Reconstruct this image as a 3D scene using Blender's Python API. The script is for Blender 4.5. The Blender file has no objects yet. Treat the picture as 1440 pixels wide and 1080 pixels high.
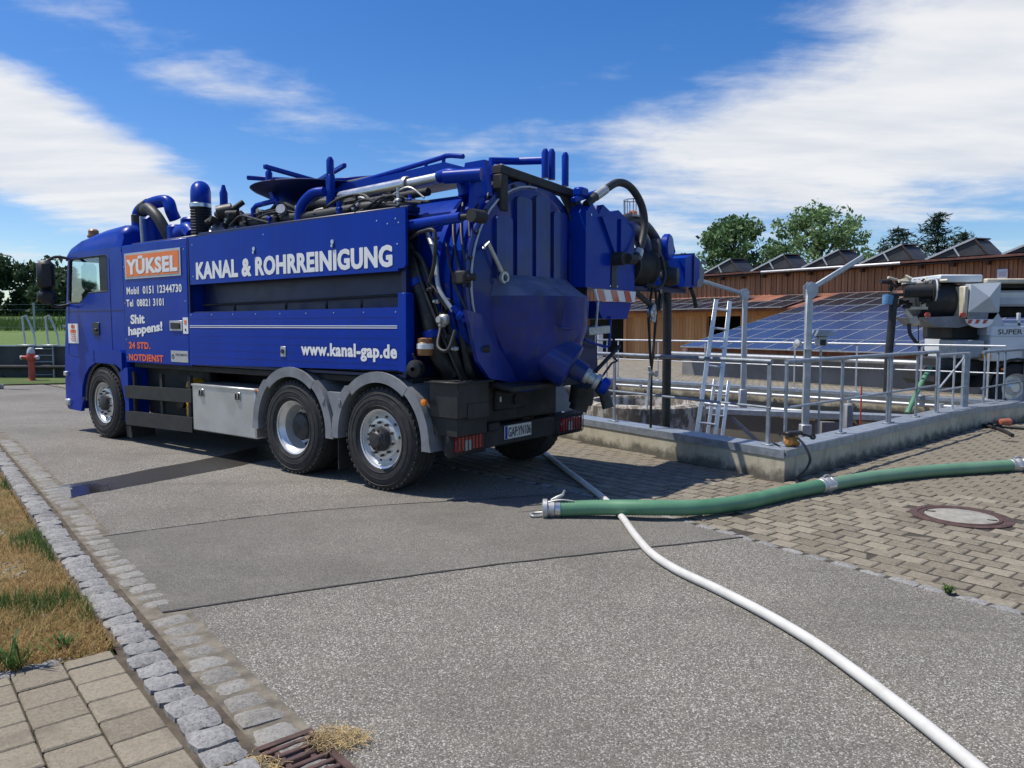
import bpy, bmesh, math, random
from mathutils import Vector, Matrix, Euler, noise as mnoise

R = math.radians
random.seed(7)
SC = bpy.context.scene
COL = SC.collection

# ------------------------------------------------------------------ camera
CAM_H = 1.65
F_PX, HOR = 1070.0, 457.0
PITCH = math.atan((540 - HOR) / F_PX)
cam_d = bpy.data.cameras.new('camera')
cam_d.sensor_width = 36.0
cam_d.lens = F_PX / 1440 * 36.0
cam_d.clip_start = 0.05
cam_d.clip_end = 3000
cam = bpy.data.objects.new('camera', cam_d)
cam.location = (0, 0, CAM_H)
cam.rotation_euler = (R(90) - PITCH, 0, 0)
COL.objects.link(cam)
SC.camera = cam

# ------------------------------------------------------------------ light
SUN_AZ = math.atan2(-0.985, 0.150)        # measured from +Y towards +X
SUN_EL = R(63.5)
to_sun = Vector((math.sin(SUN_AZ) * math.cos(SUN_EL), math.cos(SUN_AZ) * math.cos(SUN_EL), math.sin(SUN_EL)))
sun_d = bpy.data.lights.new('sun', 'SUN')
sun_d.energy = 4.5
sun_d.angle = R(0.53)
sun_d.color = (1.0, 0.94, 0.84)
sun = bpy.data.objects.new('sun', sun_d)
sun.rotation_euler = to_sun.to_track_quat('Z', 'Y').to_euler()
sun.location = to_sun * 60
COL.objects.link(sun)

SC.view_settings.view_transform = 'Standard'
SC.view_settings.look = 'None'
SC.view_settings.gamma = 1.0
SC.view_settings.exposure = 0.10

world = bpy.data.worlds.new('World')
SC.world = world
world.use_nodes = True


class NT:
    """small helper to write node trees"""
    def __init__(self, tree):
        self.t = tree
    def n(self, typ, **kw):
        nd = self.t.nodes.new(typ)
        for k, v in kw.items():
            setattr(nd, k, v)
        return nd
    def l(self, a, b):
        self.t.links.new(a, b)
    def put(self, sock, v):
        if hasattr(v, 'is_output'):
            self.l(v, sock)
        else:
            sock.default_value = v
    def math(self, op, a, b=0.0, c=0.0, clamp=False):
        m = self.n('ShaderNodeMath', operation=op, use_clamp=clamp)
        self.put(m.inputs[0], a); self.put(m.inputs[1], b); self.put(m.inputs[2], c)
        return m.outputs[0]
    def ramp(self, fac, stops):
        r = self.n('ShaderNodeValToRGB')
        el = r.color_ramp.elements
        while len(el) < len(stops):
            el.new(0.5)
        for e, (p, c) in zip(el, stops):
            e.position = p
            e.color = c if len(c) == 4 else (*c, 1)
        self.put(r.inputs[0], fac)
        return r.outputs[0]
    def mix(self, fac, a, b, blend='MIX'):
        m = self.n('ShaderNodeMix', data_type='RGBA', blend_type=blend)
        self.put(m.inputs[0], fac)
        for i, v in ((6, a), (7, b)):
            self.put(m.inputs[i], v if hasattr(v, 'is_output') or len(v) == 4 else (*v, 1))
        return m.outputs[2]
    def noise(self, vec, scale, detail=4, rough=0.55, dist=0.0):
        m = self.n('ShaderNodeTexNoise')
        if vec is not None:
            self.l(vec, m.inputs['Vector'])
        m.inputs['Scale'].default_value = scale
        m.inputs['Detail'].default_value = detail
        m.inputs['Roughness'].default_value = rough
        m.inputs['Distortion'].default_value = dist
        return m.outputs['Fac']
    def smooth(self, v, lo, hi):
        m = self.n('ShaderNodeMapRange', interpolation_type='SMOOTHSTEP')
        self.put(m.inputs[0], v)
        m.inputs[1].default_value = lo; m.inputs[2].default_value = hi
        return m.outputs[0]


def build_world():
    t = world.node_tree
    t.nodes.clear()
    N = NT(t)
    out = N.n('ShaderNodeOutputWorld')
    sky = N.n('ShaderNodeTexSky', sky_type='NISHITA')
    sky.sun_disc = False
    sky.sun_elevation = SUN_EL
    sky.sun_rotation = SUN_AZ
    sky.altitude = 650
    sky.air_density = 1.0
    sky.dust_density = 0.9
    sky.ozone_density = 3.0
    bg = N.n('ShaderNodeBackground')
    hs = N.n('ShaderNodeHueSaturation')
    hs.inputs['Saturation'].default_value = 1.36
    hs.inputs['Hue'].default_value = 0.509
    N.l(sky.outputs[0], hs.inputs['Color'])
    N.l(hs.outputs[0], bg.inputs[0])
    bg.inputs[1].default_value = 0.132
    # broken cirrus and altocumulus, laid out by direction on the sky
    tc = N.n('ShaderNodeTexCoord')
    sep = N.n('ShaderNodeSeparateXYZ')
    N.l(tc.outputs['Generated'], sep.inputs[0])
    x, y, z = sep.outputs
    az = N.math('MULTIPLY', N.math('ARCTAN2', x, y), 57.2958)
    el = N.math('MULTIPLY', N.math('ARCSINE', z), 57.2958)
    den = N.math('ADD', N.math('MAXIMUM', z, 0.0), 0.10)
    cmb = N.n('ShaderNodeCombineXYZ')
    N.l(N.math('DIVIDE', x, den), cmb.inputs[0])
    N.l(N.math('DIVIDE', y, den), cmb.inputs[1])
    mp = N.n('ShaderNodeMapping')
    mp.inputs['Rotation'].default_value = (0, 0, R(-28))
    mp.inputs['Scale'].default_value = (0.55, 1.5, 1)
    N.l(cmb.outputs[0], mp.inputs[0])
    n1 = N.noise(mp.outputs[0], 1.25, 9, 0.60, 0.35)
    n2 = N.noise(cmb.outputs[0], 5.5, 6, 0.62, 0.2)
    nz = N.math('ADD', N.math('MULTIPLY', n1, 0.72), N.math('MULTIPLY', n2, 0.28))
    def blob(a0, e0, ra, re, rot, gain):
        dx = N.math('SUBTRACT', az, a0); dy = N.math('SUBTRACT', el, e0)
        c, s = math.cos(R(rot)), math.sin(R(rot))
        u = N.math('DIVIDE', N.math('ADD', N.math('MULTIPLY', dx, c), N.math('MULTIPLY', dy, s)), ra)
        v = N.math('DIVIDE', N.math('SUBTRACT', N.math('MULTIPLY', dy, c), N.math('MULTIPLY', dx, s)), re)
        d = N.math('SQRT', N.math('ADD', N.math('MULTIPLY', u, u), N.math('MULTIPLY', v, v)))
        return N.math('MULTIPLY', N.math('SUBTRACT', 1.0, d), gain)
    blobs = [(-34, 12.0, 16.5, 4.6, -21, 2.2), (37, 16.0, 38, 8.8, 11, 1.9), (-20, 16.0, 9, 2.0, -13, 0.36), (-27, 18.5, 7, 1.3, -20, 0.25),
             (-3.5, 12.6, 6, 1.5, 8, 0.25), (8.5, 18.3, 7, 1.6, 10, 0.34), (11, 7.0, 9, 2.4, 0, 0.8),
             (-35, 4.0, 7, 1.1, 0, 0.45), (-32, 19.5, 6, 1.6, -15, 0.25), (33, 4.0, 14, 1.5, 6, 0.35),
             (-75, 22, 24, 7, -15, 1.0), (88, 25, 26, 9, 15, 1.1), (150, 24, 34, 9, 10, 1.0), (-140, 30, 30, 9, -10, 1.0),
             (20, 62, 30, 9, 20, 0.6), (-60, 50, 26, 6, -10, 0.4)]
    m = None
    for b in blobs:
        q = blob(*b)
        m = q if m is None else N.math('MAXIMUM', m, q)
    m = N.math('MAXIMUM', m, -0.55)
    dens = N.math('ADD', m, N.math('MULTIPLY', N.math('SUBTRACT', nz, 0.5), 2.6))
    cov = N.smooth(dens, -0.02, 0.88)
    cov = N.math('MULTIPLY', cov, N.smooth(el, 0.0, 3.0))
    cov = N.math('MULTIPLY', cov, 0.93)
    shade = N.mix(N.smooth(N.noise(mp.outputs[0], 2.4, 5, 0.55), 0.3, 0.7), (0.80, 0.835, 0.90), (1.0, 1.0, 1.0))
    bgc = N.n('ShaderNodeBackground')
    N.l(shade, bgc.inputs[0])
    bgc.inputs[1].default_value = 0.86
    mx = N.n('ShaderNodeMixShader')
    N.l(cov, mx.inputs[0]); N.l(bg.outputs[0], mx.inputs[1]); N.l(bgc.outputs[0], mx.inputs[2])
    N.l(mx.outputs[0], out.inputs[0])
build_world()


# ------------------------------------------------------------------ mesh helpers
def V(*a):
    return Vector(a if len(a) > 1 else a[0])


class MB:
    """collects shapes and links them as ONE mesh object"""
    def __init__(self, xf=None):
        self.v = []; self.f = []; self.mi = []; self.xf = xf; self.m = 0
    def add(self, verts, faces):
        b = len(self.v)
        self.v += [self.xf(p) if self.xf else tuple(p) for p in verts]
        self.f += [tuple(b + i for i in f) for f in faces]
        self.mi += [self.m] * len(faces)
        return self
    def box(self, c, s, rot=None, bev=0.0):
        hx, hy, hz = s[0] / 2, s[1] / 2, s[2] / 2
        M = rot if rot is not None else Matrix.Identity(3)
        c = V(c)
        if bev <= 0:
            vs = [c + M @ V(a * hx, b * hy, d * hz) for a in (-1, 1) for b in (-1, 1) for d in (-1, 1)]
            fs = [(0, 1, 3, 2), (4, 6, 7, 5), (0, 4, 5, 1), (2, 3, 7, 6), (0, 2, 6, 4), (1, 5, 7, 3)]
            return self.add(vs, fs)
        bev = min(bev, 0.45 * min(s))
        idx = {}; vs = []
        for a in (-1, 1):
            for b in (-1, 1):
                for d in (-1, 1):
                    for k in range(3):
                        q = [a * (hx - (bev if k != 0 else 0)), b * (hy - (bev if k != 1 else 0)), d * (hz - (bev if k != 2 else 0))]
                        idx[(a, b, d, k)] = len(vs); vs.append(c + M @ V(q))
        fs = []
        P = ((-1, -1), (1, -1), (1, 1), (-1, 1))
        for sg in (-1, 1):
            fs.append([idx[(sg, p, q, 0)] for p, q in P])
            fs.append([idx[(p, sg, q, 1)] for p, q in P])
            fs.append([idx[(p, q, sg, 2)] for p, q in P])
        for p in (-1, 1):
            for q in (-1, 1):
                fs.append([idx[(p, q, -1, 0)], idx[(p, q, 1, 0)], idx[(p, q, 1, 1)], idx[(p, q, -1, 1)]])
                fs.append([idx[(p, -1, q, 0)], idx[(p, 1, q, 0)], idx[(p, 1, q, 2)], idx[(p, -1, q, 2)]])
                fs.append([idx[(-1, p, q, 1)], idx[(1, p, q, 1)], idx[(1, p, q, 2)], idx[(-1, p, q, 2)]])
        for a in (-1, 1):
            for b in (-1, 1):
                for d in (-1, 1):
                    fs.append([idx[(a, b, d, k)] for k in range(3)])
        return self.add(vs, fs)
    def span(self, lo, hi, bev=0.0):
        lo, hi = V(lo), V(hi)
        d = hi - lo
        return self.box((lo + hi) / 2, (abs(d.x), abs(d.y), abs(d.z)), None, bev)
    def beam(self, a, b, w, h, bev=0.0, up=(0, 0, 1)):
        a, b = V(a), V(b)
        x = (b - a); L = x.length; x = x / L
        u = V(up)
        if abs(x.dot(u)) > 0.98:
            u = V(1, 0, 0)
        y = u.cross(x).normalized(); z = x.cross(y)
        M = Matrix((x, y, z)).transposed()
        return self.box((a + b) / 2, (L, w, h), M, bev)
    def tube(self, pts, r, n=10, caps=True, smooth=0, ribs=None):
        pts = [V(p) for p in pts]
        if smooth:
            pts = spline(pts, smooth)
        k = len(pts)
        rr = r if isinstance(r, (list, tuple)) else [r] * k
        if len(rr) != k:
            rr = [rr[min(len(rr) - 1, int(i * (len(rr) - 1) / (k - 1) + 0.5))] for i in range(k)]
        vs = []; fs = []
        t0 = (pts[1] - pts[0]).normalized()
        nrm = t0.orthogonal().normalized()
        prev = t0
        for i, p in enumerate(pts):
            if i == 0: t = t0
            elif i == k - 1: t = (pts[i] - pts[i - 1]).normalized()
            else: t = (pts[i + 1] - pts[i - 1]).normalized()
            q = prev.rotation_difference(t)
            nrm = (q @ nrm); nrm = (nrm - t * nrm.dot(t)).normalized(); prev = t
            bn = t.cross(nrm)
            for j in range(n):
                a = 2 * math.pi * j / n
                vs.append(p + (nrm * math.cos(a) + bn * math.sin(a)) * rr[i])
        for i in range(k - 1):
            for j in range(n):
                fs.append((i * n + j, i * n + (j + 1) % n, (i + 1) * n + (j + 1) % n, (i + 1) * n + j))
        if caps:
            fs.append(tuple(range(n - 1, -1, -1))); fs.append(tuple((k - 1) * n + j for j in range(n)))
        return self.add(vs, fs)
    def cyl(self, a, b, r, n=14, r2=None):
        return self.tube([a, b], [r, r if r2 is None else r2], n)
    def lathe(self, prof, o, axis, n=24, close=False):
        o = V(o); ax = V(axis).normalized(); e1 = ax.orthogonal().normalized(); e2 = ax.cross(e1)
        vs = []; fs = []; k = len(prof)
        for r, h in prof:
            for j in range(n):
                a = 2 * math.pi * j / n
                vs.append(o + ax * h + (e1 * math.cos(a) + e2 * math.sin(a)) * max(r, 1e-4))
        for i in range(k - 1 if not close else k):
            i2 = (i + 1) % k
            for j in range(n):
                fs.append((i * n + j, i * n + (j + 1) % n, i2 * n + (j + 1) % n, i2 * n + j))
        return self.add(vs, fs)
    def prism(self, poly, fn, d0, d1):
        """poly of 2D points mapped by fn(a, b, depth)"""
        n = len(poly)
        vs = [fn(a, b, d0) for a, b in poly] + [fn(a, b, d1) for a, b in poly]
        fs = [tuple(range(n - 1, -1, -1)), tuple(range(n, 2 * n))]
        fs += [(i, (i + 1) % n, n + (i + 1) % n, n + i) for i in range(n)]
        return self.add(vs, fs)
    def holed(self, outer, holes, fn, d0, d1):
        """plate with openings"""
        bm = bmesh.new()
        loops = [outer] + holes
        es = []
        for lp in loops:
            vv = [bm.verts.new((a, b, 0)) for a, b in lp]
            es += [bm.edges.new((vv[i], vv[(i + 1) % len(vv)])) for i in range(len(vv))]
        bmesh.ops.triangle_fill(bm, edges=es, use_beauty=True, use_dissolve=False)
        bm.verts.index_update()
        P = [(v.co.x, v.co.y) for v in bm.verts]
        T = [tuple(v.index for v in f.verts) for f in bm.faces]
        bm.free()
        n = len(P)
        vs = [fn(a, b, d0) for a, b in P] + [fn(a, b, d1) for a, b in P]
        fs = [t for t in T] + [tuple(n + i for i in reversed(t)) for t in T]
        o = 0
        for lp in loops:
            m = len(lp)
            fs += [(o + i, o + (i + 1) % m, n + o + (i + 1) % m, n + o + i) for i in range(m)]
            o += m
        return self.add(vs, fs)
    def mesh(self, name, mats, sharp=38, recalc=True):
        me = bpy.data.meshes.new(name)
        me.from_pydata([tuple(p) for p in self.v], [], self.f)
        for m in (mats if isinstance(mats, (list, tuple)) else [mats]):
            me.materials.append(m)
        me.polygons.foreach_set('material_index', self.mi)
        if recalc:
            bm = bmesh.new(); bm.from_mesh(me)
            bmesh.ops.recalc_face_normals(bm, faces=bm.faces)
            bm.to_mesh(me); bm.free()
        if sharp:
            me.polygons.foreach_set('use_smooth', [True] * len(me.polygons))
            me.set_sharp_from_angle(angle=R(sharp))
        me.update()
        return me
    def build(self, name, mats, parent=None, sharp=38, recalc=True):
        o = bpy.data.objects.new(name, self.mesh(name, mats, sharp, recalc))
        COL.objects.link(o)
        if parent is not None:
            o.parent = parent
        return o


def spline(pts, sub):
    pts = [V(p) for p in pts]
    P = [pts[0] * 2 - pts[1]] + pts + [pts[-1] * 2 - pts[-2]]
    out = []
    for i in range(1, len(P) - 2):
        p0, p1, p2, p3 = P[i - 1:i + 3]
        for k in range(sub):
            t = k / sub
            out.append(0.5 * ((2 * p1) + (p2 - p0) * t + (2 * p0 - 5 * p1 + 4 * p2 - p3) * t * t + (3 * p1 - p0 - 3 * p2 + p3) * t ** 3))
    out.append(pts[-1])
    return out


def at(px, py, d):
    """world point at distance d (metres along +Y) seen at the given picture position: used to read sizes off the photo"""
    cp, sp = math.cos(PITCH), math.sin(PITCH)
    r = V((px - 720) / F_PX, cp - sp * (py - 540) / F_PX, -sp - cp * (py - 540) / F_PX)
    return V(0, 0, CAM_H) + r * (d / r.y)


def gnd(px, py, z=0.0):
    cp, sp = math.cos(PITCH), math.sin(PITCH)
    r = V((px - 720) / F_PX, cp - sp * (py - 540) / F_PX, -sp - cp * (py - 540) / F_PX)
    return V(0, 0, CAM_H) + r * ((z - CAM_H) / r.z)


def tag(o, label=None, cat=None, group=None, kind=None):
    if label: o['label'] = label
    if cat: o['category'] = cat
    if group: o['group'] = group
    if kind: o['kind'] = kind
    return o


def thing(name, label, cat, loc=(0, 0, 0), rz=0.0, group=None):
    o = bpy.data.objects.new(name, None)
    o.empty_display_size = 0.3
    o.location = loc; o.rotation_euler = (0, 0, rz)
    COL.objects.link(o)
    return tag(o, label, cat, group)


def wmb(loc, rz=0.0):
    """builder that takes world coordinates for a thing at loc"""
    L = V(loc); M = Matrix.Rotation(-rz, 3, 'Z')
    return MB(lambda p: tuple(M @ (V(p) - L)))


def copy_tree(o, parent=None):
    c = o.copy(); COL.objects.link(c); c.parent = parent
    for ch in o.children:
        copy_tree(ch, c)
    return c


# ------------------------------------------------------------------ materials
def new_mat(name):
    m = bpy.data.materials.new(name)
    m.use_nodes = True
    t = m.node_tree
    b = t.nodes['Principled BSDF']
    return m, NT(t), b


def obj_vec(N, scale=(1, 1, 1)):
    tc = N.n('ShaderNodeTexCoord')
    mp = N.n('ShaderNodeMapping')
    mp.inputs['Scale'].default_value = scale
    N.l(tc.outputs['Object'], mp.inputs[0])
    return mp.outputs[0]


def world_vec(N, scale=(1, 1, 1), rz=0.0):
    g = N.n('ShaderNodeNewGeometry')
    mp = N.n('ShaderNodeMapping')
    mp.inputs['Scale'].default_value = scale
    mp.inputs['Rotation'].default_value = (0, 0, rz)
    N.l(g.outputs['Position'], mp.inputs[0])
    return mp.outputs[0]


def bump(N, b, h, strength=0.3, dist=0.01):
    n = N.n('ShaderNodeBump')
    n.inputs['Strength'].default_value = strength
    n.inputs['Distance'].default_value = dist
    N.l(h, n.inputs['Height'])
    N.l(n.outputs[0], b.inputs['Normal'])


def simple(name, col, rough=0.5, metal=0.0, var=0.25, scale=6.0, coat=0.0, dirt=None, dirt_amt=0.5, bmp=0.0, bscale=40, spec=None, objspace=True, streak=0.0):
    """colour with uneven tone, some dirt and varied gloss"""
    m, N, b = new_mat(name)
    v = obj_vec(N) if objspace else world_vec(N)
    n1 = N.noise(v, scale, 6, 0.6)
    lo = tuple(max(0, c * (1 - var)) for c in col); hi = tuple(min(1, c * (1 + var)) for c in col)
    c = N.mix(N.smooth(n1, 0.3, 0.7), lo, hi)
    if dirt:
        n2 = N.noise(v, scale * 0.6, 8, 0.7, 0.5)
        c = N.mix(N.math('MULTIPLY', N.smooth(n2, 0.48, 0.72), dirt_amt), c, dirt)
    if streak:                                   # run-down dust and grime
        sv = obj_vec(N, (7, 7, 0.5))
        c = N.mix(N.math('MULTIPLY', N.smooth(N.noise(sv, 1.7, 7, 0.65), 0.50, 0.74), streak), c, (0.060, 0.062, 0.075))
    N.l(c, b.inputs['Base Color'])
    N.l(N.math('ADD', N.math('MULTIPLY', N.noise(v, scale * 2.3, 5, 0.6), 0.25), rough - 0.125), b.inputs['Roughness'])
    b.inputs['Metallic'].default_value = metal
    if coat:
        b.inputs['Coat Weight'].default_value = coat
        b.inputs['Coat Roughness'].default_value = 0.06
    if spec is not None:
        b.inputs['Specular IOR Level'].default_value = spec
    if bmp:
        bump(N, b, N.noise(v, bscale, 5, 0.6), bmp, 0.01)
    return m


M = {}
M['blue'] = simple('blue_paint', (0.002, 0.034, 0.335), 0.34, 0.0, 0.10, 1.3, coat=0.08, dirt=(0.006, 0.030, 0.21), dirt_amt=0.4, spec=0.14, streak=0.2)
M['amber_dull'] = simple('dull_amber', (0.30, 0.13, 0.05), 0.4, var=0.15)
M['plate'] = simple('plate_white', (0.62, 0.62, 0.58), 0.5, var=0.05)
M['blue_dirty'] = simple('blue_paint_grimy', (0.006, 0.025, 0.22), 0.36, 0.0, 0.25, 2.2, coat=0.2, dirt=(0.03, 0.035, 0.06), dirt_amt=0.6, spec=0.35, streak=0.7)
M['blue_dust_skylit'] = simple('blue_paint_dust_skylit', (0.10, 0.115, 0.20), 0.6, 0.0, 0.3, 4, dirt=(0.26, 0.265, 0.29), dirt_amt=0.8)  # dusty sump top, also lightened to paint in light from the sky
M['navy'] = simple('dark_blue_steel', (0.006, 0.014, 0.085), 0.42, 0.0, 0.2, 3, dirt=(0.02, 0.02, 0.03), dirt_amt=0.6)
M['white_print'] = simple('white_vinyl', (0.82, 0.82, 0.82), 0.4, var=0.03)
M['orange_print'] = simple('orange_vinyl', (0.85, 0.20, 0.03), 0.4, var=0.05)
M['red_print'] = simple('red_orange_vinyl', (0.80, 0.13, 0.03), 0.4, var=0.05)
M['black_print'] = simple('black_vinyl', (0.015, 0.015, 0.018), 0.4, var=0.05)
M['silver_print'] = simple('silver_plate', (0.50, 0.51, 0.53), 0.4, 0.4, 0.08)
M['rubber'] = simple('tyre_rubber', (0.022, 0.022, 0.023), 0.78, var=0.3, scale=9, dirt=(0.075, 0.07, 0.062), dirt_amt=0.5, bmp=0.15, bscale=60)
M['black'] = simple('black_plastic', (0.016, 0.016, 0.018), 0.5, var=0.3, scale=5, dirt=(0.05, 0.05, 0.05), dirt_amt=0.45)
M['hose_black'] = simple('black_rubber_hose', (0.020, 0.020, 0.021), 0.55, var=0.3, scale=8, dirt=(0.07, 0.07, 0.065), dirt_amt=0.4)
M['chassis'] = simple('grimy_chassis', (0.020, 0.020, 0.021), 0.7, var=0.3, scale=5, dirt=(0.06, 0.055, 0.05), dirt_amt=0.6)
M['alu'] = simple('aluminium', (0.58, 0.58, 0.59), 0.42, 0.75, 0.08, 3, dirt=(0.3, 0.3, 0.3), dirt_amt=0.35)
M['chrome'] = simple('polished_rim', (0.74, 0.74, 0.72), 0.34, 0.55, 0.06, 5, dirt=(0.22, 0.2, 0.17), dirt_amt=0.45)
M['steel'] = simple('bright_steel', (0.62, 0.62, 0.61), 0.3, 0.9, 0.1, 5)
M['hub'] = simple('dark_hub', (0.05, 0.05, 0.052), 0.5, 0.4, 0.3, 14)
M['fender'] = simple('grey_fender_plastic', (0.215, 0.225, 0.24), 0.6, var=0.16, scale=4, dirt=(0.13, 0.125, 0.12), dirt_amt=0.6)
M['galv'] = simple('galvanised_steel', (0.30, 0.34, 0.385), 0.48, 0.45, 0.18, 11, dirt=(0.25, 0.26, 0.27), dirt_amt=0.4, objspace=False)
M['galv_pale'] = simple('pale_galvanised_steel', (0.46, 0.48, 0.50), 0.45, 0.4, 0.12, 9, objspace=False)
M['red_lens'] = simple('red_lens', (0.42, 0.015, 0.02), 0.22, var=0.2, coat=0.6)
M['amber'] = simple('amber_lens', (0.80, 0.22, 0.02), 0.25, var=0.1, coat=0.6)
M['yellow'] = simple('yellow_chock', (0.72, 0.36, 0.02), 0.5, var=0.15)
M['white_hose'] = simple('white_hose', (0.60, 0.59, 0.55), 0.5, var=0.06, scale=7, dirt=(0.40, 0.38, 0.33), dirt_amt=0.4)
M['cast'] = simple('cast_aluminium', (0.50, 0.50, 0.48), 0.45, 0.6, 0.15, 20, dirt=(0.25, 0.24, 0.22), dirt_amt=0.4)
M['rust'] = simple('rusty_iron', (0.090, 0.050, 0.042), 0.75, 0.1, 0.35, 14, dirt=(0.05, 0.035, 0.03), dirt_amt=0.6, bmp=0.2)
M['white_paint'] = simple('white_truck_paint', (0.66, 0.68, 0.69), 0.35, var=0.06, scale=2, coat=0.3, dirt=(0.42, 0.42, 0.40), dirt_amt=0.35)
M['grey_paint'] = simple('pale_grey_paint', (0.46, 0.50, 0.53), 0.4, var=0.06, scale=2, dirt=(0.33, 0.34, 0.34), dirt_amt=0.4)
M['cream'] = simple('cream_metal', (0.55, 0.50, 0.38), 0.5, var=0.15, scale=6)
M['hyd_red'] = simple('hydrant_red', (0.50, 0.07, 0.045), 0.5, var=0.2, scale=7)
M['ladder_alu'] = simple('ladder_aluminium', (0.66, 0.67, 0.68), 0.38, 0.55, 0.08, 6)
M['dark_interior'] = simple('dark_interior', (0.014, 0.014, 0.016), 0.8, var=0.3)
M['pv_back'] = simple('panel_backing', (0.035, 0.037, 0.042), 0.6, var=0.3, scale=3)
M['strap'] = simple('black_strap', (0.018, 0.018, 0.018), 0.7, var=0.2)
M['tile_edge'] = simple('roof_edge_tile', (0.13, 0.055, 0.042), 0.8, var=0.3, scale=5, objspace=False)
M['dark_wood'] = simple('dark_wood', (0.055, 0.034, 0.024), 0.75, var=0.3, scale=4)
M['bark'] = simple('bark', (0.085, 0.065, 0.05), 0.9, var=0.3, scale=6, bmp=0.4)
M['straw'] = simple('dry_straw', (0.45, 0.33, 0.15), 0.8, var=0.3, scale=15)
M['soil'] = simple('soil_in_joint', (0.085, 0.068, 0.048), 0.95, var=0.4, scale=10, bmp=0.4, objspace=False)
M['gravel'] = simple('pale_gravel', (0.36, 0.34, 0.30), 0.85, var=0.35, scale=30, objspace=False)
M['mud'] = simple('brown_basin_floor', (0.16, 0.10, 0.06), 0.6, var=0.35, scale=1.5, objspace=False)


def mat_glass():
    m, N, b = new_mat('cab_glass')
    b.inputs['Base Color'].default_value = (0.80, 0.90, 0.92, 1)
    b.inputs['Roughness'].default_value = 0.02
    b.inputs['IOR'].default_value = 1.45
    b.inputs['Transmission Weight'].default_value = 1.0
    return m
M['glass'] = mat_glass()


def mat_asphalt(name, base, chip, scale, stain):
    m, N, b = new_mat(name)
    v = world_vec(N)
    vo = N.n('ShaderNodeTexVoronoi'); vo.inputs['Scale'].default_value = scale
    N.l(v, vo.inputs['Vector'])
    sp = N.n('ShaderNodeSeparateColor'); N.l(vo.outputs['Color'], sp.inputs[0])
    c = N.mix(N.smooth(sp.outputs[0], 0.0, 1.0), tuple(x * 0.55 for x in base), tuple(x * 1.30 for x in base))
    c = N.mix(N.math('MULTIPLY', N.smooth(sp.outputs[1], 0.82, 0.92), 0.9), c, chip)
    big = N.noise(v, 0.55, 6, 0.6)
    c = N.mix(N.math('MULTIPLY', N.smooth(big, 0.38, 0.68), stain), c, tuple(x * 0.62 for x in base))
    trk = N.noise(world_vec(N, (0.35, 2.6, 1), R(35)), 1.0, 6, 0.6, 0.3)
    c = N.mix(N.math('MULTIPLY', N.smooth(trk, 0.52, 0.74), 0.32), c, tuple(x * 0.45 for x in base))
    med = N.noise(v, 3.2, 7, 0.65)
    c = N.mix(N.math('MULTIPLY', N.smooth(med, 0.5, 0.75), 0.28), c, (base[0] * 1.5, base[1] * 1.45, base[2] * 1.35))
    b.inputs['Roughness'].default_value = 0.85
    b.inputs['Specular IOR Level'].default_value = 0.3
    h = N.math('ADD', N.math('MULTIPLY', vo.outputs['Distance'], -1.0), N.math('MULTIPLY', N.noise(v, 60, 3), 0.5))
    bump(N, b, h, 0.55, 0.004)
    return m, N, b, c, v
am, aN, ab, ac, av = mat_asphalt('asphalt_coarse', (0.178, 0.165, 0.141), (0.50, 0.48, 0.44), 165, 0.5)
aN.l(ac, ab.inputs['Base Color'])
M['asphalt'] = am
am, aN, ab, ac, av = mat_asphalt('asphalt_patch', (0.166, 0.154, 0.133), (0.36, 0.35, 0.32), 200, 0.6)
aN.l(ac, ab.inputs['Base Color'])
M['asphalt_patch'] = am


def mat_wet():
    am, N, b, c, v = mat_asphalt('asphalt_wet', (0.026, 0.024, 0.021), (0.05, 0.047, 0.043), 165, 0.3)
    N.l(c, b.inputs['Base Color'])
    # a film of standing water at the gutter end
    g = N.n('ShaderNodeNewGeometry')
    d = N.n('ShaderNodeVectorMath', operation='DISTANCE')
    N.l(g.outputs['Position'], d.inputs[0]); d.inputs[1].default_value = (-4.42, 7.40, 0)
    k = N.math('ADD', d.outputs['Value'], N.math('MULTIPLY', N.noise(v, 9, 4), 0.35))
    b.inputs['Specular IOR Level'].default_value = 0.5
    r = N.math('ADD', N.math('MULTIPLY', N.smooth(k, 0.42, 0.72), 0.42), 0.03)
    N.l(r, b.inputs['Roughness'])
    for n in N.t.nodes:
        if n.type == 'BUMP':
            N.l(N.math('MULTIPLY', N.smooth(k, 0.42, 0.75), 0.4), n.inputs['Strength'])
    return am
M['wet'] = mat_wet()


def mat_stone(name, lo, hi, speck, scale=60, bmp=0.5, rnd=0.25, joint=None):
    m, N, b = new_mat(name)
    v = world_vec(N)
    n = N.noise(v, scale, 6, 0.7)
    c = N.mix(N.smooth(n, 0.32, 0.68), lo, hi)
    vo = N.n('ShaderNodeTexVoronoi'); vo.inputs['Scale'].default_value = scale * 3.2
    N.l(v, vo.inputs['Vector'])
    sp = N.n('ShaderNodeSeparateColor'); N.l(vo.outputs['Color'], sp.inputs[0])
    c = N.mix(N.math('MULTIPLY', N.smooth(sp.outputs[0], 0.78, 0.95), 0.8), c, speck)
    oi = N.n('ShaderNodeObjectInfo')
    c = N.mix(rnd, c, N.ramp(oi.outputs['Random'], [(0.0, tuple(x * 0.6 for x in lo)), (0.5, lo), (1.0, hi)]))
    st = N.noise(v, 5.0, 6, 0.65)
    c = N.mix(N.math('MULTIPLY', N.smooth(st, 0.5, 0.74), 0.5), c, tuple(x * 0.55 for x in lo))
    N.l(c, b.inputs['Base Color'])
    b.inputs['Roughness'].default_value = 0.85
    b.inputs['Specular IOR Level'].default_value = 0.3
    bump(N, b, N.noise(v, scale * 1.5, 6, 0.65), bmp, 0.008)
    return m
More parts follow.
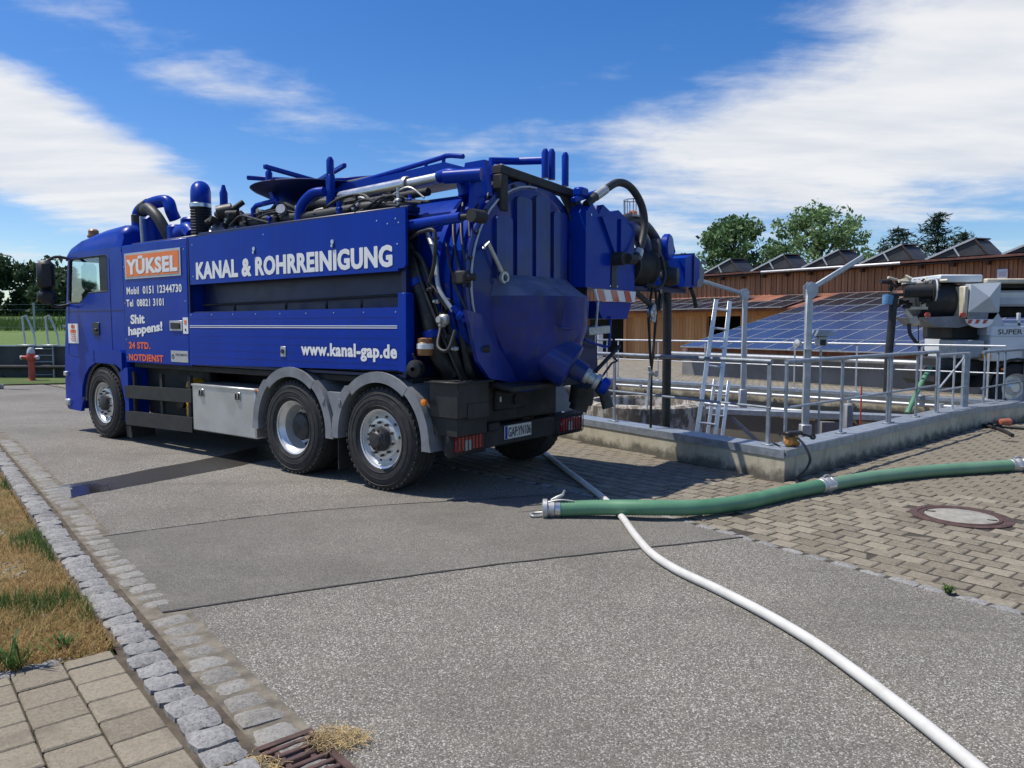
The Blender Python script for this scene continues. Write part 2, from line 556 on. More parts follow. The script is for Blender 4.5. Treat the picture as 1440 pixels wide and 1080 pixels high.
M['granite'] = mat_stone('granite_sett', (0.195, 0.195, 0.19), (0.36, 0.352, 0.335), (0.10, 0.10, 0.11), 45)
M['granite_dirty'] = mat_stone('gutter_sett', (0.20, 0.19, 0.17), (0.33, 0.32, 0.29), (0.12, 0.11, 0.10), 45)
M['paver'] = mat_stone('concrete_paver', (0.180, 0.156, 0.115), (0.30, 0.265, 0.20), (0.42, 0.38, 0.31), 34, 0.4, 0.5)
M['slab'] = mat_stone('concrete_slab', (0.205, 0.175, 0.128), (0.31, 0.27, 0.20), (0.14, 0.12, 0.09), 50, 0.4, 0.35)


def mat_paver_far():
    m, N, b = new_mat('paving_far')
    v = world_vec(N, rz=0.0)
    br = N.n('ShaderNodeTexBrick')
    mp = N.n('ShaderNodeMapping'); mp.inputs['Rotation'].default_value = (0, 0, PAV_ANG)
    N.l(v, mp.inputs[0]); N.l(mp.outputs[0], br.inputs['Vector'])
    br.inputs['Color1'].default_value = (0.22, 0.195, 0.148, 1); br.inputs['Color2'].default_value = (0.31, 0.275, 0.213, 1)
    br.inputs['Mortar'].default_value = (0.075, 0.065, 0.048, 1)
    br.inputs['Scale'].default_value = 1.0
    br.inputs['Mortar Size'].default_value = 0.012
    br.inputs['Brick Width'].default_value = 0.197; br.inputs['Row Height'].default_value = 0.162
    st = N.noise(v, 2.0, 6, 0.65)
    c = N.mix(N.math('MULTIPLY', N.smooth(st, 0.45, 0.75), 0.45), br.outputs[0], (0.09, 0.08, 0.06))
    N.l(c, b.inputs['Base Color']); b.inputs['Roughness'].default_value = 0.9
    return m
PAV_ANG = math.atan2(0.76, 0.65)
M['paving_far'] = mat_paver_far()


def mat_wall():
    """cast concrete, cream, with a dark damp and mossy foot and run marks"""
    m, N, b = new_mat('basin_concrete')
    v = world_vec(N)
    g = N.n('ShaderNodeNewGeometry'); s = N.n('ShaderNodeSeparateXYZ'); N.l(g.outputs['Position'], s.inputs[0])
    n1 = N.noise(v, 2.5, 7, 0.65)
    c = N.mix(N.smooth(n1, 0.3, 0.7), (0.40, 0.365, 0.27), (0.54, 0.50, 0.39))
    vs = world_vec(N, (9, 9, 0.7))
    c = N.mix(N.math('MULTIPLY', N.smooth(N.noise(vs, 1.6, 5, 0.6), 0.5, 0.7), 0.35), c, (0.22, 0.20, 0.16))
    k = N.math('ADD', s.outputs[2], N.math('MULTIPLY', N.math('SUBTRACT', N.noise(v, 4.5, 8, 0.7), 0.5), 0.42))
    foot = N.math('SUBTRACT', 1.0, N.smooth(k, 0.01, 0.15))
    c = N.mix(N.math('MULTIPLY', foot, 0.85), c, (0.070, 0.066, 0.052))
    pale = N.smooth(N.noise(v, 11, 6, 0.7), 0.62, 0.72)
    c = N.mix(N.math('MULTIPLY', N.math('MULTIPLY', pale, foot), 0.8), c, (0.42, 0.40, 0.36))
    N.l(c, b.inputs['Base Color']); b.inputs['Roughness'].default_value = 0.9
    bump(N, b, N.noise(v, 26, 6, 0.65), 0.35, 0.01)
    return m
M['wall'] = mat_wall()
M['conc'] = simple('plain_concrete', (0.36, 0.355, 0.33), 0.85, var=0.18, scale=2.2, dirt=(0.20, 0.19, 0.17), dirt_amt=0.5, bmp=0.25, bscale=18, objspace=False)
M['conc_dark'] = simple('dark_concrete', (0.060, 0.062, 0.065), 0.85, var=0.25, scale=1.5, dirt=(0.035, 0.035, 0.035), dirt_amt=0.5, bmp=0.25, bscale=12, objspace=False)
M['conc_grey'] = simple('grey_plinth', (0.20, 0.20, 0.195), 0.85, var=0.2, scale=1.2, dirt=(0.12, 0.12, 0.115), dirt_amt=0.5, objspace=False)


def mat_tankwall():
    m, N, b = new_mat('flaking_concrete')
    v = world_vec(N, (1, 1, 0.45))
    c = N.mix(N.smooth(N.noise(v, 7, 8, 0.75), 0.46, 0.58), (0.16, 0.135, 0.105), (0.50, 0.48, 0.43))
    N.l(c, b.inputs['Base Color']); b.inputs['Roughness'].default_value = 0.9
    bump(N, b, N.noise(v, 10, 8, 0.7), 0.5, 0.02)
    return m
M['flaking'] = mat_tankwall()


def mat_wood(name, lo, hi):
    m, N, b = new_mat(name)
    v = world_vec(N, (6, 6, 0.35))
    oi = N.n('ShaderNodeObjectInfo')
    c = N.mix(N.smooth(N.noise(v, 2.2, 6, 0.65, 0.4), 0.3, 0.7), lo, hi)
    c = N.mix(0.4, c, N.ramp(oi.outputs['Random'], [(0, tuple(x * 0.62 for x in lo)), (0.5, lo), (1, hi)]))
    N.l(c, b.inputs['Base Color']); b.inputs['Roughness'].default_value = 0.75
    return m
M['wood'] = mat_wood('larch_boards', (0.27, 0.125, 0.058), (0.47, 0.245, 0.12))
M['wood_light'] = mat_wood('honey_boards', (0.42, 0.19, 0.07), (0.60, 0.31, 0.125))


def mat_tiles():
    m, N, b = new_mat('clay_roof_tiles')
    v = world_vec(N, rz=BARN_ANG)
    w = N.n('ShaderNodeTexWave', wave_type='BANDS', bands_direction='X'); w.inputs['Scale'].default_value = 1.1
    w.inputs['Distortion'].default_value = 0.0
    N.l(v, w.inputs['Vector'])
    w2 = N.n('ShaderNodeTexWave', wave_type='BANDS', bands_direction='Y', wave_profile='SAW'); w2.inputs['Scale'].default_value = 0.85
    N.l(v, w2.inputs['Vector'])
    c = N.mix(N.smooth(N.noise(v, 1.3, 7, 0.7), 0.35, 0.65), (0.17, 0.062, 0.038), (0.32, 0.125, 0.072))
    c = N.mix(N.math('MULTIPLY', N.smooth(w2.outputs['Fac'], 0.82, 1.0), 0.5), c, (0.09, 0.04, 0.03))
    N.l(c, b.inputs['Base Color']); b.inputs['Roughness'].default_value = 0.8
    bump(N, b, N.math('ADD', w.outputs['Fac'], w2.outputs['Fac']), 0.7, 0.05)
    return m
BARN_ANG = math.atan2(0.807, 0.59)
M['tiles'] = mat_tiles()


def mat_pv(name, col):
    m, N, b = new_mat(name)
    v = obj_vec(N)
    w = N.n('ShaderNodeTexWave', wave_type='BANDS', bands_direction='X'); w.inputs['Scale'].default_value = 1.95
    N.l(v, w.inputs['Vector'])
    oi = N.n('ShaderNodeObjectInfo')
    c = N.mix(N.math('MULTIPLY', N.smooth(w.outputs['Fac'], 0.80, 0.97), 0.5), col, tuple(x * 2.2 + 0.02 for x in col))
    c = N.mix(0.3, c, N.ramp(oi.outputs['Random'], [(0, tuple(x * 0.7 for x in col)), (1, tuple(x * 1.35 for x in col))]))
    N.l(c, b.inputs['Base Color'])
    b.inputs['Roughness'].default_value = 0.22
    b.inputs['Specular IOR Level'].default_value = 0.4
    return m
M['pv_blue'] = mat_pv('blue_solar_cells', (0.023, 0.032, 0.088))
M['pv_dark'] = mat_pv('dark_solar_cells', (0.016, 0.017, 0.022))  # dark cells; on the array's upper rows a reflection painted in


def mat_green_hose():
    m, N, b = new_mat('green_spiral_hose')
    v = obj_vec(N)
    c = N.mix(N.smooth(N.noise(v, 3, 5, 0.6), 0.3, 0.7), (0.075, 0.205, 0.105), (0.125, 0.285, 0.165))
    c = N.mix(N.math('MULTIPLY', N.smooth(N.noise(v, 7, 7, 0.7), 0.55, 0.75), 0.4), c, (0.19, 0.25, 0.17))
    N.l(c, b.inputs['Base Color'])
    b.inputs['Roughness'].default_value = 0.42
    return m
M['green_hose'] = mat_green_hose()


def mat_leaf(name, lo, hi, trans=0.25):
    m, N, b = new_mat(name)
    g = N.n('ShaderNodeNewGeometry')
    v = world_vec(N)
    k = N.math('ADD', N.math('MULTIPLY', g.outputs['Random Per Island'], 0.6), N.math('MULTIPLY', N.noise(v, 0.9, 3), 0.4))
    c = N.mix(N.smooth(k, 0.15, 0.85), lo, hi)
    N.l(c, b.inputs['Base Color']); b.inputs['Roughness'].default_value = 0.6
    b.inputs['Specular IOR Level'].default_value = 0.25
    tr = N.n('ShaderNodeBsdfTranslucent'); N.l(c, tr.inputs[0])
    mx = N.n('ShaderNodeMixShader'); mx.inputs[0].default_value = trans
    out = [n for n in N.t.nodes if n.type == 'OUTPUT_MATERIAL'][0]
    N.l(b.outputs[0], mx.inputs[1]); N.l(tr.outputs[0], mx.inputs[2]); N.l(mx.outputs[0], out.inputs[0])
    return m
M['leaf_mid'] = mat_leaf('leaves_mid_green', (0.06, 0.12, 0.045), (0.155, 0.25, 0.10))
M['leaf_pale'] = mat_leaf('leaves_pale_green', (0.10, 0.185, 0.065), (0.25, 0.36, 0.165))
M['leaf_dark'] = mat_leaf('leaves_dark_green', (0.030, 0.060, 0.028), (0.080, 0.125, 0.056))
M['needle'] = mat_leaf('needles', (0.016, 0.038, 0.024), (0.05, 0.085, 0.052), 0.1)
M['grass_green'] = mat_leaf('green_grass', (0.05, 0.10, 0.02), (0.12, 0.19, 0.05))
M['grass_dry'] = mat_leaf('dry_grass', (0.24, 0.145, 0.045), (0.46, 0.32, 0.125))


def mat_verge():
    m, N, b = new_mat('verge_soil')
    v = world_vec(N)
    c = N.mix(N.smooth(N.noise(v, 1.6, 6, 0.6), 0.42, 0.58), (0.25, 0.175, 0.075), (0.10, 0.115, 0.035))
    c = N.mix(N.math('MULTIPLY', N.smooth(N.noise(v, 14, 7, 0.7), 0.45, 0.7), 0.6), c, (0.30, 0.23, 0.12))
    N.l(c, b.inputs['Base Color']); b.inputs['Roughness'].default_value = 0.95
    bump(N, b, N.noise(v, 30, 7, 0.7), 0.8, 0.03)
    return m
M['verge'] = mat_verge()


def mat_field(name, a, c2):
    m, N, b = new_mat(name)
    v = world_vec(N)
    c = N.mix(N.smooth(N.noise(v, 0.35, 7, 0.65), 0.35, 0.65), a, c2)
    c = N.mix(N.math('MULTIPLY', N.smooth(N.noise(v, 6, 6, 0.7), 0.4, 0.7), 0.5), c, tuple(x * 0.6 for x in a))
    N.l(c, b.inputs['Base Color']); b.inputs['Roughness'].default_value = 0.95
    bump(N, b, N.noise(v, 12, 6, 0.7), 0.8, 0.08)
    return m
M['field'] = mat_field('meadow', (0.075, 0.12, 0.028), (0.12, 0.17, 0.045))
M['lawn'] = mat_field('mown_lawn', (0.10, 0.17, 0.03), (0.14, 0.21, 0.05))


def text_mesh(name, s, mat, parent, fn, box, bold=0.0, shear=0.0, space=1.0):
    """flat lettering fitted to box = (a0, a1, b0, b1), mapped by fn(a, b)"""
    cu = bpy.data.curves.new(name, 'FONT')
    cu.body = s
    cu.offset = bold
    cu.shear = shear
    cu.offset = min(bold, 0.026)
    cu.resolution_u = 3
    cu.space_character = space
    ob = bpy.data.objects.new(name, cu); COL.objects.link(ob)
    bpy.context.view_layer.update()
    me = bpy.data.meshes.new_from_object(ob.evaluated_get(bpy.context.evaluated_depsgraph_get()))
    COL.objects.unlink(ob); bpy.data.objects.remove(ob)
    xs = [v.co.x for v in me.vertices]; ys = [v.co.y for v in me.vertices]
    x0, x1, y0, y1 = min(xs), max(xs), min(ys), max(ys)
    a0, a1, b0, b1 = box
    fat = max(0.0, bold - 0.026)
    if fat > 0:                                  # heavier strokes: the same outline laid again a hair to each side
        src = [(v.co.x, v.co.y) for v in me.vertices]; fc = [tuple(p.vertices) for p in me.polygons]; n = len(src)
        shifts = ((0, 0), (-fat, 0.3 * fat), (fat, -0.3 * fat), (-fat * 0.5, -0.6 * fat), (fat * 0.5, 0.6 * fat))
        da = (V(fn(1, 0)) - V(fn(0, 0))); dbv = (V(fn(0, 1)) - V(fn(0, 0))); nn = da.cross(dbv).normalized()
        me = bpy.data.meshes.new(name)
        me.from_pydata([(x + dx, y + dy, 0) for dx, dy in shifts for x, y in src], [], [tuple(i + k * n for i in f) for k in range(len(shifts)) for f in fc])
        lift = [0.00012 * (i // n) for i in range(n * len(shifts))]
        x0 -= fat; x1 += fat; y0 -= 0.6 * fat; y1 += 0.6 * fat
    else:
        lift = [0.0] * len(me.vertices); nn = V(0, 0, 0)
    for i, v in enumerate(me.vertices):
        v.co = nn * lift[i] + V(fn(a0 + (v.co.x - x0) / (x1 - x0) * (a1 - a0), b0 + (v.co.y - y0) / (y1 - y0) * (b1 - b0)))
    me.materials.clear(); me.materials.append(mat)
    o = bpy.data.objects.new(name, me); COL.objects.link(o)
    o.parent = parent
    return o


# ================================================================== SETTING
def sheet(name, outer, mat, z, holes=(), kind='structure', parent=None):
    mb = MB()
    bm = bmesh.new()
    es = []
    for lp in [outer] + list(holes):
        vv = [bm.verts.new((p[0], p[1], z)) for p in lp]
        es += [bm.edges.new((vv[i], vv[(i + 1) % len(vv)])) for i in range(len(vv))]
    bmesh.ops.triangle_fill(bm, edges=es, use_beauty=True, use_dissolve=False)
    for f in bm.faces:
        if f.normal.z < 0:
            f.normal_flip()
    me = bpy.data.meshes.new(name); bm.to_mesh(me); bm.free()
    me.materials.append(mat)
    o = bpy.data.objects.new(name, me); COL.objects.link(o)
    if parent is not None: o.parent = parent
    if kind: o['kind'] = kind
    return o


def rect(cx, cy, r, n=48):
    return [(cx + r * math.cos(2 * math.pi * i / n), cy + r * math.sin(2 * math.pi * i / n)) for i in range(n)]


def inside(p, poly):
    c = False; n = len(poly)
    for i in range(n):
        a, b = poly[i], poly[(i + 1) % n]
        if (a[1] > p[1]) != (b[1] > p[1]) and p[0] < (b[0] - a[0]) * (p[1] - a[1]) / (b[1] - a[1]) + a[0]:
            c = not c
    return c


def lerp_curve(c, step):
    """resample an open polyline at even steps"""
    out = [V(c[0][0], c[0][1], 0)]; acc = 0.0
    for i in range(len(c) - 1):
        a, b = V(c[i][0], c[i][1], 0), V(c[i + 1][0], c[i + 1][1], 0)
        L = (b - a).length; t = step - acc
        while t <= L:
            out.append(a + (b - a) * (t / L)); t += step
        acc = L - (t - step)
    return out


# basin outline (inner edge of the walls)
PK = V(2.93, 8.40, 0); PR = V(7.22, 12.36, 0); PFR = V(8.5, 13.15, 0); PF = V(2.54, 18.85, 0); PFL = V(-1.6, 18.0, 0); PL = V(-0.86, 13.95, 0)
PIT = [PK, PR, PFR, PF, PFL, PL]
pitc = sum(PIT, V(0, 0, 0)) / 6
def pit_off(d):
    out = []
    n = len(PIT)
    for i in range(n):
        p, a, b = PIT[i], PIT[i - 1], PIT[(i + 1) % n]
        d1 = (p - a).normalized(); d2 = (b - p).normalized()
        n1 = V(d1.y, -d1.x, 0); n2 = V(d2.y, -d2.x, 0)
        if n1.dot(p - pitc) < 0: n1 = -n1
        if n2.dot(p - pitc) < 0: n2 = -n2
        bis = (n1 + n2).normalized()
        out.append(p + bis * (d / max(0.35, bis.dot(n1))))
    return out
pit_hole = [(p.x, p.y) for p in pit_off(0.12)]

# ground to the horizon
sheet('ground', rect(0, 40, 900, 64), M['field'], -0.07, [pit_hole])

# edge between road and paved yard (single row of setts)
EDGE = [(-14.0, 22.0), (-9.0, 17.2), (-5.2, 13.2), (-2.6, 10.55), (-0.65, 8.62), (0.57, 7.47), (1.14, 6.72), (1.61, 6.04), (2.02, 5.45), (2.36, 4.97), (2.66, 4.55), (2.95, 4.17), (3.6, 3.35), (4.6, 2.1), (6.0, 0.4), (7.5, -1.5)]
KL = [(-0.15, 1.45), (-0.62, 2.0), (-1.00, 2.47), (-1.23, 2.76), (-1.46, 3.04), (-1.67, 3.29), (-2.07, 3.80), (-2.44, 4.26), (-2.82, 4.73), (-3.63, 5.74), (-4.22, 6.50), (-4.85, 7.28), (-5.76, 8.42), (-7.2, 10.2), (-9.5, 12.9), (-13.0, 16.3)]
KR = [(p[0] + 0.175, p[1] + 0.11) for p in KL]
GR = [(p[0] + 0.40, p[1] + 0.25) for p in KL]

road_poly = GR + [(-16.5, 19.3), (-24, 20.6), (-40, 21.5), (-40, 26), (-15, 24.6), (-14.0, 22.0)] + EDGE[1:] + [(7.5, -6), (0.4, -6)]
sheet('road', road_poly, M['asphalt'], 0.0)
# strip of newer asphalt across the road
JA = [(-3.27, 5.80), (-2.6, 6.22), (-2.0, 6.56), (-1.2, 6.86), (-0.4, 7.08), (0.3, 7.28), (0.62, 7.40)]
JB = [(-2.01, 4.26), (-1.2, 4.66), (-0.48, 4.98), (0.2, 5.25), (0.9, 5.50), (1.58, 5.74), (1.80, 5.82)]
road = bpy.data.objects['road']
patch_edge = [e for e in EDGE if 5.82 < e[1] < 7.40]
sheet('asphalt_strip', JA + [(e[0] - 0.03, e[1] - 0.02) for e in patch_edge] + JB[::-1], M['asphalt_patch'], 0.002, kind=None, parent=road)
def seam(pts, w, z):
    mb = MB(); P = spline([V(p[0], p[1], z) for p in pts], 10)
    for i, p in enumerate(P):
        P[i] = p + V(0, 0.012 * mnoise.noise((p.x * 4, p.y * 4, 3)), 0)
    vs = []; fs = []
    for i, p in enumerate(P):
        a = P[max(0, i - 1)]; b = P[min(len(P) - 1, i + 1)]
        d = (b - a).normalized(); nn = V(-d.y, d.x, 0) * w * (0.5 + 0.35 * mnoise.noise((p.x * 9, p.y * 9, 1)))
        vs += [p - nn, p + nn]
    fs = [(2 * i, 2 * i + 1, 2 * i + 3, 2 * i + 2) for i in range(len(P) - 1)]
    mb.add(vs, fs)
    o = mb.build('asphalt_joint', M['tar'], road, sharp=0)
    return o
M['joint'] = simple('dirty_joint_sand', (0.055, 0.046, 0.034), 0.95, var=0.35, scale=14, objspace=False)
M['gutter_sand'] = simple('gutter_sand', (0.17, 0.15, 0.115), 0.95, var=0.35, scale=9, dirt=(0.08, 0.07, 0.055), dirt_amt=0.6, bmp=0.5, bscale=50, objspace=False)
M['tar'] = simple('tar_joint', (0.030, 0.029, 0.028), 0.7, var=0.3, scale=20, objspace=False)
seam(JA, 0.018, 0.005); seam(JB, 0.020, 0.005)
seam([(0.05, 6.6), (0.2, 6.66), (0.35, 6.68)], 0.006, 0.005)
# wet run of water from under the truck to the gutter
WET = [(-4.73, 7.60), (-4.42, 8.05), (-4.15, 8.62), (-3.85, 9.15), (-3.62, 9.7), (-3.42, 10.3), (-3.0, 10.9), (-2.2, 10.6), (-2.45, 9.85), (-2.98, 9.25), (-3.22, 8.78), (-3.55, 8.25), (-3.9, 7.7), (-4.08, 7.42), (-4.33, 7.12)]
wp = spline([V(p[0], p[1], 0) for p in WET + [WET[0]]], 6)
sheet('wet_run', [(p.x + 0.02 * mnoise.noise((p.x * 7, p.y * 7, 0)), p.y + 0.02 * mnoise.noise((p.x * 7, p.y * 7, 5))) for p in wp[:-1]], M['wet'], 0.003, kind=None, parent=road)

# paved yard: bed, then every paver
yard_poly = EDGE[::-1] + [(-14, 60), (40, 60), (40, -2)]
yard = sheet('paved_yard', yard_poly, M['joint'], -0.007, [pit_hole])
far_poly = [(e[0] + 0.08, e[1] + 0.08) for e in EDGE[:4]][::-1] + [(-14, 60), (40, 60), (40, 6.5), (11.2, 14.6), (9.2, 14.6), (8.6, 13.9), (PF.x + 0.3, PF.y + 1.0), (PFL.x - 0.2, PFL.y + 0.6), (PL.x - 0.6, PL.y - 0.1)]
dP = V(0.65, -0.76, 0).normalized(); eP = V(-dP.y, dP.x, 0)
BW, BH, GAP = 0.197, 0.162, 0.013
outer_pit = [(p.x, p.y) for p in pit_off(0.33)]
def edge_dist(p):
    """signed distance of a ground point to the sett row: positive inside the yard"""
    best = 1e9; sg = 1
    for i in range(len(EDGE) - 1):
        a, b = V(*EDGE[i], 0), V(*EDGE[i + 1], 0)
        d = b - a; t = max(0, min(1, (p - a).dot(d) / d.length_squared))
        q = a + d * t; L = (p - q).length
        if L < best:
            best = L; sg = 1 if (d.x * (p.y - a.y) - d.y * (p.x - a.x)) > 0 else -1
            nrm = V(-d.y, d.x, 0).normalized(); base = q
    return best * sg, nrm, base
def paver_mesh(poly, h, name):
    """paver with chamfered top from a convex outline"""
    c = V(sum(p[0] for p in poly) / len(poly), sum(p[1] for p in poly) / len(poly), 0)
    n = len(poly)
    lo = [V(p[0], p[1], -0.02) for p in poly]
    mid = [V(p[0], p[1], h - 0.006) for p in poly]
    top = []
    for p in poly:
        d = V(p[0], p[1], 0) - c
        q = c + d * max(0.5, 1 - 0.0085 / max(0.02, d.length / 1.4))
        top.append(V(q.x, q.y, h))
    mb = MB()
    mb.add(lo + mid + top, [(i, (i + 1) % n, n + (i + 1) % n, n + i) for i in range(n)] +
           [(n + i, n + (i + 1) % n, 2 * n + (i + 1) % n, 2 * n + i) for i in range(n)] + [tuple(2 * n + i for i in range(n))])
    return mb
rp = random.Random(5)
pv_var = []
for k in range(8):
    hw, hh = (BW - GAP * 0.8) / 2, (BH - GAP * 1.5) / 2
    j = lambda s=0.0025: rp.uniform(-s, s)
    # interlocking blocks: slightly waisted ends
    poly = [(-hw + j(), -hh + j()), (0 + j(), -hh + 0.003 + j(0.001)), (hw + j(), -hh + j()), (hw - 0.003 + j(0.001), 0), (hw + j(), hh + j()), (0, hh - 0.003 + j(0.001)), (-hw + j(), hh + j()), (-hw + 0.003, j())]
    pv_var.append(paver_mesh(poly, 0.0, 'paver').mesh('paver', M['paver'], 0))
ang = math.atan2(dP.y, dP.x)
cands = []
org = V(2.0, 6.0, 0)
MAN = V(3.88, 6.47, 0)
for r_ in range(-60, 70):
    for c_ in range(-70, 75):
        p = org + dP * ((c_ + (0.5 if r_ % 2 else 0.0)) * BW) + eP * (r_ * BH)
        if p.y < 2.2 or p.y > 14.5: continue
        if p.x > 0.70 * p.y + 2.2 or p.x < -0.62 * p.y: continue
        if p.x < -1.7 and p.y < 14: 
            if p.x + 0.61 * (p.y) < 4.1: pass
        ed, en, eb_ = edge_dist(p)
        if ed < 0.02: continue
        if inside((p.x, p.y), outer_pit): continue
        if (p - MAN).length < 0.40: continue
        cands.append((p.length, p, ed, en, eb_))
cands.sort(key=lambda t: t[0])
vis = [c for c in cands if abs(c[1].x / c[1].y) < 0.69]
near_set = set(id(c) for c in vis[:300])
rest = MB()
def clip_poly(poly, pt, nrm):
    out = []
    n = len(poly)
    for i in range(n):
        a, b = V(*poly[i], 0), V(*poly[(i + 1) % n], 0)
        da, db_ = (a - pt).dot(nrm), (b - pt).dot(nrm)
        if da >= 0: out.append((a.x, a.y))
        if (da > 0) != (db_ > 0) and abs(da - db_) > 1e-9:
            q = a + (b - a) * (da / (da - db_)); out.append((q.x, q.y))
    return out
pav_objs = 0
for c in cands:
    d, p, ed, en, eb_ = c
    cut = None
    hw, hh = (BW - GAP * 0.8) / 2, (BH - GAP * 1.5) / 2
    tilt = (rp.gauss(0, 0.012), rp.gauss(0, 0.012))
    dz = rp.gauss(0, 0.0022) - 0.001
    if ed < 0.21:
        crn = [p + dP * sx * hw + eP * sy * hh for sx, sy in ((-1, -1), (1, -1), (1, 1), (-1, 1))]
        cut = clip_poly([(q.x, q.y) for q in crn], eb_ + en * 0.085, en)
        if len(cut) < 3: continue
        area = abs(sum(cut[i][0] * cut[(i + 1) % len(cut)][1] - cut[(i + 1) % len(cut)][0] * cut[i][1] for i in range(len(cut)))) / 2
        if area < 0.003: continue
    if id(c) in near_set:
        if cut:
            mb = paver_mesh([(q[0] - p.x, q[1] - p.y) for q in cut], 0.0, 'paver')
            o = mb.build('paver', M['paver'], yard, 0)
            o.location = (p.x, p.y, dz)
        else:
            o = bpy.data.objects.new('paver', rp.choice(pv_var)); COL.objects.link(o); o.parent = yard
            o.location = (p.x, p.y, dz)
            o.rotation_euler = (tilt[0], tilt[1], ang + rp.gauss(0, 0.008))
    else:
        if cut:
            mb = paver_mesh(cut, dz, 'paver'); rest.add(mb.v, mb.f)
        else:
            crn = [p + dP * sx * hw + eP * sy * hh for sx, sy in ((-1, -1), (1, -1), (1, 1), (-1, 1))]
            mb = paver_mesh([(q.x, q.y) for q in crn], dz, 'paver'); rest.add(mb.v, mb.f)
M['paver_rest'] = M['paver']
o = rest.build('paver_field', M['paver'], yard, 0); o['kind'] = 'stuff'
far_paving = sheet('far_paving', far_poly, M['paving_far'], -0.006, [], None, yard)


# rough granite setts
def sett_mesh(L, W, H, seed, rough=0.010):
    rr = random.Random(seed)
    nx, ny = 6, 5
    g = {}
    vs = []
    for i in range(nx):
        for j in range(ny):
            u, v = i / (nx - 1) * 2 - 1, j / (ny - 1) * 2 - 1
            ex = 1 - 0.07 * abs(v) ** 4 + rr.uniform(-0.03, 0.03); ey = 1 - 0.07 * abs(u) ** 4 + rr.uniform(-0.03, 0.03)
            edge = max(abs(u), abs(v))
            z = H - (0.016 if edge > 0.99 else (0.003 if edge > 0.55 else 0)) + rr.uniform(-rough, rough) * 0.55
            g[(i, j)] = len(vs); vs.append(V(u * L / 2 * ex, v * W / 2 * ey, z))
    fs = [(g[(i, j)], g[(i + 1, j)], g[(i + 1, j + 1)], g[(i, j + 1)]) for i in range(nx - 1) for j in range(ny - 1)]
    rim = [g[(i, 0)] for i in range(nx)] + [g[(nx - 1, j)] for j in range(1, ny)] + [g[(i, ny - 1)] for i in range(nx - 2, -1, -1)] + [g[(0, j)] for j in range(ny - 2, 0, -1)]
    b = len(vs)
    for k in rim:
        q = vs[k]; vs.append(V(q.x * 1.03, q.y * 1.03, -0.05))
    m = len(rim)
    fs += [(rim[k], b + k, b + (k + 1) % m, rim[(k + 1) % m]) for k in range(m)]
    mb = MB(); mb.add(vs, fs)
    return mb
kerb_var = [sett_mesh(0.165, 0.16, 0.0, 20 + k, 0.012).mesh('sett', M['granite'], 50) for k in range(7)]
gut_var = [sett_mesh(0.172, 0.19, 0.0, 40 + k, 0.008).mesh('sett', M['granite_dirty'], 50) for k in range(7)]
edge_var = [sett_mesh(0.205, 0.105, 0.0, 60 + k, 0.010).mesh('sett', M['granite'], 50) for k in range(6)]


def strip(name, a, b, z, mat):
    mb = MB()
    vs = [V(p[0], p[1], z) for p in a] + [V(p[0], p[1], z) for p in b]
    n = len(a)
    mb.add(vs, [(i, i + 1, n + i + 1, n + i) for i in range(n - 1)])
    o = mb.build(name, mat, None, 0)
    o['kind'] = 'structure'
    return o
kerb = strip('kerb', KL, [(p[0] + 0.19, p[1] + 0.12) for p in KL], 0.028, M['soil'])
gutter = strip('gutter', [(p[0] + 0.17, p[1] + 0.107) for p in KL], [(p[0] + 0.42, p[1] + 0.262) for p in KL], -0.001, M['gutter_sand'])
def row(curve, step, variants, parent, z, jit, limit, zj=0.004, wide=1.0):
    pts = lerp_curve(curve, step)
    k = 0
    for i in range(len(pts) - 1):
        m_ = (pts[i] + pts[i + 1]) / 2; d = pts[i + 1] - pts[i]
        if m_.length > limit or m_.y < 1.6: continue
        if rp.random() < jit.get('skip', 0): continue
        o = bpy.data.objects.new('sett', rp.choice(variants)); COL.objects.link(o); o.parent = parent
        nn = V(-d.y, d.x, 0).normalized()
        o.location = m_ + nn * rp.uniform(-0.007, 0.007) + V(0, 0, z + rp.uniform(-zj, zj))
        o.rotation_euler = (rp.gauss(0, 0.03), rp.gauss(0, 0.03), math.atan2(d.y, d.x) + rp.gauss(0, 0.035) + (math.pi if rp.random() < 0.5 else 0))
        s = step / 0.172
        o.scale = (s * rp.uniform(0.88, 1.0), wide * rp.uniform(0.93, 1.05), 1)
        k += 1
    return k
kc = [(p[0] + 0.085, p[1] + 0.055) for p in KL]
gc = [(p[0] + 0.295, p[1] + 0.185) for p in KL]
row(kc, 0.152, kerb_var, kerb, 0.062, {}, 13)
row(gc, 0.166, gut_var, gutter, 0.009, {'skip': 0.04}, 13, 0.005, 1.0)
edge_root = strip('sett_edging', EDGE, [(p[0] + 0.10, p[1] + 0.08) for p in EDGE], -0.010, M['soil'])
ec = [(p[0] + 0.035, p[1] + 0.03) for p in EDGE]
row(ec, 0.205, edge_var, edge_root, 0.004, {}, 13, 0.003, 0.95)
for o in edge_root.children:
    o.scale = (o.scale[0] * 0.83, o.scale[1], 1)

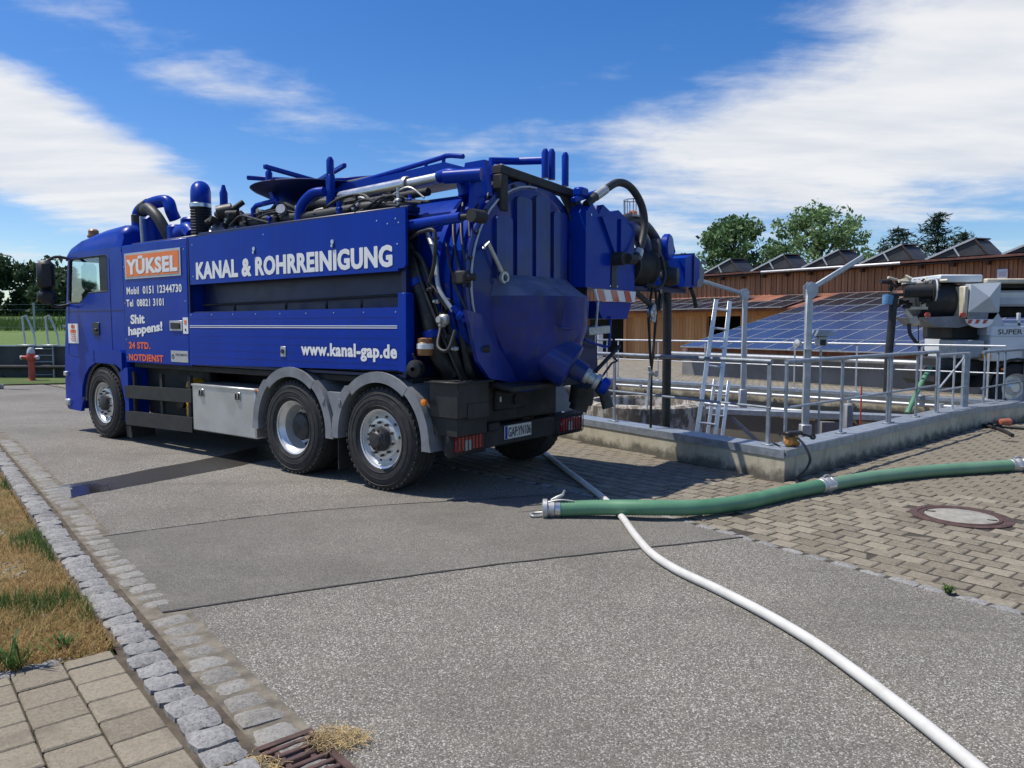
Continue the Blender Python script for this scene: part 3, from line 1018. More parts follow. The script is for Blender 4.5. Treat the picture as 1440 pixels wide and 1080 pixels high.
# concrete slab path beside the kerb and the dry verge beyond it
dS = V(0.648, -0.762, 0).normalized(); eS = V(-dS.y, dS.x, 0)    # along / across (towards the road is +eS)
sl0 = V(-1.965, 3.62, 0)                                           # far corner at the kerb
path_poly = [sl0 + eS * 0.07, sl0 + dS * 2.9 + eS * 0.07, sl0 + dS * 2.9 - eS * 2.2, sl0 - eS * 2.2]
footpath = sheet('footpath', [(p.x, p.y) for p in path_poly], M['soil'], 0.03)
sv = []
for k in range(5):
    mb = MB(); mb.box((0, 0, -0.02), (0.198, 0.203, 0.04), None, 0.006)
    sv.append(mb.mesh('slab', M['slab'], 0))
k = 0
for i in range(0, 15):
    for j in range(0, 11):
        half = 0.07 if i == 0 else 0.0
        first = 0.5 if j % 2 == 0 else 1.0
        p = sl0 + dS * (0.205 * (first / 2 if i == 0 else first + i - 0.5)) - eS * (0.105 + j * 0.21)
        if p.y < 1.8: continue
        o = bpy.data.objects.new('slab', sv[k % 5]); COL.objects.link(o); o.parent = footpath; k += 1
        o.location = p + V(0, 0, 0.060 + rp.gauss(0, 0.002))
        o.rotation_euler = (rp.gauss(0, 0.006), rp.gauss(0, 0.006), math.atan2(dS.y, dS.x) + rp.gauss(0, 0.006))
        o.scale = ((0.48 if first == 0.5 else 1) if i == 0 else 1, 1, 1)
row([(sl0 - eS * 0.02 - dS * 0.06 - eS * t_)[:2] for t_ in (0, 0.7, 1.4, 2.1)], 0.19, edge_var, footpath, 0.058, {'skip': 0.2}, 20, 0.006, 0.8)
vp = [(p[0] - 0.02, p[1] - 0.015) for p in KL if p[1] > 3.6]
verge_poly = [(sl0 - dS * 0.05 - eS * 2.2)[:2], (sl0 - dS * 0.05)[:2]] + vp + [(-17.5, 18.2), (-40, 19.6), (-40, 4), (-8, 2.5)]
verge = sheet('verge', verge_poly, M['verge'], 0.038)


# grass and gravel on the verge
def kerb_left(p):
    best = 1e9; s = 0
    for i in range(len(KL) - 1):
        a, b = V(*KL[i], 0), V(*KL[i + 1], 0); d = b - a
        t = max(0, min(1, (p - a).dot(d) / d.length_squared)); q = a + d * t
        if (p - q).length < best:
            best = (p - q).length; s = 1 if (d.x * (p.y - a.y) - d.y * (p.x - a.x)) > 0 else -1
    return best * s
gr, dr_, grav = MB(), MB(), MB()
rg = random.Random(11)
def blade(mb, p, h, lean, w):
    a = rg.uniform(0, 6.283); d = V(math.cos(a), math.sin(a), 0); s_ = V(-d.y, d.x, 0) * w
    mid = p + d * lean * 0.4 + V(0, 0, h * 0.6); tip = p + d * lean + V(0, 0, h)
    mb.add([p - s_, p + s_, mid + s_ * 0.6, mid - s_ * 0.6, tip], [(0, 1, 2, 3), (3, 2, 4)])
nb = 0
while nb < 34000:
    y = 2.6 + 7.5 * rg.random() ** 1.6; x = -0.72 * y - 0.5 + rg.random() * (0.72 * y)
    p = V(x, y, 0.036)
    kl = kerb_left(p)
    if kl < 0.0 or kl > 2.6: continue
    q = p - sl0
    if q.dot(dS) > -0.06 and p.y < 3.9 and q.dot(eS) < 0.3: continue
    nb += 1
    n_ = mnoise.noise((x * 1.1, y * 1.1, 0.0)) + 0.35 * mnoise.noise((x * 3.1, y * 3.1, 4.0))
    bare = mnoise.noise((x * 1.5 + 9, y * 1.5, 2.0))
    if bare > 0.12 and kl > 0.2: 
        if rg.random() < 0.75: continue
    if n_ > -0.02 + 0.25 * rg.random():
        blade(gr, p, rg.uniform(0.03, 0.10), rg.uniform(0.01, 0.07), rg.uniform(0.0015, 0.0032))
    else:
        blade(dr_, p, rg.uniform(0.012, 0.055), rg.uniform(0.02, 0.08), rg.uniform(0.0012, 0.0028))
for k in range(2600):
    y = rg.uniform(3.3, 6.5); x = -0.70 * y + rg.random() * 1.5
    p = V(x, y, 0.04); kl = kerb_left(p)
    if kl < 0.2 or mnoise.noise((x * 1.5 + 9, y * 1.5, 2.0)) < 0.06: continue
    s = rg.uniform(0.006, 0.02)
    grav.box(p, (s * rg.uniform(0.8, 1.7), s, s * 0.8), Euler((rg.random(), rg.random(), rg.random() * 6)).to_matrix(), s * 0.25)
tag(gr.build('grass', M['grass_green'], None, 0, False), 'green grass tufts on the dry verge by the kerb', 'grass', kind='stuff')
tag(dr_.build('dry_grass', M['grass_dry'], None, 0, False), 'parched straw-coloured grass on the verge by the kerb', 'grass', kind='stuff')
tag(grav.build('gravel', M['gravel'], None, 0), 'pale gravel in the bare patch of the verge', 'gravel', kind='stuff')

# leaves of grass along the footpath edge
def tuft(name, label, loc, n, h, spread, mat, wd=0.004, group=None):
    mb = MB()
    for _ in range(n):
        a = rg.uniform(0, 6.283); r_ = spread * 0.25 * rg.random()
        p = V(math.cos(a) * r_, math.sin(a) * r_, 0)
        b_ = rg.uniform(0, 6.283); d = V(math.cos(b_), math.sin(b_), 0); L = spread * rg.uniform(0.5, 1.0); hh = h * rg.uniform(0.5, 1.0)
        s_ = V(-d.y, d.x, 0) * wd
        m1 = p + d * L * 0.35 + V(0, 0, hh * 0.75); m2 = p + d * L * 0.7 + V(0, 0, hh); tip = p + d * L + V(0, 0, hh * 0.75)
        mb.add([p - s_, p + s_, m1 - s_, m1 + s_, m2 - s_ * 0.8, m2 + s_ * 0.8, tip], [(0, 1, 3, 2), (2, 3, 5, 4), (4, 5, 6)])
    o = mb.build(name, mat, None, 0, False); o.location = loc
    return tag(o, label, 'grass tuft' if 'grass' in name else 'weed', group)
tuft('weed_tuft', 'small green weed growing between the edging setts and the brown pavers', gnd(1333, 834), 46, 0.055, 0.055, M['grass_green'], 0.005)
tuft('weed_tuft', 'flat green weed at the foot of the grey basin wall', gnd(1235, 636) + V(-0.03, 0, 0), 40, 0.05, 0.10, M['grass_green'], 0.006)
tuft('weed_tuft', 'mossy green weed at the corner of the basin wall', gnd(1118, 664), 60, 0.06, 0.12, M['grass_green'], 0.006)
tuft('grass_tuft', 'long-bladed green grass tuft leaning over the footpath edging', gnd(22, 955) + V(0, 0, 0.05), 34, 0.16, 0.20, M['grass_green'], 0.004)
tuft('grass_tuft', 'small bright green grass tuft beside the footpath corner', gnd(90, 925) + V(0, 0, 0.05), 26, 0.07, 0.10, M['grass_green'], 0.004)


# manhole in the pavers
mh = thing('manhole_cover', 'round concrete-filled manhole cover with rusty rim set in pavers', 'manhole', (MAN.x, MAN.y, 0))
mb = MB(); mb.lathe([(0.395, -0.02), (0.395, 0.004), (0.385, 0.008), (0.335, 0.008), (0.33, 0.0), (0.315, 0.0), (0.31, 0.010), (0.285, 0.010), (0.28, 0.0), (0.28, -0.02)], (0, 0, 0), (0, 0, 1), 40)
mb.build('frame_ring', M['rust'], mh)
mb = MB(); mb.lathe([(0.279, -0.02), (0.279, 0.003), (0.27, 0.006), (0.0, 0.007)], (0, 0, 0), (0, 0, 1), 40)
M['conc_lid'] = simple('lid_concrete', (0.30, 0.285, 0.245), 0.85, var=0.2, scale=8, dirt=(0.17, 0.16, 0.13), dirt_amt=0.6, bmp=0.3)
mb.build('lid', M['conc_lid'], mh)
for a in (2.4, 5.55):
    mb = MB(); mb.box((0.235 * math.cos(a), 0.235 * math.sin(a), 0.008), (0.075, 0.028, 0.006), Matrix.Rotation(a + 0.3, 3, 'Z'), 0.004)
    mb.build('lifting_slot', M['black'], mh)

# drain grate by the kerb
gx, gy = -0.80, 2.69
gz = math.atan2(-0.762, 0.648)
grt = thing('drain_grate', 'rusty cast iron drain grate in the gutter littered with straw', 'drain', (gx, gy, 0), gz)
mb = MB(); mb.box((0, 0, -0.10), (0.46, 0.34, 0.02)); mb.build('pit_bottom', M['dark_interior'], grt)
mb = MB(); mb.holed([(-0.235, -0.175), (0.235, -0.175), (0.235, 0.175), (-0.235, 0.175)], [[(-0.205, -0.145), (0.205, -0.145), (0.205, 0.145), (-0.205, 0.145)]], lambda a, b, d: (a, b, d), -0.06, 0.016)
mb.build('frame', M['rust'], grt)
for k in range(8):
    y_ = -0.205 + 0.029 + k * 0.0503
    mb = MB(); mb.box((y_, 0, 0.006), (0.025, 0.289, 0.02), None, 0.004)
    mb.build('bar', M['rust'], grt)
for k in range(3):
    mb = MB(); mb.box((0, -0.10 + 0.10 * k, 0.002), (0.408, 0.022, 0.014), None, 0.003); mb.build('cross_bar', M['rust'], grt)
def straw(name, label, loc, rx, ry, n, h):
    mb = MB()
    for _ in range(n):
        a = rg.uniform(0, 6.283); r_ = math.sqrt(rg.random())
        p = V(rx * r_ * math.cos(a), ry * r_ * math.sin(a), rg.uniform(0, h) * (1 - r_ * 0.6) + 0.004)
        b_ = rg.uniform(0, 6.283); L = rg.uniform(0.02, 0.06); d = V(math.cos(b_), math.sin(b_), rg.uniform(-0.15, 0.3)) * L
        q = p + d; q.z = max(0.003, q.z)
        m_ = (p + q) / 2 + V(rg.uniform(-0.008, 0.008), rg.uniform(-0.008, 0.008), 0.006)
        mb.tube([p, m_, q], 0.0011, 3, False)
    o = mb.build(name, M['straw'], None, 0, False); o.location = loc
    tag(o, label, 'straw', kind='stuff')
straw('straw', 'clump of dry straw lying on asphalt beside the drain grate', (gx + 0.11, gy + 0.20, 0.0), 0.12, 0.085, 420, 0.045)
straw('straw', 'clump of dry straw between the gutter setts and the drain grate', (gx - 0.19, gy - 0.02, 0.012), 0.14, 0.09, 380, 0.04)
# small pebble in the gutter and litter specks
mb = MB(); mb.lathe([(0.0, -0.004), (0.018, 0.0), (0.024, 0.010), (0.016, 0.02), (0.0, 0.024)], (0, 0, 0), (0, 0, 1), 10)
o = mb.build('pebble', M['black'], None); o.location = gnd(189, 882) + V(0, 0, 0.02); o.scale = (1.3, 0.8, 0.8)
tag(o, 'dark round pebble lying in the sandy gutter', 'pebble')


# ------------------------------------------------------------------ basin
wall_h, cop_h = 0.27, 0.06
def wall_seg(name, label, a, b, ia, ib, mat, zlow=-1.45, h=wall_h, extra=0.0):
    """wall between outer points a,b and inner points ia,ib"""
    t = thing(name, label, 'wall', ((a + b) / 2)[:])
    mb = wmb(t.location)
    P = [a, b, ib, ia]
    mb.add([V(p.x, p.y, zlow) for p in P] + [V(p.x, p.y, h) for p in P], [(3, 2, 1, 0), (4, 5, 6, 7), (0, 1, 5, 4), (1, 2, 6, 5), (2, 3, 7, 6), (3, 0, 4, 7)])
    mb.build('wall_body', mat, t, 0)
    d = (b - a).normalized(); n_ = V(-d.y, d.x, 0)
    if n_.dot(a - ia) < 0: n_ = -n_
    mb = wmb(t.location)
    A, B, IB, IA = a + n_ * 0.012, b + n_ * 0.012, ib - n_ * 0.03, ia - n_ * 0.03
    P = [A, B, IB, IA]
    mb.add([V(p.x, p.y, h + 0.003) for p in P] + [V(p.x, p.y, h + cop_h) for p in P], [(3, 2, 1, 0), (4, 5, 6, 7), (0, 1, 5, 4), (1, 2, 6, 5), (2, 3, 7, 6), (3, 0, 4, 7)])
    # folded front lip of the sheet-metal coping
    mb.add([V(p.x, p.y, z_) for z_ in (h - 0.025, h + 0.002) for p in (A, B, B - n_ * 0.012, A - n_ * 0.010)], [(3, 2, 1, 0), (4, 5, 6, 7), (0, 1, 5, 4), (1, 2, 6, 5), (2, 3, 7, 6), (3, 0, 4, 7)])
    mb.build('coping', M['galv'], t, 0)
    return t
OUT = pit_off(0.30); INN = pit_off(0.0)
names = [('basin_wall', 'low grey weathered concrete basin wall with metal coping, mossy at its foot'),
         ('basin_wall', 'short end of the basin wall beside the white tanker'),
         ('basin_wall', 'far cream basin wall with metal coping in front of the solar roof'),
         ('basin_wall', 'shaded back wall of the basin behind the round concrete tank'),
         ('basin_wall', 'side basin wall hidden behind the blue truck'),
         ('basin_wall', 'low cream concrete basin wall with metal coping behind the blue truck')]
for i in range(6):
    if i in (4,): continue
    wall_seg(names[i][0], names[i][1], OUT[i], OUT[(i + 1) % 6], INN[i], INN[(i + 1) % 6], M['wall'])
sheet('basin_floor', [(p.x, p.y) for p in pit_off(0.15)], M['mud'], -1.4)

# round tank standing in the basin
tk = thing('round_concrete_tank', 'round concrete tank with flaking whitewash standing in the basin', 'tank', (2.30, 13.2, -1.4))
mb = MB(); mb.lathe([(1.05, 0), (1.05, 1.70), (1.0, 1.74), (0.88, 1.74), (0.86, 1.70), (0.86, 0.9), (0.0, 0.9)], (0, 0, 0), (0, 0, 1), 48)
mb.build('tank_shell', M['flaking'], tk)


def railing(name, label, a, b, posts, z0, h=0.92, mid=0.45, r=0.021, mat=None, inner=None, sq=0.045):
    """top rail, mid rail and posts on base plates along a line"""
    mat = mat or M['galv']
    t = thing(name, label, 'railing', (a.x, a.y, z0))
    mb = wmb(t.location); mb.tube([V(a.x, a.y, z0 + h), V(b.x, b.y, z0 + h)], r * 1.25, 10); mb.build('top_rail', mat, t)
    mb = wmb(t.location); mb.tube([V(a.x, a.y, z0 + h * mid), V(b.x, b.y, z0 + h * mid)], r * 0.72, 8); mb.build('mid_rail', mat, t)
    ang_ = math.atan2(b.y - a.y, b.x - a.x)
    for s in posts:
        p = a + (b - a) * s
        mb = wmb(t.location)
        mb.box(V(p.x, p.y, z0 + h / 2), (sq, sq * 0.55, h - 0.01), Matrix.Rotation(ang_, 3, 'Z'), 0.004)
        po = mb.build('post', mat, t)
        mb = wmb(t.location)
        mb.box(V(p.x, p.y, z0 + 0.008), (0.13, 0.09, 0.012), Matrix.Rotation(ang_, 3, 'Z'), 0.003)
        mb.build('base_plate', mat, po)
    return t
zc = wall_h + cop_h
mid_ = pit_off(0.13)
railing('railing', 'galvanised railing on the cream basin wall between the truck and the corner', mid_[0] + (mid_[5] - mid_[0]) * 0.018, mid_[5], [0.004, 0.375, 0.74], zc)
railing('railing', 'galvanised railing on the grey basin wall with doubled posts', mid_[0] + (mid_[1] - mid_[0]) * 0.018, mid_[0] + (mid_[1] - mid_[0]) * 0.80, [0.003, 0.30, 0.60, 0.62, 0.82, 0.99], zc)
fa = mid_[3]; fb = mid_[2]
railing('railing', 'thin far railing in front of the solar roof', fa, fb + (fa - fb) * 0.02, [0.01, 0.13, 0.15, 0.30, 0.42, 0.55, 0.70, 0.84, 0.97], zc, 0.95, 0.5, 0.017, M['galv_pale'], None, 0.035)
railing('railing', 'thin far railing in front of the timber barn wall', mid_[4], fa + (mid_[4] - fa) * 0.02, [0.02, 0.35, 0.66, 0.97], zc, 0.95, 0.5, 0.017, M['galv_pale'], None, 0.035)
railing('railing', 'galvanised railing beside the wheel of the white tanker', mid_[1] + V(0.55, 0.42, 0), mid_[1] + V(3.6, 3.2, 0), [0.03, 0.20, 0.30, 0.6, 0.95], 0.10, 1.10)
# gate of bright tube at the end of the grey wall
ga = mid_[0] + (mid_[1] - mid_[0]) * 0.805; gb = mid_[1] + V(0.10, 0.06, 0)
gt = thing('gate', 'bright tubular gate with diagonal brace at the end of the railing', 'gate', (ga.x, ga.y, zc))
mb = wmb(gt.location)
d_ = (gb - ga)
P_ = lambda s, z: V(ga.x, ga.y, 0) + V(d_.x, d_.y, 0) * s + V(0, 0, z)
mb.tube([P_(0, 0.12), P_(0, 1.2), P_(1, 1.2), P_(1, 0.12), P_(0, 0.12)], 0.021, 8); mb.build('gate_frame', M['galv_pale'], gt)
mb = wmb(gt.location); mb.tube([P_(0.5, 0.12), P_(0.5, 1.2)], 0.016, 8); mb.build('upright', M['galv_pale'], gt)
mb = wmb(gt.location); mb.tube([P_(0.0, 0.66), P_(1.0, 0.66)], 0.014, 8); mb.build('cross_rail', M['galv_pale'], gt)
mb = wmb(gt.location); mb.tube([P_(0.0, 0.68), P_(0.92, 1.18)], 0.014, 8); mb.build('brace', M['galv_pale'], gt)
mb = wmb(gt.location); mb.box(P_(0.9, 0.65), (0.09, 0.07, 1.1), None, 0.005); mb.build('gate_post', M['galv'], gt)
# pipes along the inside of the far wall
for k, (zz, off) in enumerate(((0.18, -0.08), (-0.12, -0.10))):
    q = pit_off(off)
    a, b = q[3], q[2]
    mb = wmb(a); mb.tube([V(a.x, a.y, zz), V(b.x, b.y, zz)], 0.035 if k == 0 else 0.05, 10)
    for s in (0.1, 0.3, 0.5, 0.7, 0.9):
        p = a + (b - a) * s; mb.cyl(V(p.x, p.y, zz - 0.05), V(p.x + 0.0, p.y, zz + 0.05), 0.05, 8)
    o = mb.build('wall_pipe', M['galv_pale'], None); o.location = a
    tag(o, ('upper' if k == 0 else 'lower') + ' pale pipe running along the inside of the far basin wall', 'pipe')
# steel walkway beam in the basin
a, b = V(3.6, 14.6, 0.02), V(7.9, 12.9, 0.02)
o = tag(MB().beam((0, 0, 0), b - a, 0.35, 0.10, 0.004).build('walkway_beam', M['galv'], None), 'grey steel walkway beam spanning the basin', 'beam'); o.location = a
mb = MB(); mb.beam((0.5, -0.2, -0.06), (1.4, -0.55, -0.9), 0.07, 0.07); mb.build('bracket', M['galv'], o)
mb = MB(); mb.box((2.2, -0.9, -0.75), (0.5, 0.3, 1.3), None, 0.01); mb.build('support', M['conc_grey'], o)


# ================================================================== BLUE SUCTION TRUCK
TO = V(-1.314, 7.495, 0)
TFW = V(-0.79398, 0.60795, 0)
TRZ = math.atan2(TFW.y, TFW.x)
truck = thing('suction_truck', 'blue sewer suction truck with white lettering parked on the road', 'truck', TO[:], TRZ)
def T(): return MB(lambda p: (p[0], -p[1], p[2]))     # authored as (s forward, t to the right, z up)
sd = lambda t0: (lambda a, b, d: (a, t0 + d, b))       # side plates: (s, z) at depth t
B = M['blue']

# ---- wheels
def wheel(s, dual, side, kind):
    """rim is the wheel, tyre and hub its pieces; t0 = outer face"""
    sgn = 1 if side == 'L' else -1
    t_out = 0.0 if side == 'L' else 2.5
    Rr, W = 0.52, 0.30
    ax = (0, sgn, 0)                                     # from the outer face inwards
    o = (s, t_out, Rr)
    mb = T()
    if kind == 'dish':      # deep dish of a twin wheel
        prof = [(0.285, 0.015), (0.300, 0.005), (0.300, 0.022), (0.278, 0.035), (0.262, 0.075), (0.248, 0.085), (0.243, 0.185), (0.225, 0.215), (0.16, 0.220), (0.15, 0.195), (0.05, 0.190), (0.0, 0.190)]
    else:
        prof = [(0.285, 0.015), (0.300, 0.005), (0.300, 0.022), (0.278, 0.032), (0.262, 0.070), (0.250, 0.085), (0.235, 0.075), (0.205, 0.035), (0.15, 0.028), (0.13, 0.030), (0.0, 0.03)]
    mb.lathe(prof, o, ax, 44)
    # bolts and vent holes
    e1 = V(1, 0, 0); e2 = V(0, 0, 1)
    rim_pts = []
    zf = 0.196 if kind == 'dish' else 0.028
    wh = mb.build('wheel', M['chrome'], truck)
    hb = T()
    rb = 0.182 if kind == 'dish' else 0.165
    for k in range(10):
        a = 2 * math.pi * k / 10 + 0.2
        c = V(o) + (e1 * math.cos(a) + e2 * math.sin(a)) * rb
        d0 = (0.217 if kind == 'dish' else 0.030)
        hb.cyl(c + V(ax) * d0, c + V(ax) * (d0 - 0.035), 0.014, 8)
        if kind != 'dish':
            c2 = V(o) + (e1 * math.cos(a + 0.31) + e2 * math.sin(a + 0.31)) * 0.222
            hb.cyl(c2 + V(ax) * 0.062, c2 + V(ax) * 0.049, 0.015, 10)
        else:
            c2 = V(o) + (e1 * math.cos(a + 0.31) + e2 * math.sin(a + 0.31)) * 0.215
            hb.cyl(c2 + V(ax) * 0.225, c2 + V(ax) * 0.206, 0.022, 10)
    if kind == 'dish':
        hb.lathe([(0.15, 0.196), (0.14, 0.10), (0.10, 0.085), (0.0, 0.085)], o, ax, 24)
    elif kind == 'cap':
        hb.lathe([(0.125, 0.03), (0.12, -0.035), (0.085, -0.05), (0.07, -0.075), (0.0, -0.08)], o, ax, 24)
        for k in range(10):
            a = 2 * math.pi * k / 10
            c = V(o) + (e1 * math.cos(a) + e2 * math.sin(a)) * 0.098
            hb.cyl(c + V(ax) * -0.03, c + V(ax) * -0.058, 0.011, 6)
    else:
        hb.lathe([(0.12, 0.03), (0.115, -0.015), (0.09, -0.03), (0.0, -0.032)], o, ax, 24)
    hb.build('hub', M['hub'], wh)
    mb = T()
    def tyre(off):
        pr = [(0.292, off + 0.012), (0.31, off - 0.006), (0.36, off - 0.014), (0.42, off - 0.012), (0.475, off + 0.002), (0.502, off + 0.018), (0.514, off + 0.035)]
        g = 0.035
        while g < W - 0.05:
            pr += [(0.52, off + g), (0.52, off + g + 0.045), (0.506, off + g + 0.048), (0.506, off + g + 0.058)]; g += 0.060
        pr += [(0.514, off + W - 0.035), (0.502, off + W - 0.018), (0.475, off + W - 0.002), (0.42, off + W + 0.012), (0.36, off + W + 0.012), (0.30, off + W)]
        mb.lathe(pr, o, ax, 64)
        # shoulder lugs
        for k in range(46):
            a = 2 * math.pi * k / 46
            for q in (off + 0.022, off + W - 0.022):
                c = V(o) + (e1 * math.cos(a) + e2 * math.sin(a)) * 0.505 + V(ax) * q
                mb.box(c, (0.040, 0.036, 0.018), Matrix.Rotation(-a + math.pi / 2, 3, 'Y'), 0.004)
        for rr_ in (0.335, 0.40, 0.465):
            mb.lathe([(rr_ - 0.004, off - 0.010), (rr_, off - 0.017), (rr_ + 0.004, off - 0.010)], o, ax, 64)
    tyre(0.0)
    if dual: tyre(0.335)
    mb.build('tyre', M['rubber'], wh)
    return wh
wheel(5.85, False, 'L', 'front'); wheel(1.40, True, 'L', 'dish'); wheel(0.0, False, 'L', 'cap')
wheel(5.85, False, 'R', 'front'); wheel(1.40, True, 'R', 'dish'); wheel(0.0, False, 'R', 'cap')
mb = T()
for s in (5.85, 1.40, 0.0):
    mb.cyl((s, 0.25, 0.52), (s, 2.25, 0.52), 0.09, 12); mb.box((s, 1.25, 0.55), (0.42, 0.45, 0.42), None, 0.08)
mb.build('axle', M['chassis'], truck)

# ---- chassis
mb = T()
for t in (0.82, 1.68):
    mb.span((-0.75, t - 0.04, 0.78), (6.8, t + 0.04, 1.06), 0.01)
for s in (-0.7, 0.7, 2.2, 3.4, 4.8): mb.span((s - 0.06, 0.8, 0.80), (s + 0.06, 1.7, 1.02), 0.01)
mb.span((-0.35, 0.10, 1.06), (5.1, 2.4, 1.13), 0.01)
mb.span((2.2, 0.42, 0.42), (3.4, 0.85, 0.80), 0.05)
mb.span((3.6, 0.35, 0.45), (4.6, 0.8, 0.95), 0.08)
mb.span((2.3, 1.75, 0.35), (5.0, 2.45, 1.0), 0.04)
mb.span((2.2, 0.5, 0.34), (5.1, 1.7, 0.80), 0.04)  # dark filler box added behind the guards so no lit ground shows through
mb.span((3.5, 0.28, 0.40), (5.1, 0.40, 1.06), 0.02)
mb.cyl((4.75, 0.4, 0.65), (4.75, 0.85, 0.65), 0.16, 16)
mb.cyl((5.0, 0.5, 0.60), (5.0, 0.85, 0.60), 0.12, 16)
mb.build('chassis', M['chassis'], truck)
# clutter behind the side guards
mb = T(); mb.cyl((4.05, 0.16, 0.66), (4.05, 0.42, 0.66), 0.12, 14); mb.build('air_tank', M['black'], truck)
mb = T()
mb.prism([(3.55, 0.84), (3.80, 0.84), (3.77, 0.91), (3.70, 0.96), (3.60, 0.90)], sd(0.12), 0, 0.16)
mb.build('wheel_chock', M['yellow'], truck)
mb = T()
for i in range(3):
    for j in range(4):
        mb.span((3.56 + i * 0.075, 0.10, 0.40 + j * 0.072), (3.62 + i * 0.075, 0.12, 0.455 + j * 0.072), 0.004)
mb.span((3.54, 0.121, 0.40), (3.80, 0.26, 0.68), 0.01)
mb.build('wheel_chock', M['yellow'], truck)
mb = T(); mb.box((4.35, 0.08, 0.60), (0.05, 0.02, 0.05), None, 0.004); mb.build('side_marker', M['amber'], truck)

# ---- cab
cab_out = [(7.06, 2.02), (7.15, 1.50), (7.22, 0.95), (7.23, 0.42), (7.15, 0.34), (6.72, 0.33), (6.66, 0.45)]
for k in range(11):
    a = math.radians(6 + k * 16.5)
    cab_out.append((5.85 + 0.70 * math.cos(a), 0.50 + 0.66 * math.sin(a)))
cab_out += [(5.24, 0.62), (5.22, 1.10), (5.24, 2.66), (5.30, 2.74), (6.80, 2.74), (6.94, 2.68)]
win = [(6.90, 2.62), (6.99, 2.02), (6.93, 1.98), (6.62, 1.98), (6.50, 2.03), (6.32, 2.12), (5.70, 2.13), (5.68, 2.62), (5.72, 2.65), (6.84, 2.65)]
for t0, t1, nm in ((0.05, 0.10, 'L'), (2.40, 2.45, 'R')):
    mb = T(); mb.holed(cab_out, [win], lambda a, b, d: (a, d, b), t0, t1)
    mb.build('cab_side', B, truck, 30)
    c = T(); c.prism(win, lambda a, b, d: (a, d, b), t0 + 0.022, t0 + 0.028); c.build('side_window', M['glass'], truck, 0)
    c = T()
    for i in range(len(win)):
        p, q = win[i], win[(i + 1) % len(win)]
        c.tube([(p[0], t0 + 0.012, p[1]), (q[0], t0 + 0.012, q[1])], 0.016, 6)
    c.span((5.69, t0 + 0.008, 2.14), (5.95, t0 + 0.04, 2.64))
    c.build('window_seal', M['black'], truck)
# roof: lofted cross sections
mb = T()
secs = [(7.02, 2.66, 2.70, 0.30), (6.90, 2.74, 2.86, 0.34), (6.55, 2.74, 3.00, 0.40), (6.0, 2.74, 3.07, 0.45), (5.45, 2.74, 3.10, 0.48), (5.30, 2.74, 3.08, 0.48), (5.24, 2.72, 2.98, 0.48)]
rows_ = []
for s, z0, z1, w in secs:
    pts = [(s, 0.05, z0 - 0.03), (s, 0.055, z0 + 0.02), (s, 0.09, z0 + (z1 - z0) * 0.62), (s, 0.22, z0 + (z1 - z0) * 0.90), (s, w, z1), (s, 1.25, z1 + 0.03)]
    rows_.append(pts + [(s, 2.5 - p[1], p[2]) for p in pts[-2::-1]])
vs = [p for r_ in rows_ for p in r_]; n_ = len(rows_[0])
fs = [(i * n_ + j, i * n_ + j + 1, (i + 1) * n_ + j + 1, (i + 1) * n_ + j) for i in range(len(rows_) - 1) for j in range(n_ - 1)]
fs.append(tuple(range(n_))); fs.append(tuple((len(rows_) - 1) * n_ + j for j in range(n_)))
mb.add(vs, fs)
mb.build('cab_roof', B, truck, 45)
mb = T(); mb.span((5.26, 0.10, 1.12), (5.30, 2.40, 2.74)); mb.build('cab_back_wall', M['navy'], truck, 0)
mb = T(); mb.span((5.3, 0.10, 1.05), (7.1, 2.40, 1.25)); mb.build('cab_floor', M['dark_interior'], truck, 0)
mb = T()
mb.prism([(7.12, 1.48), (7.235, 0.96), (7.25, 0.40), (7.15, 0.33), (7.05, 0.33), (7.05, 1.48)], lambda a, b, d: (a, d, b), 0.10, 2.40)
mb.build('cab_front', B, truck)
mb = T(); mb.prism([(7.02, 2.66), (7.14, 1.52), (7.11, 1.52), (6.99, 2.66)], lambda a, b, d: (a, d, b), 0.14, 2.36); mb.build('windscreen', M['glass'], truck, 0)
mb = T(); mb.span((6.95, 0.12, 1.49), (7.10, 2.38, 1.60), 0.02); mb.span((6.55, 0.5, 1.55), (6.95, 2.3, 1.92), 0.06); mb.build('dashboard', M['dark_interior'], truck)
mb = T()
for t in (0.35, 1.55):
    mb.span((5.50, t, 1.25), (6.05, t + 0.5, 1.72), 0.06); mb.beam((5.62, t + 0.25, 1.6), (5.50, t + 0.25, 2.12), 0.46, 0.14, 0.04)
mb.build('seat', M['dark_interior'], truck)
mb = T(); mb.lathe([(0.21, 0), (0.225, 0.012), (0.21, 0.024), (0.195, 0.012)], (6.42, 0.65, 2.02), V(-0.8, 0, 0.6), 24, True); mb.cyl((6.45, 0.65, 2.0), (6.7, 0.65, 1.75), 0.03); mb.build('steering_wheel', M['black'], truck)
# door lines, handle, sticker, wheel arch lip, steps
mb = T()
for s in (5.62,): mb.tube([(s, 0.0485, 1.15), (s, 0.0485, 2.60)], 0.004, 4)
mb.tube([(6.98, 0.0485, 1.95), (7.05, 0.0485, 1.2), (6.72, 0.0485, 1.16)], 0.004, 4)
mb.tube([(5.26, 0.0485, 1.86), (7.08, 0.0485, 1.86)], 0.005, 4)
mb.build('door_joint', M['navy'], truck)
mb = T(); mb.span((5.99, 0.035, 1.50), (6.19, 0.052, 1.69), 0.012); mb.span((6.03, 0.015, 1.56), (6.15, 0.035, 1.60), 0.008); mb.build('door_handle', M['black'], truck)
mb = T(); mb.span((6.68, 0.044, 1.37), (7.03, 0.049, 1.67)); st = mb.build('notice_sticker', M['white_print'], truck, 0)
mb = T(); mb.span((6.80, 0.0405, 1.60), (6.92, 0.0435, 1.65)); mb.span((6.76, 0.0405, 1.53), (6.95, 0.0435, 1.58))
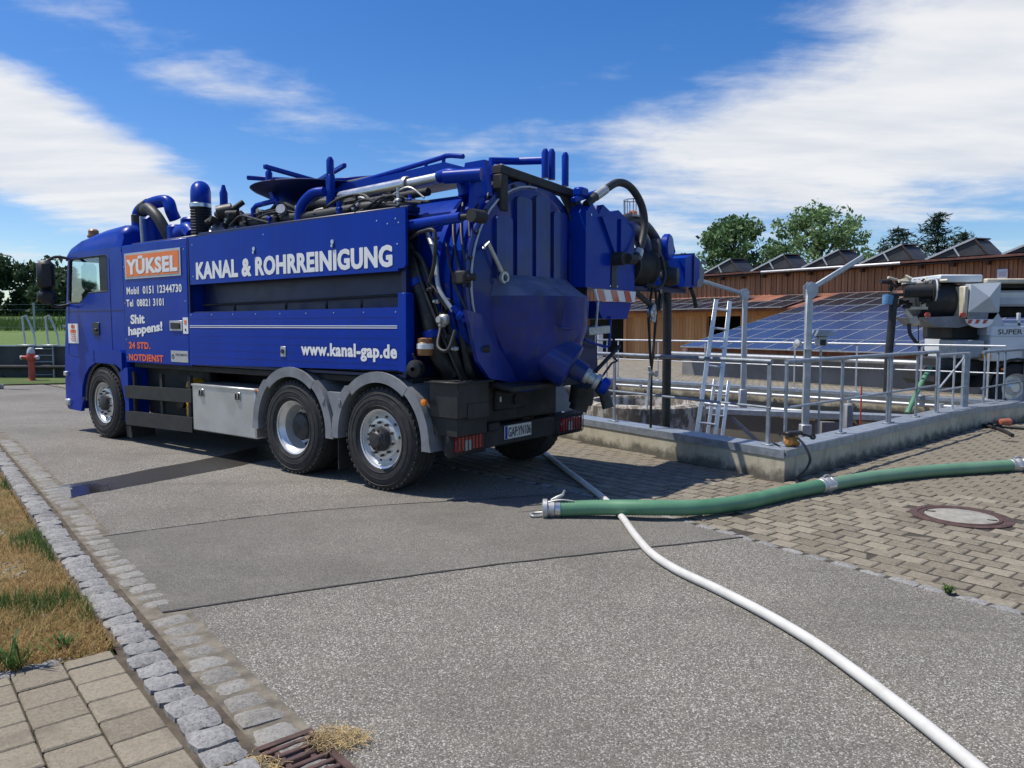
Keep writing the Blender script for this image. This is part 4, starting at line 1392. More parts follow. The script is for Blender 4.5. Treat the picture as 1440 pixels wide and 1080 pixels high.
for k in range(4): mb.span((6.76, 0.0405, 1.50 - k * 0.03), (6.95 - 0.03 * (k % 2), 0.0435, 1.508 - k * 0.03))
mb.build('sticker_print', M['red_print'], st, 0)
def arc(cs, cz, r0, r1, a0, a1, n): return [(cs + r0 * math.cos(a0 + (a1 - a0) * i / n), cz + r0 * math.sin(a0 + (a1 - a0) * i / n)) for i in range(n + 1)] + [(cs + r1 * math.cos(a1 + (a0 - a1) * i / n), cz + r1 * math.sin(a1 + (a0 - a1) * i / n)) for i in range(n + 1)]
mb = T(); mb.prism([(6.76, 0.60), (6.70, 0.86), (6.56, 1.08), (6.36, 1.22), (6.10, 1.28), (5.30, 1.30), (5.26, 1.26), (5.26, 1.02), (5.45, 1.09), (6.05, 1.10), (6.26, 1.03), (6.42, 0.90), (6.52, 0.72), (6.55, 0.56)], sd(0.0), 0.0, 0.55); mb.build('wheel_arch', B, truck)
mb = T(); mb.tube([(6.10, -0.002, 1.10), (6.10, -0.002, 1.28)], 0.004, 4); mb.build('arch_joint', M['navy'], truck)
mb = T(); mb.prism(arc(5.85, 0.50, 0.60, 0.66, 0.02, 3.1, 18), sd(0.0), 0.03, 0.6); mb.build('arch_lining', M['black'], truck)
mb = T(); mb.prism([(5.21, 1.05), (5.36, 0.98), (5.22, 0.55), (5.24, 0.28), (5.12, 0.28), (5.12, 1.05)], sd(0.0), 0.01, 0.30); mb.build('side_skirt', B, truck)
mb = T(); mb.prism([(5.34, 0.22), (5.18, 0.22), (5.16, 0.06), (5.30, 0.06)], sd(0.0), 0.06, 0.40); mb.build('mud_flap', M['rubber'], truck)
mb = T(); mb.span((7.10, 0.01, 0.86), (7.19, 0.06, 0.93), 0.01); mb.span((7.05, 0.01, 0.40), (7.20, 0.07, 0.50), 0.02); mb.build('step', M['silver_print'], truck)
mb = T(); mb.span((7.19, 0.12, 0.52), (7.262, 0.55, 0.80), 0.03); mb.span((7.19, 1.95, 0.52), (7.262, 2.38, 0.80), 0.03); mb.build('headlight', M['silver_print'], truck)
# mirror
mb = T(); mb.box((7.02, -0.24, 2.40), (0.16, 0.24, 0.44), Matrix.Rotation(0.25, 3, 'Z'), 0.06); mb.box((7.02, -0.24, 2.08), (0.17, 0.25, 0.22), Matrix.Rotation(0.25, 3, 'Z'), 0.06)
mr = mb.build('mirror', M['black'], truck)
mb = T(); mb.tube([(6.92, 0.06, 2.66), (7.0, -0.10, 2.68), (7.03, -0.22, 2.60)], 0.022, 8, True, 5); mb.tube([(6.98, 0.06, 1.96), (7.02, -0.12, 1.93), (7.03, -0.22, 2.0)], 0.022, 8, True, 5); mb.build('mirror_arm', M['black'], mr)
mb = T(); mb.box((7.16, 2.74, 2.35), (0.16, 0.24, 0.5), None, 0.06); mb.tube([(6.92, 2.44, 2.66), (7.05, 2.6, 2.68), (7.12, 2.72, 2.55)], 0.022, 8, True, 5); mb.build('mirror', M['black'], truck)
# beacon
mb = T(); mb.lathe([(0.09, 0), (0.09, 0.03), (0.075, 0.035), (0.075, 0.10), (0.05, 0.125), (0, 0.13)], (6.62, 0.30, 2.98), (0, 0, 1), 18); mb.build('beacon', M['amber_dull'] if 'amber_dull' in M else M['rust'], truck)
# roof air horn deflector edge
mb = T(); mb.tube([(6.98, 0.2, 2.74), (7.08, 0.5, 2.80), (7.08, 2.0, 2.80), (6.98, 2.3, 2.74)], 0.035, 8, True, 4); mb.build('sun_visor', M['navy'], truck)

# ---- control cabinet with the company sign
mb = T(); mb.span((3.47, 0.0, 1.13), (5.13, 2.5, 2.74), 0.012); cabn = mb.build('control_cabinet', B, truck)
mb = T(); mb.span((3.44, 0.01, 1.13), (3.468, 0.05, 2.72)); mb.span((5.132, 0.02, 1.14), (5.15, 0.10, 2.72)); mb.build('cabinet_edge', M['navy'], cabn, 0)
mb = T()
for s, z in ((5.09, 2.45), (5.09, 1.95), (5.09, 1.45), (5.07, 1.2), (3.53, 2.6), (3.53, 1.95)): mb.cyl((s, 0.0, z), (s, -0.004, z), 0.008, 8)
mb.build('rivet', M['steel'], cabn)
tx = lambda t: (lambda a, b: (-a, -t, b))
mb = T(); mb.span((3.60, -0.010, 2.275), (5.045, -0.002, 2.625)); sg_ = mb.build('company_sign', M['silver_print'], cabn, 0)
mb = T(); mb.span((3.64, -0.014, 2.305), (5.005, -0.011, 2.595)); mb.build('sign_face', M['orange_print'], sg_, 0)
tx2 = lambda t: (lambda a, b: (-a, -t, b))
def side_text(name, s, mat, parent, s0, s1, z0, z1, t, bold=0.0, shear=0.0, space=1.08):
    # reads from the front of the truck to the back: a runs from -s0 to -s1
    return text_mesh(name, s, mat, parent, lambda a, b: (-a, -t, b), (-s0, -s1, z0, z1), bold, shear, space)
side_text('lettering', 'YÜKSEL', M['white_print'], sg_, 4.98, 3.665, 2.330, 2.580, -0.017, 0.055, space=1.08)
side_text('lettering', 'Mobil  0151 12344730', M['white_print'], cabn, 5.03, 3.60, 2.065, 2.170, -0.004, 0.034)
side_text('lettering', 'Tel  08821 3101', M['white_print'], cabn, 5.05, 4.05, 1.900, 2.00, -0.004, 0.034)
def slanted_text(s, s0, s1, z0, z1, rise):
    return text_mesh('lettering', s, M['white_print'], cabn, lambda a, b: (-a, 0.004, b + rise * (a + s0) / (s0 - s1)), (-s0, -s1, z0, z1), 0.045)
slanted_text('Shit', 4.95, 4.56, 1.66, 1.79, 0.01)
slanted_text('happens!', 5.025, 4.105, 1.465, 1.625, 0.075)
side_text('lettering', '24 STD.', M['red_print'], cabn, 5.02, 4.435, 1.325, 1.42, -0.004, 0.045)
side_text('lettering', 'NOTDIENST', M['red_print'], cabn, 5.03, 4.11, 1.16, 1.255, -0.004, 0.045)
mb = T(); mb.span((3.61, -0.008, 1.575), (3.92, -0.001, 1.705), 0.004); lk = mb.build('lock_plate', M['silver_print'], cabn)
mb = T(); mb.span((3.66, -0.022, 1.60), (3.88, -0.009, 1.68), 0.006); mb.build('lock', M['black'], lk)
mb = T(); mb.span((3.475, -0.006, 1.54), (3.595, -0.001, 1.745)); wl = mb.build('warning_label', M['white_print'], cabn, 0)
mb = T(); mb.span((3.51, -0.010, 1.66), (3.56, -0.007, 1.71)); mb.build('label_print', M['orange_print'], wl, 0)
mb = T(); mb.cyl((3.535, -0.007, 1.59), (3.535, -0.010, 1.59), 0.016, 12); mb.build('label_mark', M['black_print'], wl, 0)
mb = T(); mb.span((3.50, -0.006, 1.175), (3.91, -0.001, 1.32)); mp_ = mb.build('maker_plate', M['silver_print'], cabn, 0)
side_text('lettering', 'WIEDEMANN', M['black_print'], mp_, 3.80, 3.52, 1.255, 1.285, -0.009, 0.01)
mb = T(); mb.lathe([(0.030, 0), (0.030, 0.003), (0.019, 0.003), (0.019, 0)], (3.86, -0.006, 1.245), (0, -1, 0), 20); mb.build('maker_mark', M['black_print'], mp_, 0)

# ---- long side panels
up = [(3.41, 2.73), (3.40, 2.15), (-0.28, 2.165), (-0.29, 2.19), (-0.36, 2.19), (-0.39, 2.22), (-0.39, 2.755)]
mb = T(); mb.prism(up, sd(0.0), 0.0, 0.03); upp = mb.build('upper_side_panel', B, truck)
side_text('lettering', 'KANAL & ROHRREINIGUNG', M['white_print'], upp, 3.255, -0.215, 2.205, 2.42, -0.004, 0.054, space=1.06)
mb = T()
for s, z in ((3.33, 2.64), (3.33, 2.25), (1.85, 2.66), (0.0, 2.66), (-0.15, 2.62), (-0.26, 2.66), (-0.28, 2.42), (-0.30, 2.62)): mb.cyl((s, 0.0, z), (s, -0.004, z), 0.008, 8)
for s, z in ((2.03, 2.50), (0.66, 2.49)):
    mb.cyl((s, 0, z + 0.01), (s, -0.012, z + 0.01), 0.024, 12); mb.cyl((s, 0, z - 0.03), (s, -0.02, z - 0.03), 0.016, 10)
mb.build('rivet', M['steel'], upp)
mb = T(); mb.prism([(3.44, 1.80), (3.45, 1.15), (-0.33, 1.215), (-0.33, 1.82)], sd(0.0), -0.012, 0.03); lp = mb.build('lower_side_panel', B, truck)
mb = T(); mb.span((-0.40, -0.016, 1.20), (-0.29, 0.10, 1.955), 0.006); mb.build('panel_end_post', B, lp)
mb = T()
for z in (1.625, 1.645): mb.prism([(3.42, z - 0.008), (-0.28, z - 0.008), (-0.28, z), (3.42, z)], sd(-0.0125), -0.003, 0.0)
mb.build('pinstripe', M['white_print'], lp, 0)
for k in range(5):
    zz_ = 1.26 + k * 0.085 + (0.0 if k < 4 else 0.12)
    mb = T(); mb.prism([(3.43, zz_ - 0.006 * (1 - k / 5)), (-0.28, zz_ + 0.002), (-0.28, zz_ + 0.005), (3.43, zz_ - 0.003)], sd(-0.0125), -0.0006, 0.0); mb.build('plank_joint', M['navy'], lp, 0)
mb = T()
for k in range(9):
    mb.cyl((3.38 - k * 0.455, -0.012, 1.775), (3.38 - k * 0.455, -0.016, 1.775), 0.007, 8)
mb.build('rivet', M['steel'], lp)
side_text('lettering', 'www.kanal-gap.de', M['white_print'], lp, 1.20, -0.275, 1.285, 1.462, -0.016, 0.045)
mb = T(); mb.span((1.47, -0.020, 1.30), (1.56, -0.012, 1.415), 0.006); la = mb.build('latch', M['silver_print'], lp)
mb = T(); mb.cyl((1.515, -0.02, 1.36), (1.515, -0.03, 1.36), 0.026, 12); mb.build('latch_knob', M['black'], la)
mb = T(); mb.span((-0.34, 0.215, 1.13), (3.44, 0.235, 2.73)); mb.span((-0.34, 0.035, 2.70), (3.44, 0.21, 2.72)); mb.span((-0.34, 0.035, 1.14), (3.44, 0.60, 1.17)); mb.span((-0.34, 0.035, 1.80), (3.44, 0.10, 1.815)); mb.build('locker_interior', M['navy'], truck, 0)  # dark back wall and cover added to stand for the recess's shade
mb = T()
mb.tube([(3.40, 0.16, 1.90), (1.5, 0.16, 1.92), (-0.30, 0.16, 1.95)], 0.012, 6)
for s in (2.6, 1.6, 0.9, 0.35):
    mb.cyl((s, 0.10, 1.82), (s, 0.10, 1.90), 0.014, 6); mb.box((s, 0.09, 1.845), (0.03, 0.03, 0.03), None, 0.006)
mb.build('hose_rail', M['chassis'], truck)
mb = T(); mb.span((-0.34, 0.05, 1.15), (-0.28, 0.6, 2.19)); mb.build('locker_end', M['navy'], truck, 0)

# ---- tool box, guards, fenders
mb = T(); mb.span((2.09, 0.0, 0.325), (3.44, 0.45, 0.90), 0.014); tb = mb.build('tool_box', M['alu'], truck)
mb = T(); mb.span((2.085, -0.012, 0.885), (3.445, 0.46, 0.912), 0.005); mb.build('tool_box_lid', M['alu'], tb)
for s in (3.22, 2.43):
    mb = T(); mb.span((s - 0.055, -0.010, 0.755), (s + 0.055, 0.0, 0.855), 0.004); h_ = mb.build('clasp', M['steel'], tb)
    mb = T(); mb.tube([(s - 0.03, -0.014, 0.84), (s - 0.03, -0.02, 0.77), (s + 0.03, -0.02, 0.77), (s + 0.03, -0.014, 0.84)], 0.007, 6); mb.build('clasp_ring', M['black'], h_)
mb = T(); mb.box((2.05, 0.03, 0.87), (0.06, 0.03, 0.07), None, 0.008); mb.build('side_marker', M['amber'], truck)
for z0, z1 in ((0.665, 0.835), (0.285, 0.475)):
    mb = T(); mb.prism([(5.20, z0 - 0.035), (3.47, z0), (3.47, z1), (5.20, z1 - 0.03)], sd(0.0), 0.0, 0.05); mb.build('side_guard', M['black'], truck)
mb = T()
for s in (5.05, 4.3, 3.6): T().span((s - 0.03, 0.05, 0.30), (s + 0.03, 0.09, 1.0)).build('guard_bracket', M['chassis'], truck)
def fender(c, a0, a1, nm):
    r0, r1 = 0.60, 0.66
    mb = T()
    P = arc(c, 0.52, r0, r1, a0, a1, 12)
    mb.prism(P, sd(0.0), 0.0, 0.52)
    P2 = arc(c, 0.52, r0 - 0.035, r1 + 0.012, a0, a1, 12)
    mb.prism(P2, sd(0.0), -0.025, 0.0)
    return mb.build(nm, M['fender'], truck, 30)
fender(1.40, R(48), R(128), 'fender_top'); fender(0.0, R(48), R(128), 'fender_top')
def fender_leg(c, a0, a1, low_s, low_z, cut):
    mb = T()
    P = arc(c, 0.52, 0.60, 0.70, a0, a1, 8)
    n = len(P) // 2
    mb.prism(P, sd(0.0), -0.03, 0.50)
    # skirt down from the end of the arc
    e0, e1 = P[n - 1], P[n]
    mb.prism([e0, e1, (e1[0] + (0.02 if a1 < 1.57 else -0.02), low_z), (e0[0], low_z)], sd(0.0), -0.03, 0.50)
    return mb.build('fender_leg', M['fender'], truck, 30)
fender_leg(1.40, R(129), R(178), 0, 0.46, 0); fender_leg(1.40, R(47), R(4), 0, 0.46, 0)
fender_leg(0.0, R(129), R(178), 0, 0.46, 0); fender_leg(0.0, R(47), R(2), 0, 0.48, 0)
mb = T(); mb.prism([(0.80, 0.95), (0.58, 0.95), (0.70, 0.70)], sd(0.0), 0.0, 0.45); mb.cyl((0.83, -0.03, 0.86), (0.83, -0.04, 0.86), 0.03, 12); mb.cyl((0.57, -0.03, 0.86), (0.57, -0.04, 0.86), 0.03, 12); mb.build('fender_bridge', M['fender'], truck)
for t in (0.05, 2.0):
    mb = T(); mb.span((0.685, t, 0.13), (0.70, t + 0.45, 0.62)); mb.build('mud_flap', M['rubber'], truck)
mb = T(); mb.prism([(-0.64, 0.62), (-0.72, 0.62), (-0.98, 0.62), (-0.98, 0.98), (-0.64, 0.98)], sd(0.0), 0.05, 0.48); mb.build('mud_flap_box', M['chassis'], truck)
for z in (0,):
    mb = T(); mb.lathe([(0.0, 0.0), (0.035, 0.0), (0.03, 0.03), (0, 0.035)], (-0.655, -0.03, 0.93), (0, -1, 0), 12); mb.build('side_marker', M['amber'], truck)
for c in (1.40, 0.0):
    mb = T(); mb.prism(arc(c, 0.52, 0.60, 0.66, R(10), R(170), 18), sd(0.0), 1.98, 2.5); mb.build('fender_top', M['fender'], truck, 30)

# ---- rear underframe, box, bumper, lights
mb = T(); mb.span((-1.02, 0.02, 0.79), (-0.66, 0.47, 1.115), 0.008); mb.span((-1.05, -0.01, 1.112), (-0.62, 0.52, 1.128), 0.003); mb.span((-1.028, 0.15, 0.78), (-1.02, 0.46, 0.92), 0.002); bxx = mb.build('battery_box', M['black'], truck)
mb = T(); mb.span((-0.86, 0.10, 0.43), (-0.76, 2.32, 0.635), 0.012); bp = mb.build('bumper', M['chassis'], truck)
for t0, t1 in ((0.05, 0.60), (1.82, 2.38)):
    mb = T(); mb.span((-0.885, t0, 0.405), (-0.80, t1, 0.66), 0.03); hs_ = mb.build('lamp_housing', M['chassis'], truck)
    mb = T(); mb.span((-0.905, t0 + 0.075, 0.455), (-0.87, t1 - 0.07, 0.605), 0.012); mb.build('tail_light', M['red_lens'], hs_)
    mb = T(); mb.span((-0.909, t0 + 0.20, 0.46), (-0.904, t0 + 0.29, 0.56), 0.002); mb.build('reversing_light', M['silver_print'], hs_)
    mb = T()
    for k in range(9):
        t = t0 + 0.07 + k * (t1 - t0 - 0.14) / 8
        mb.tube([(-0.90, t, 0.635), (-0.925, t, 0.61), (-0.925, t, 0.45), (-0.90, t, 0.42)], 0.006, 5)
    mb.build('lamp_grille', M['chassis'], hs_)
mb = T(); mb.span((-0.875, 0.90, 0.485), (-0.862, 1.36, 0.625), 0.004); npl = mb.build('number_plate', M['plate'] if 'plate' in M else M['white_print'], truck)
mb = T(); mb.span((-0.878, 0.905, 0.49), (-0.8755, 0.94, 0.62)); mb.build('plate_band', M['blue'], npl, 0)
text_mesh('lettering', 'GAP:YN106', M['black_print'], npl, lambda a, b: (-0.879, -a, b), (0.955, 1.345, 0.505, 0.605), 0.01)
mb = T(); mb.span((-0.80, 0.55, 0.66), (-0.70, 1.95, 1.05), 0.02); mb.span((-0.84, 0.80, 0.78), (-0.78, 1.35, 1.0), 0.02); mb.cyl((-0.84, 1.12, 0.88), (-0.87, 1.12, 0.88), 0.05, 14); mb.span((-0.9, 0.62, 0.60), (-0.8, 0.8, 0.68), 0.01); mb.build('tow_hitch', M['chassis'], truck)
mb = T(); mb.box((-0.842, 0.87, 0.90), (0.01, 0.03, 0.06), None, 0.004); mb.build('grease_tag', M['silver_print'], truck)
# work lamp and reflector behind the panel end
mb = T(); mb.lathe([(0.0, 0), (0.075, 0.0), (0.08, 0.02), (0.08, 0.12), (0.075, 0.125), (0.075, 0.16), (0.06, 0.17), (0, 0.17)], (-0.52, 0.12, 1.36), (0, 0, 1), 20); wlp = mb.build('beacon_light', M['amber_dull'] if 'amber_dull' in M else M['silver_print'], truck)
mb = T(); mb.lathe([(0.079, 0.06), (0.083, 0.065), (0.083, 0.11), (0.079, 0.115)], (-0.52, 0.12, 1.36), (0, 0, 1), 20); mb.build('beacon_band', M['white_print'], wlp)
mb = T(); mb.lathe([(0.03, 0), (0.08, 0.05), (0.085, 0.10), (0.07, 0.15), (0.02, 0.17)], (-0.50, 0.05, 1.24), (-0.4, -0.9, 0), 16); mb.cyl((-0.47, 0.0, 1.38), (-0.50, 0.05, 1.26), 0.012); mb.build('work_lamp', M['black'], truck)

# ---- tank
TT, TZ, TR = 1.27, 2.05, 1.0
mb = T(); mb.lathe([(0.0, 3.45), (0.5, 3.42), (0.85, 3.30), (TR, 3.05), (TR, 2.0), (TR, 0.5), (TR, -0.62)], (0, TT, TZ), (1, 0, 0), 64); mb.build('tank', M['blue'], truck, 50)
mb = T()
for s0, s1, r_ in ((-0.62, -0.56, 1.075), (-0.78, -0.72, 1.085), (-0.90, -0.82, 1.095)):
    mb.lathe([(TR - 0.02, s0), (r_, s0), (r_, s1), (TR - 0.02, s1)], (0, TT, TZ), (1, 0, 0), 64, True)
mb.lathe([(TR + 0.02, -0.60), (TR + 0.02, -0.84)], (0, TT, TZ), (1, 0, 0), 64)
mb.build('tank_flange', M['blue'], truck, 40)
mb = T(); mb.lathe([(TR + 0.03, -0.795), (TR + 0.062, -0.80), (TR + 0.03, -0.805)], (0, TT, TZ), (1, 0, 0), 64); mb.build('flange_seal', M['black'], truck)
# rear lid: shallow dish with vertical stiffeners
mb = T(); mb.lathe([(1.06, -0.905), (1.06, -0.955), (0.99, -0.962), (0.96, -0.965), (0.93, -0.985), (0.6, -1.0), (0.3, -1.005), (0.0, -1.007)], (0, TT, TZ), (1, 0, 0), 64); lid = mb.build('rear_lid', M['blue_dirty'], truck, 40)
for k, t in enumerate((0.70, 1.02, 1.34, 1.66, 1.92)):
    hh = math.sqrt(max(0.05, 0.93 ** 2 - (abs(t - TT) + 0.10) ** 2)); w2 = 0.125 if k < 4 else 0.08
    mb = T(); mb.prism([(t - w2, TZ + 0.05), (t + w2, TZ + 0.05), (t + w2, TZ + hh - 0.03), (t + w2 - 0.03, TZ + hh), (t - w2 + 0.03, TZ + hh), (t - w2, TZ + hh - 0.03)], lambda a, b, d: (d, a, b), -1.035, -0.985)
    mb.build('stiffener', M['blue_dirty'], lid)
mb = T(); mb.tube([(-0.97, TT + 1.0 * math.cos(a), TZ + 1.0 * math.sin(a)) for a in [R(200 - 8 * k) for k in range(15)]], 0.012, 6); mb.build('lid_cable', M['galv_pale'], lid)
# bulged sump with sloping top
t0, t1 = 0.52, 1.98
top_b = [(t0, 2.10), (1.25, 2.13), (t1, 2.10)]
vs = []
def sump_ring(z, depth, w0, w1):
    n = 9
    return [(-0.97 - depth * math.sin(math.pi * k / (n - 1)) ** 0.6, w0 + (w1 - w0) * k / (n - 1), z) for k in range(n)]
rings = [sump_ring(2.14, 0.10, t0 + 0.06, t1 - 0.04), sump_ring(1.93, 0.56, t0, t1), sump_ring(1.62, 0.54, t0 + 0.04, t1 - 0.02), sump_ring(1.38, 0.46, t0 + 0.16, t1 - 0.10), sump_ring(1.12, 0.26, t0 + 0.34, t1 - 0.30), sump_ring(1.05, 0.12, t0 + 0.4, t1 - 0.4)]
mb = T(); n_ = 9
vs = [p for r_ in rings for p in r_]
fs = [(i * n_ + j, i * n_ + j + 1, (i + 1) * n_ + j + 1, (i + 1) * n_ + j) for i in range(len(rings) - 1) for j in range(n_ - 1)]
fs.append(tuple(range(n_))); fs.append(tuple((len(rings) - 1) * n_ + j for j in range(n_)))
mb.m = 0; mb.add(vs, fs); mb.mi[0:8] = [1] * 8; sump = mb.build('lid_sump', [M['blue_dirty'], M['blue_dust_skylit']], lid, 25)
mb = T(); mb.tube([(-1.50, 1.0, 1.62), (-1.54, 1.0, 1.80)], 0.014, 6); mb.tube([(-1.46, 1.34, 1.60), (-1.47, 1.34, 1.88)], 0.014, 6); mb.tube([(-1.52, 1.0, 1.62), (-1.46, 1.34, 1.60)], 0.012, 6); mb.build('grab_bar', M['blue_dirty'], sump)
# outlet stub with valve
oc = V(-1.26, 1.22, 1.33); od = V(-0.70, 0.36, -0.45).normalized()
mb = T(); mb.lathe([(0.25, -0.15), (0.235, 0.20), (0.22, 0.21), (0.11, 0.22), (0.10, 0.36), (0.0, 0.36)], oc, od, 28); ol = mb.build('outlet', M['blue_dirty'], lid)
mb = T(); mb.lathe([(0.0, 0.34), (0.08, 0.34), (0.08, 0.40), (0.06, 0.41), (0.06, 0.47), (0.085, 0.48), (0.085, 0.52), (0.0, 0.54)], oc, od, 20); mb.build('valve', M['cast'], ol)
mb = T(); mb.lathe([(0.070, 0.54), (0.085, 0.55), (0.085, 0.61), (0.07, 0.63), (0.0, 0.63)], oc, od, 20); mb.build('coupling', M['blue'], ol)
mb = T(); mb.beam(oc + od * 0.42 + V(0, 0.1, 0.06), oc + od * 0.36 + V(-0.1, 0.52, 0.28), 0.045, 0.03, 0.008); mb.build('valve_lever', M['chassis'], ol)
mb = T(); mb.tube([oc + od * 0.45, oc + od * 0.55 + V(0, 0.06, -0.10), oc + od * 0.6 + V(0, 0.05, -0.22)], 0.06, 10); mb.build('drip_sleeve', M['hose_black'], ol)
# spill tray and side plate below the lid
mb = T(); mb.prism([(0.14, 1.79), (0.36, 1.75), (0.94, 1.09), (0.86, 1.075), (0.48, 1.14), (0.30, 1.32)], lambda a, b, d: (d, a, b), -1.02, -0.98); spl = mb.build('splash_plate', M['blue_dirty'], truck)
mb = T(); mb.box((-1.024, 0.76, 1.40), (0.006, 0.11, 0.12), Matrix.Rotation(0.7, 3, 'X'), 0.004); mb.build('rating_plate', M['blue'], spl)
mb = T(); mb.prism([(2.02, 1.60), (2.30, 1.66), (2.34, 1.10), (1.90, 1.10)], lambda a, b, d: (d, a, b), -1.10, -1.06); mb.build('splash_plate', M['navy'], truck)
mb = T(); mb.prism([(-1.25, 1.02), (-0.75, 1.08), (-0.75, 1.12), (-1.25, 1.06)], lambda a, b, d: (a, d, b), 0.55, 2.1); mb.build('drip_tray', M['chassis'], truck)
mb = T(); mb.tube([(-1.30, 1.70, 1.02), (-1.28, 1.72, 0.92), (-1.26, 1.72, 0.82)], 0.13, 14); mb.tube([(-1.26, 1.72, 0.84), (-1.24, 1.7, 0.74)], 0.10, 12)
mb.build('drain_boot', M['hose_black'], truck)
# frame over the lid
mb = T()
mb.beam((-0.93, 0.70, 3.15), (-0.93, 2.14, 3.08), 0.12, 0.09, 0.01); mb.span((-1.0, 0.68, 2.75), (-0.90, 0.80, 3.10), 0.01); mb.span((-1.0, 2.0, 2.45), (-0.90, 2.12, 3.04), 0.01)
mb.build('lid_frame', M['chassis'], truck)
mb = T()
mb.prism([(0.33, 2.40), (0.46, 2.42), (0.54, 2.80), (0.46, 3.08), (0.38, 2.95)], lambda a, b, d: (d, a, b), -0.92, -0.86); mb.prism([(-0.95, 2.88), (-0.56, 2.90), (-0.66, 3.22), (-0.90, 3.22)], lambda a, b, d: (a, d, b), 0.55, 0.62)
mb.build('hinge_bracket', B, truck)
mb = T(); mb.cyl((-0.62, 0.30, 3.05), (-0.98, 0.42, 3.05), 0.065, 14); mb.build('hinge_pin', B, truck)
for t, h_, z in ((1.52, 0.30, 3.19), (1.64, 0.32, 3.19), (1.90, 0.36, 3.16)):
    mb = T(); mb.lathe([(0.0, 0), (0.04, 0.0), (0.04, h_ - 0.04), (0.02, h_), (0, h_)], (-0.93, t, z), (0, 0, 1), 12); mb.build('vent_pipe', B, truck)
mb = T(); mb.tube([(-0.5, 1.15, 3.20), (-0.5, 1.15, 3.36), (-0.6, 1.5, 3.40), (-0.9, 1.56, 3.38)], 0.04, 10); mb.build('vent_pipe', B, truck)
# lid locks on the left
for a in (178, 215, 250):
    p = V(-0.92, TT + 1.09 * math.cos(R(a)), TZ + 1.09 * math.sin(R(a)))
    mb = T(); mb.box(p, (0.16, 0.10, 0.12), Matrix.Rotation(R(-a), 3, 'X'), 0.015); mb.cyl(p + V(-0.06, 0, 0), p + V(-0.14, 0.05, 0), 0.035, 10); mb.build('lid_lock', M['chassis'], truck)
for a in (5, 345, 325):
    p = V(-0.97, TT + 1.04 * math.cos(R(a)), TZ + 1.04 * math.sin(R(a)))
    mb = T(); mb.lathe([(0.0, 0.05), (0.06, 0.04), (0.07, 0.0), (0.05, -0.04), (0.0, -0.05)], p, (-1, 0.2, 0), 14); mb.cyl(p, p + V(0.08, 0.12, 0), 0.02, 8); mb.build('lid_lock', M['chassis'], truck)
mb = T(); mb.tube([(-1.02, 0.38, 2.36), (-1.05, 0.42, 2.42), (-1.07, 0.62, 2.14)], 0.02, 8); mb.lathe([(0.035, -0.015), (0.06, -0.015), (0.06, 0.015), (0.035, 0.015)], (-1.08, 0.63, 2.10), (-1, 0, 0), 16, True); mb.build('lid_handle', M['cast'], lid)

# ---- hoses and rams on the left rear corner
def hose(nm, pts, r, mat, n=12, sub=7, parent=truck):
    mb = T(); mb.tube(pts, r, n, True, sub); return mb.build(nm, mat, parent)
def corrugated(nm, pts, r, mat, pitch=0.03, parent=truck, n=14, amp=0.07):
    P = spline(pts, 40); L = sum((P[i + 1] - P[i]).length for i in range(len(P) - 1)); N_ = max(8, int(L / pitch) * 2)
    acc = [0]
    for i in range(len(P) - 1): acc.append(acc[-1] + (P[i + 1] - P[i]).length)
    Q = []; rr = []; j = 0
    for k in range(N_ + 1):
        d = L * k / N_
        while j < len(P) - 2 and acc[j + 1] < d: j += 1
        t = (d - acc[j]) / max(1e-6, acc[j + 1] - acc[j]); Q.append(P[j] + (P[j + 1] - P[j]) * t)
        rr.append(r * (1 + amp if k % 2 else 1 - amp))
    mb = T() if parent is truck else MB()
    mb.tube(Q, rr, n); return mb.build(nm, mat, parent, 70)
hose('suction_hose', [(0.3, 0.30, 2.70), (-0.10, 0.26, 2.50), (-0.34, 0.20, 2.15), (-0.50, 0.20, 1.75), (-0.55, 0.24, 1.40), (-0.62, 0.40, 1.16)], 0.085, M['hose_black'])
corrugated('ribbed_hose', [(-0.2, 0.42, 2.35), (-0.48, 0.36, 2.05), (-0.66, 0.32, 1.70), (-0.72, 0.34, 1.35), (-0.74, 0.45, 1.13)], 0.045, M['hose_black'])
corrugated('ribbed_hose', [(-0.30, 0.5, 2.30), (-0.62, 0.40, 1.95), (-0.80, 0.34, 1.55), (-0.84, 0.38, 1.25), (-0.80, 0.5, 1.13)], 0.04, M['hose_black'])
hose('hydraulic_hose', [(-0.1, 0.2, 2.44), (-0.42, 0.16, 2.30), (-0.60, 0.14, 2.02), (-0.80, 0.14, 1.80)], 0.022, M['hose_black'])
hose('hydraulic_hose', [(-0.38, 0.30, 2.56), (-0.62, 0.16, 2.30), (-0.72, 0.10, 2.0), (-0.86, 0.14, 1.78)], 0.022, M['galv_pale'])
hose('hydraulic_hose', [(-0.35, 0.10, 2.48), (-0.55, 0.06, 2.52), (-0.72, 0.05, 2.50), (-0.70, 0.06, 2.22), (-0.62, 0.08, 2.05)], 0.018, M['hose_black'])
hose('hydraulic_hose', [(-0.72, 0.12, 1.62), (-0.78, 0.02, 1.45), (-0.90, 0.02, 1.42), (-0.92, 0.1, 1.60)], 0.018, M['hose_black'])
mb = T(); mb.tube([(-0.86, 0.13, 1.82), (-0.96, 0.20, 1.68)], 0.03, 10); mb.lathe([(0.035, 0), (0.05, 0.01), (0.05, 0.05), (0.035, 0.06)], (-0.90, 0.16, 1.75), (-0.8, 0.5, -0.7), 12, True); mb.build('ball_valve', B, truck)
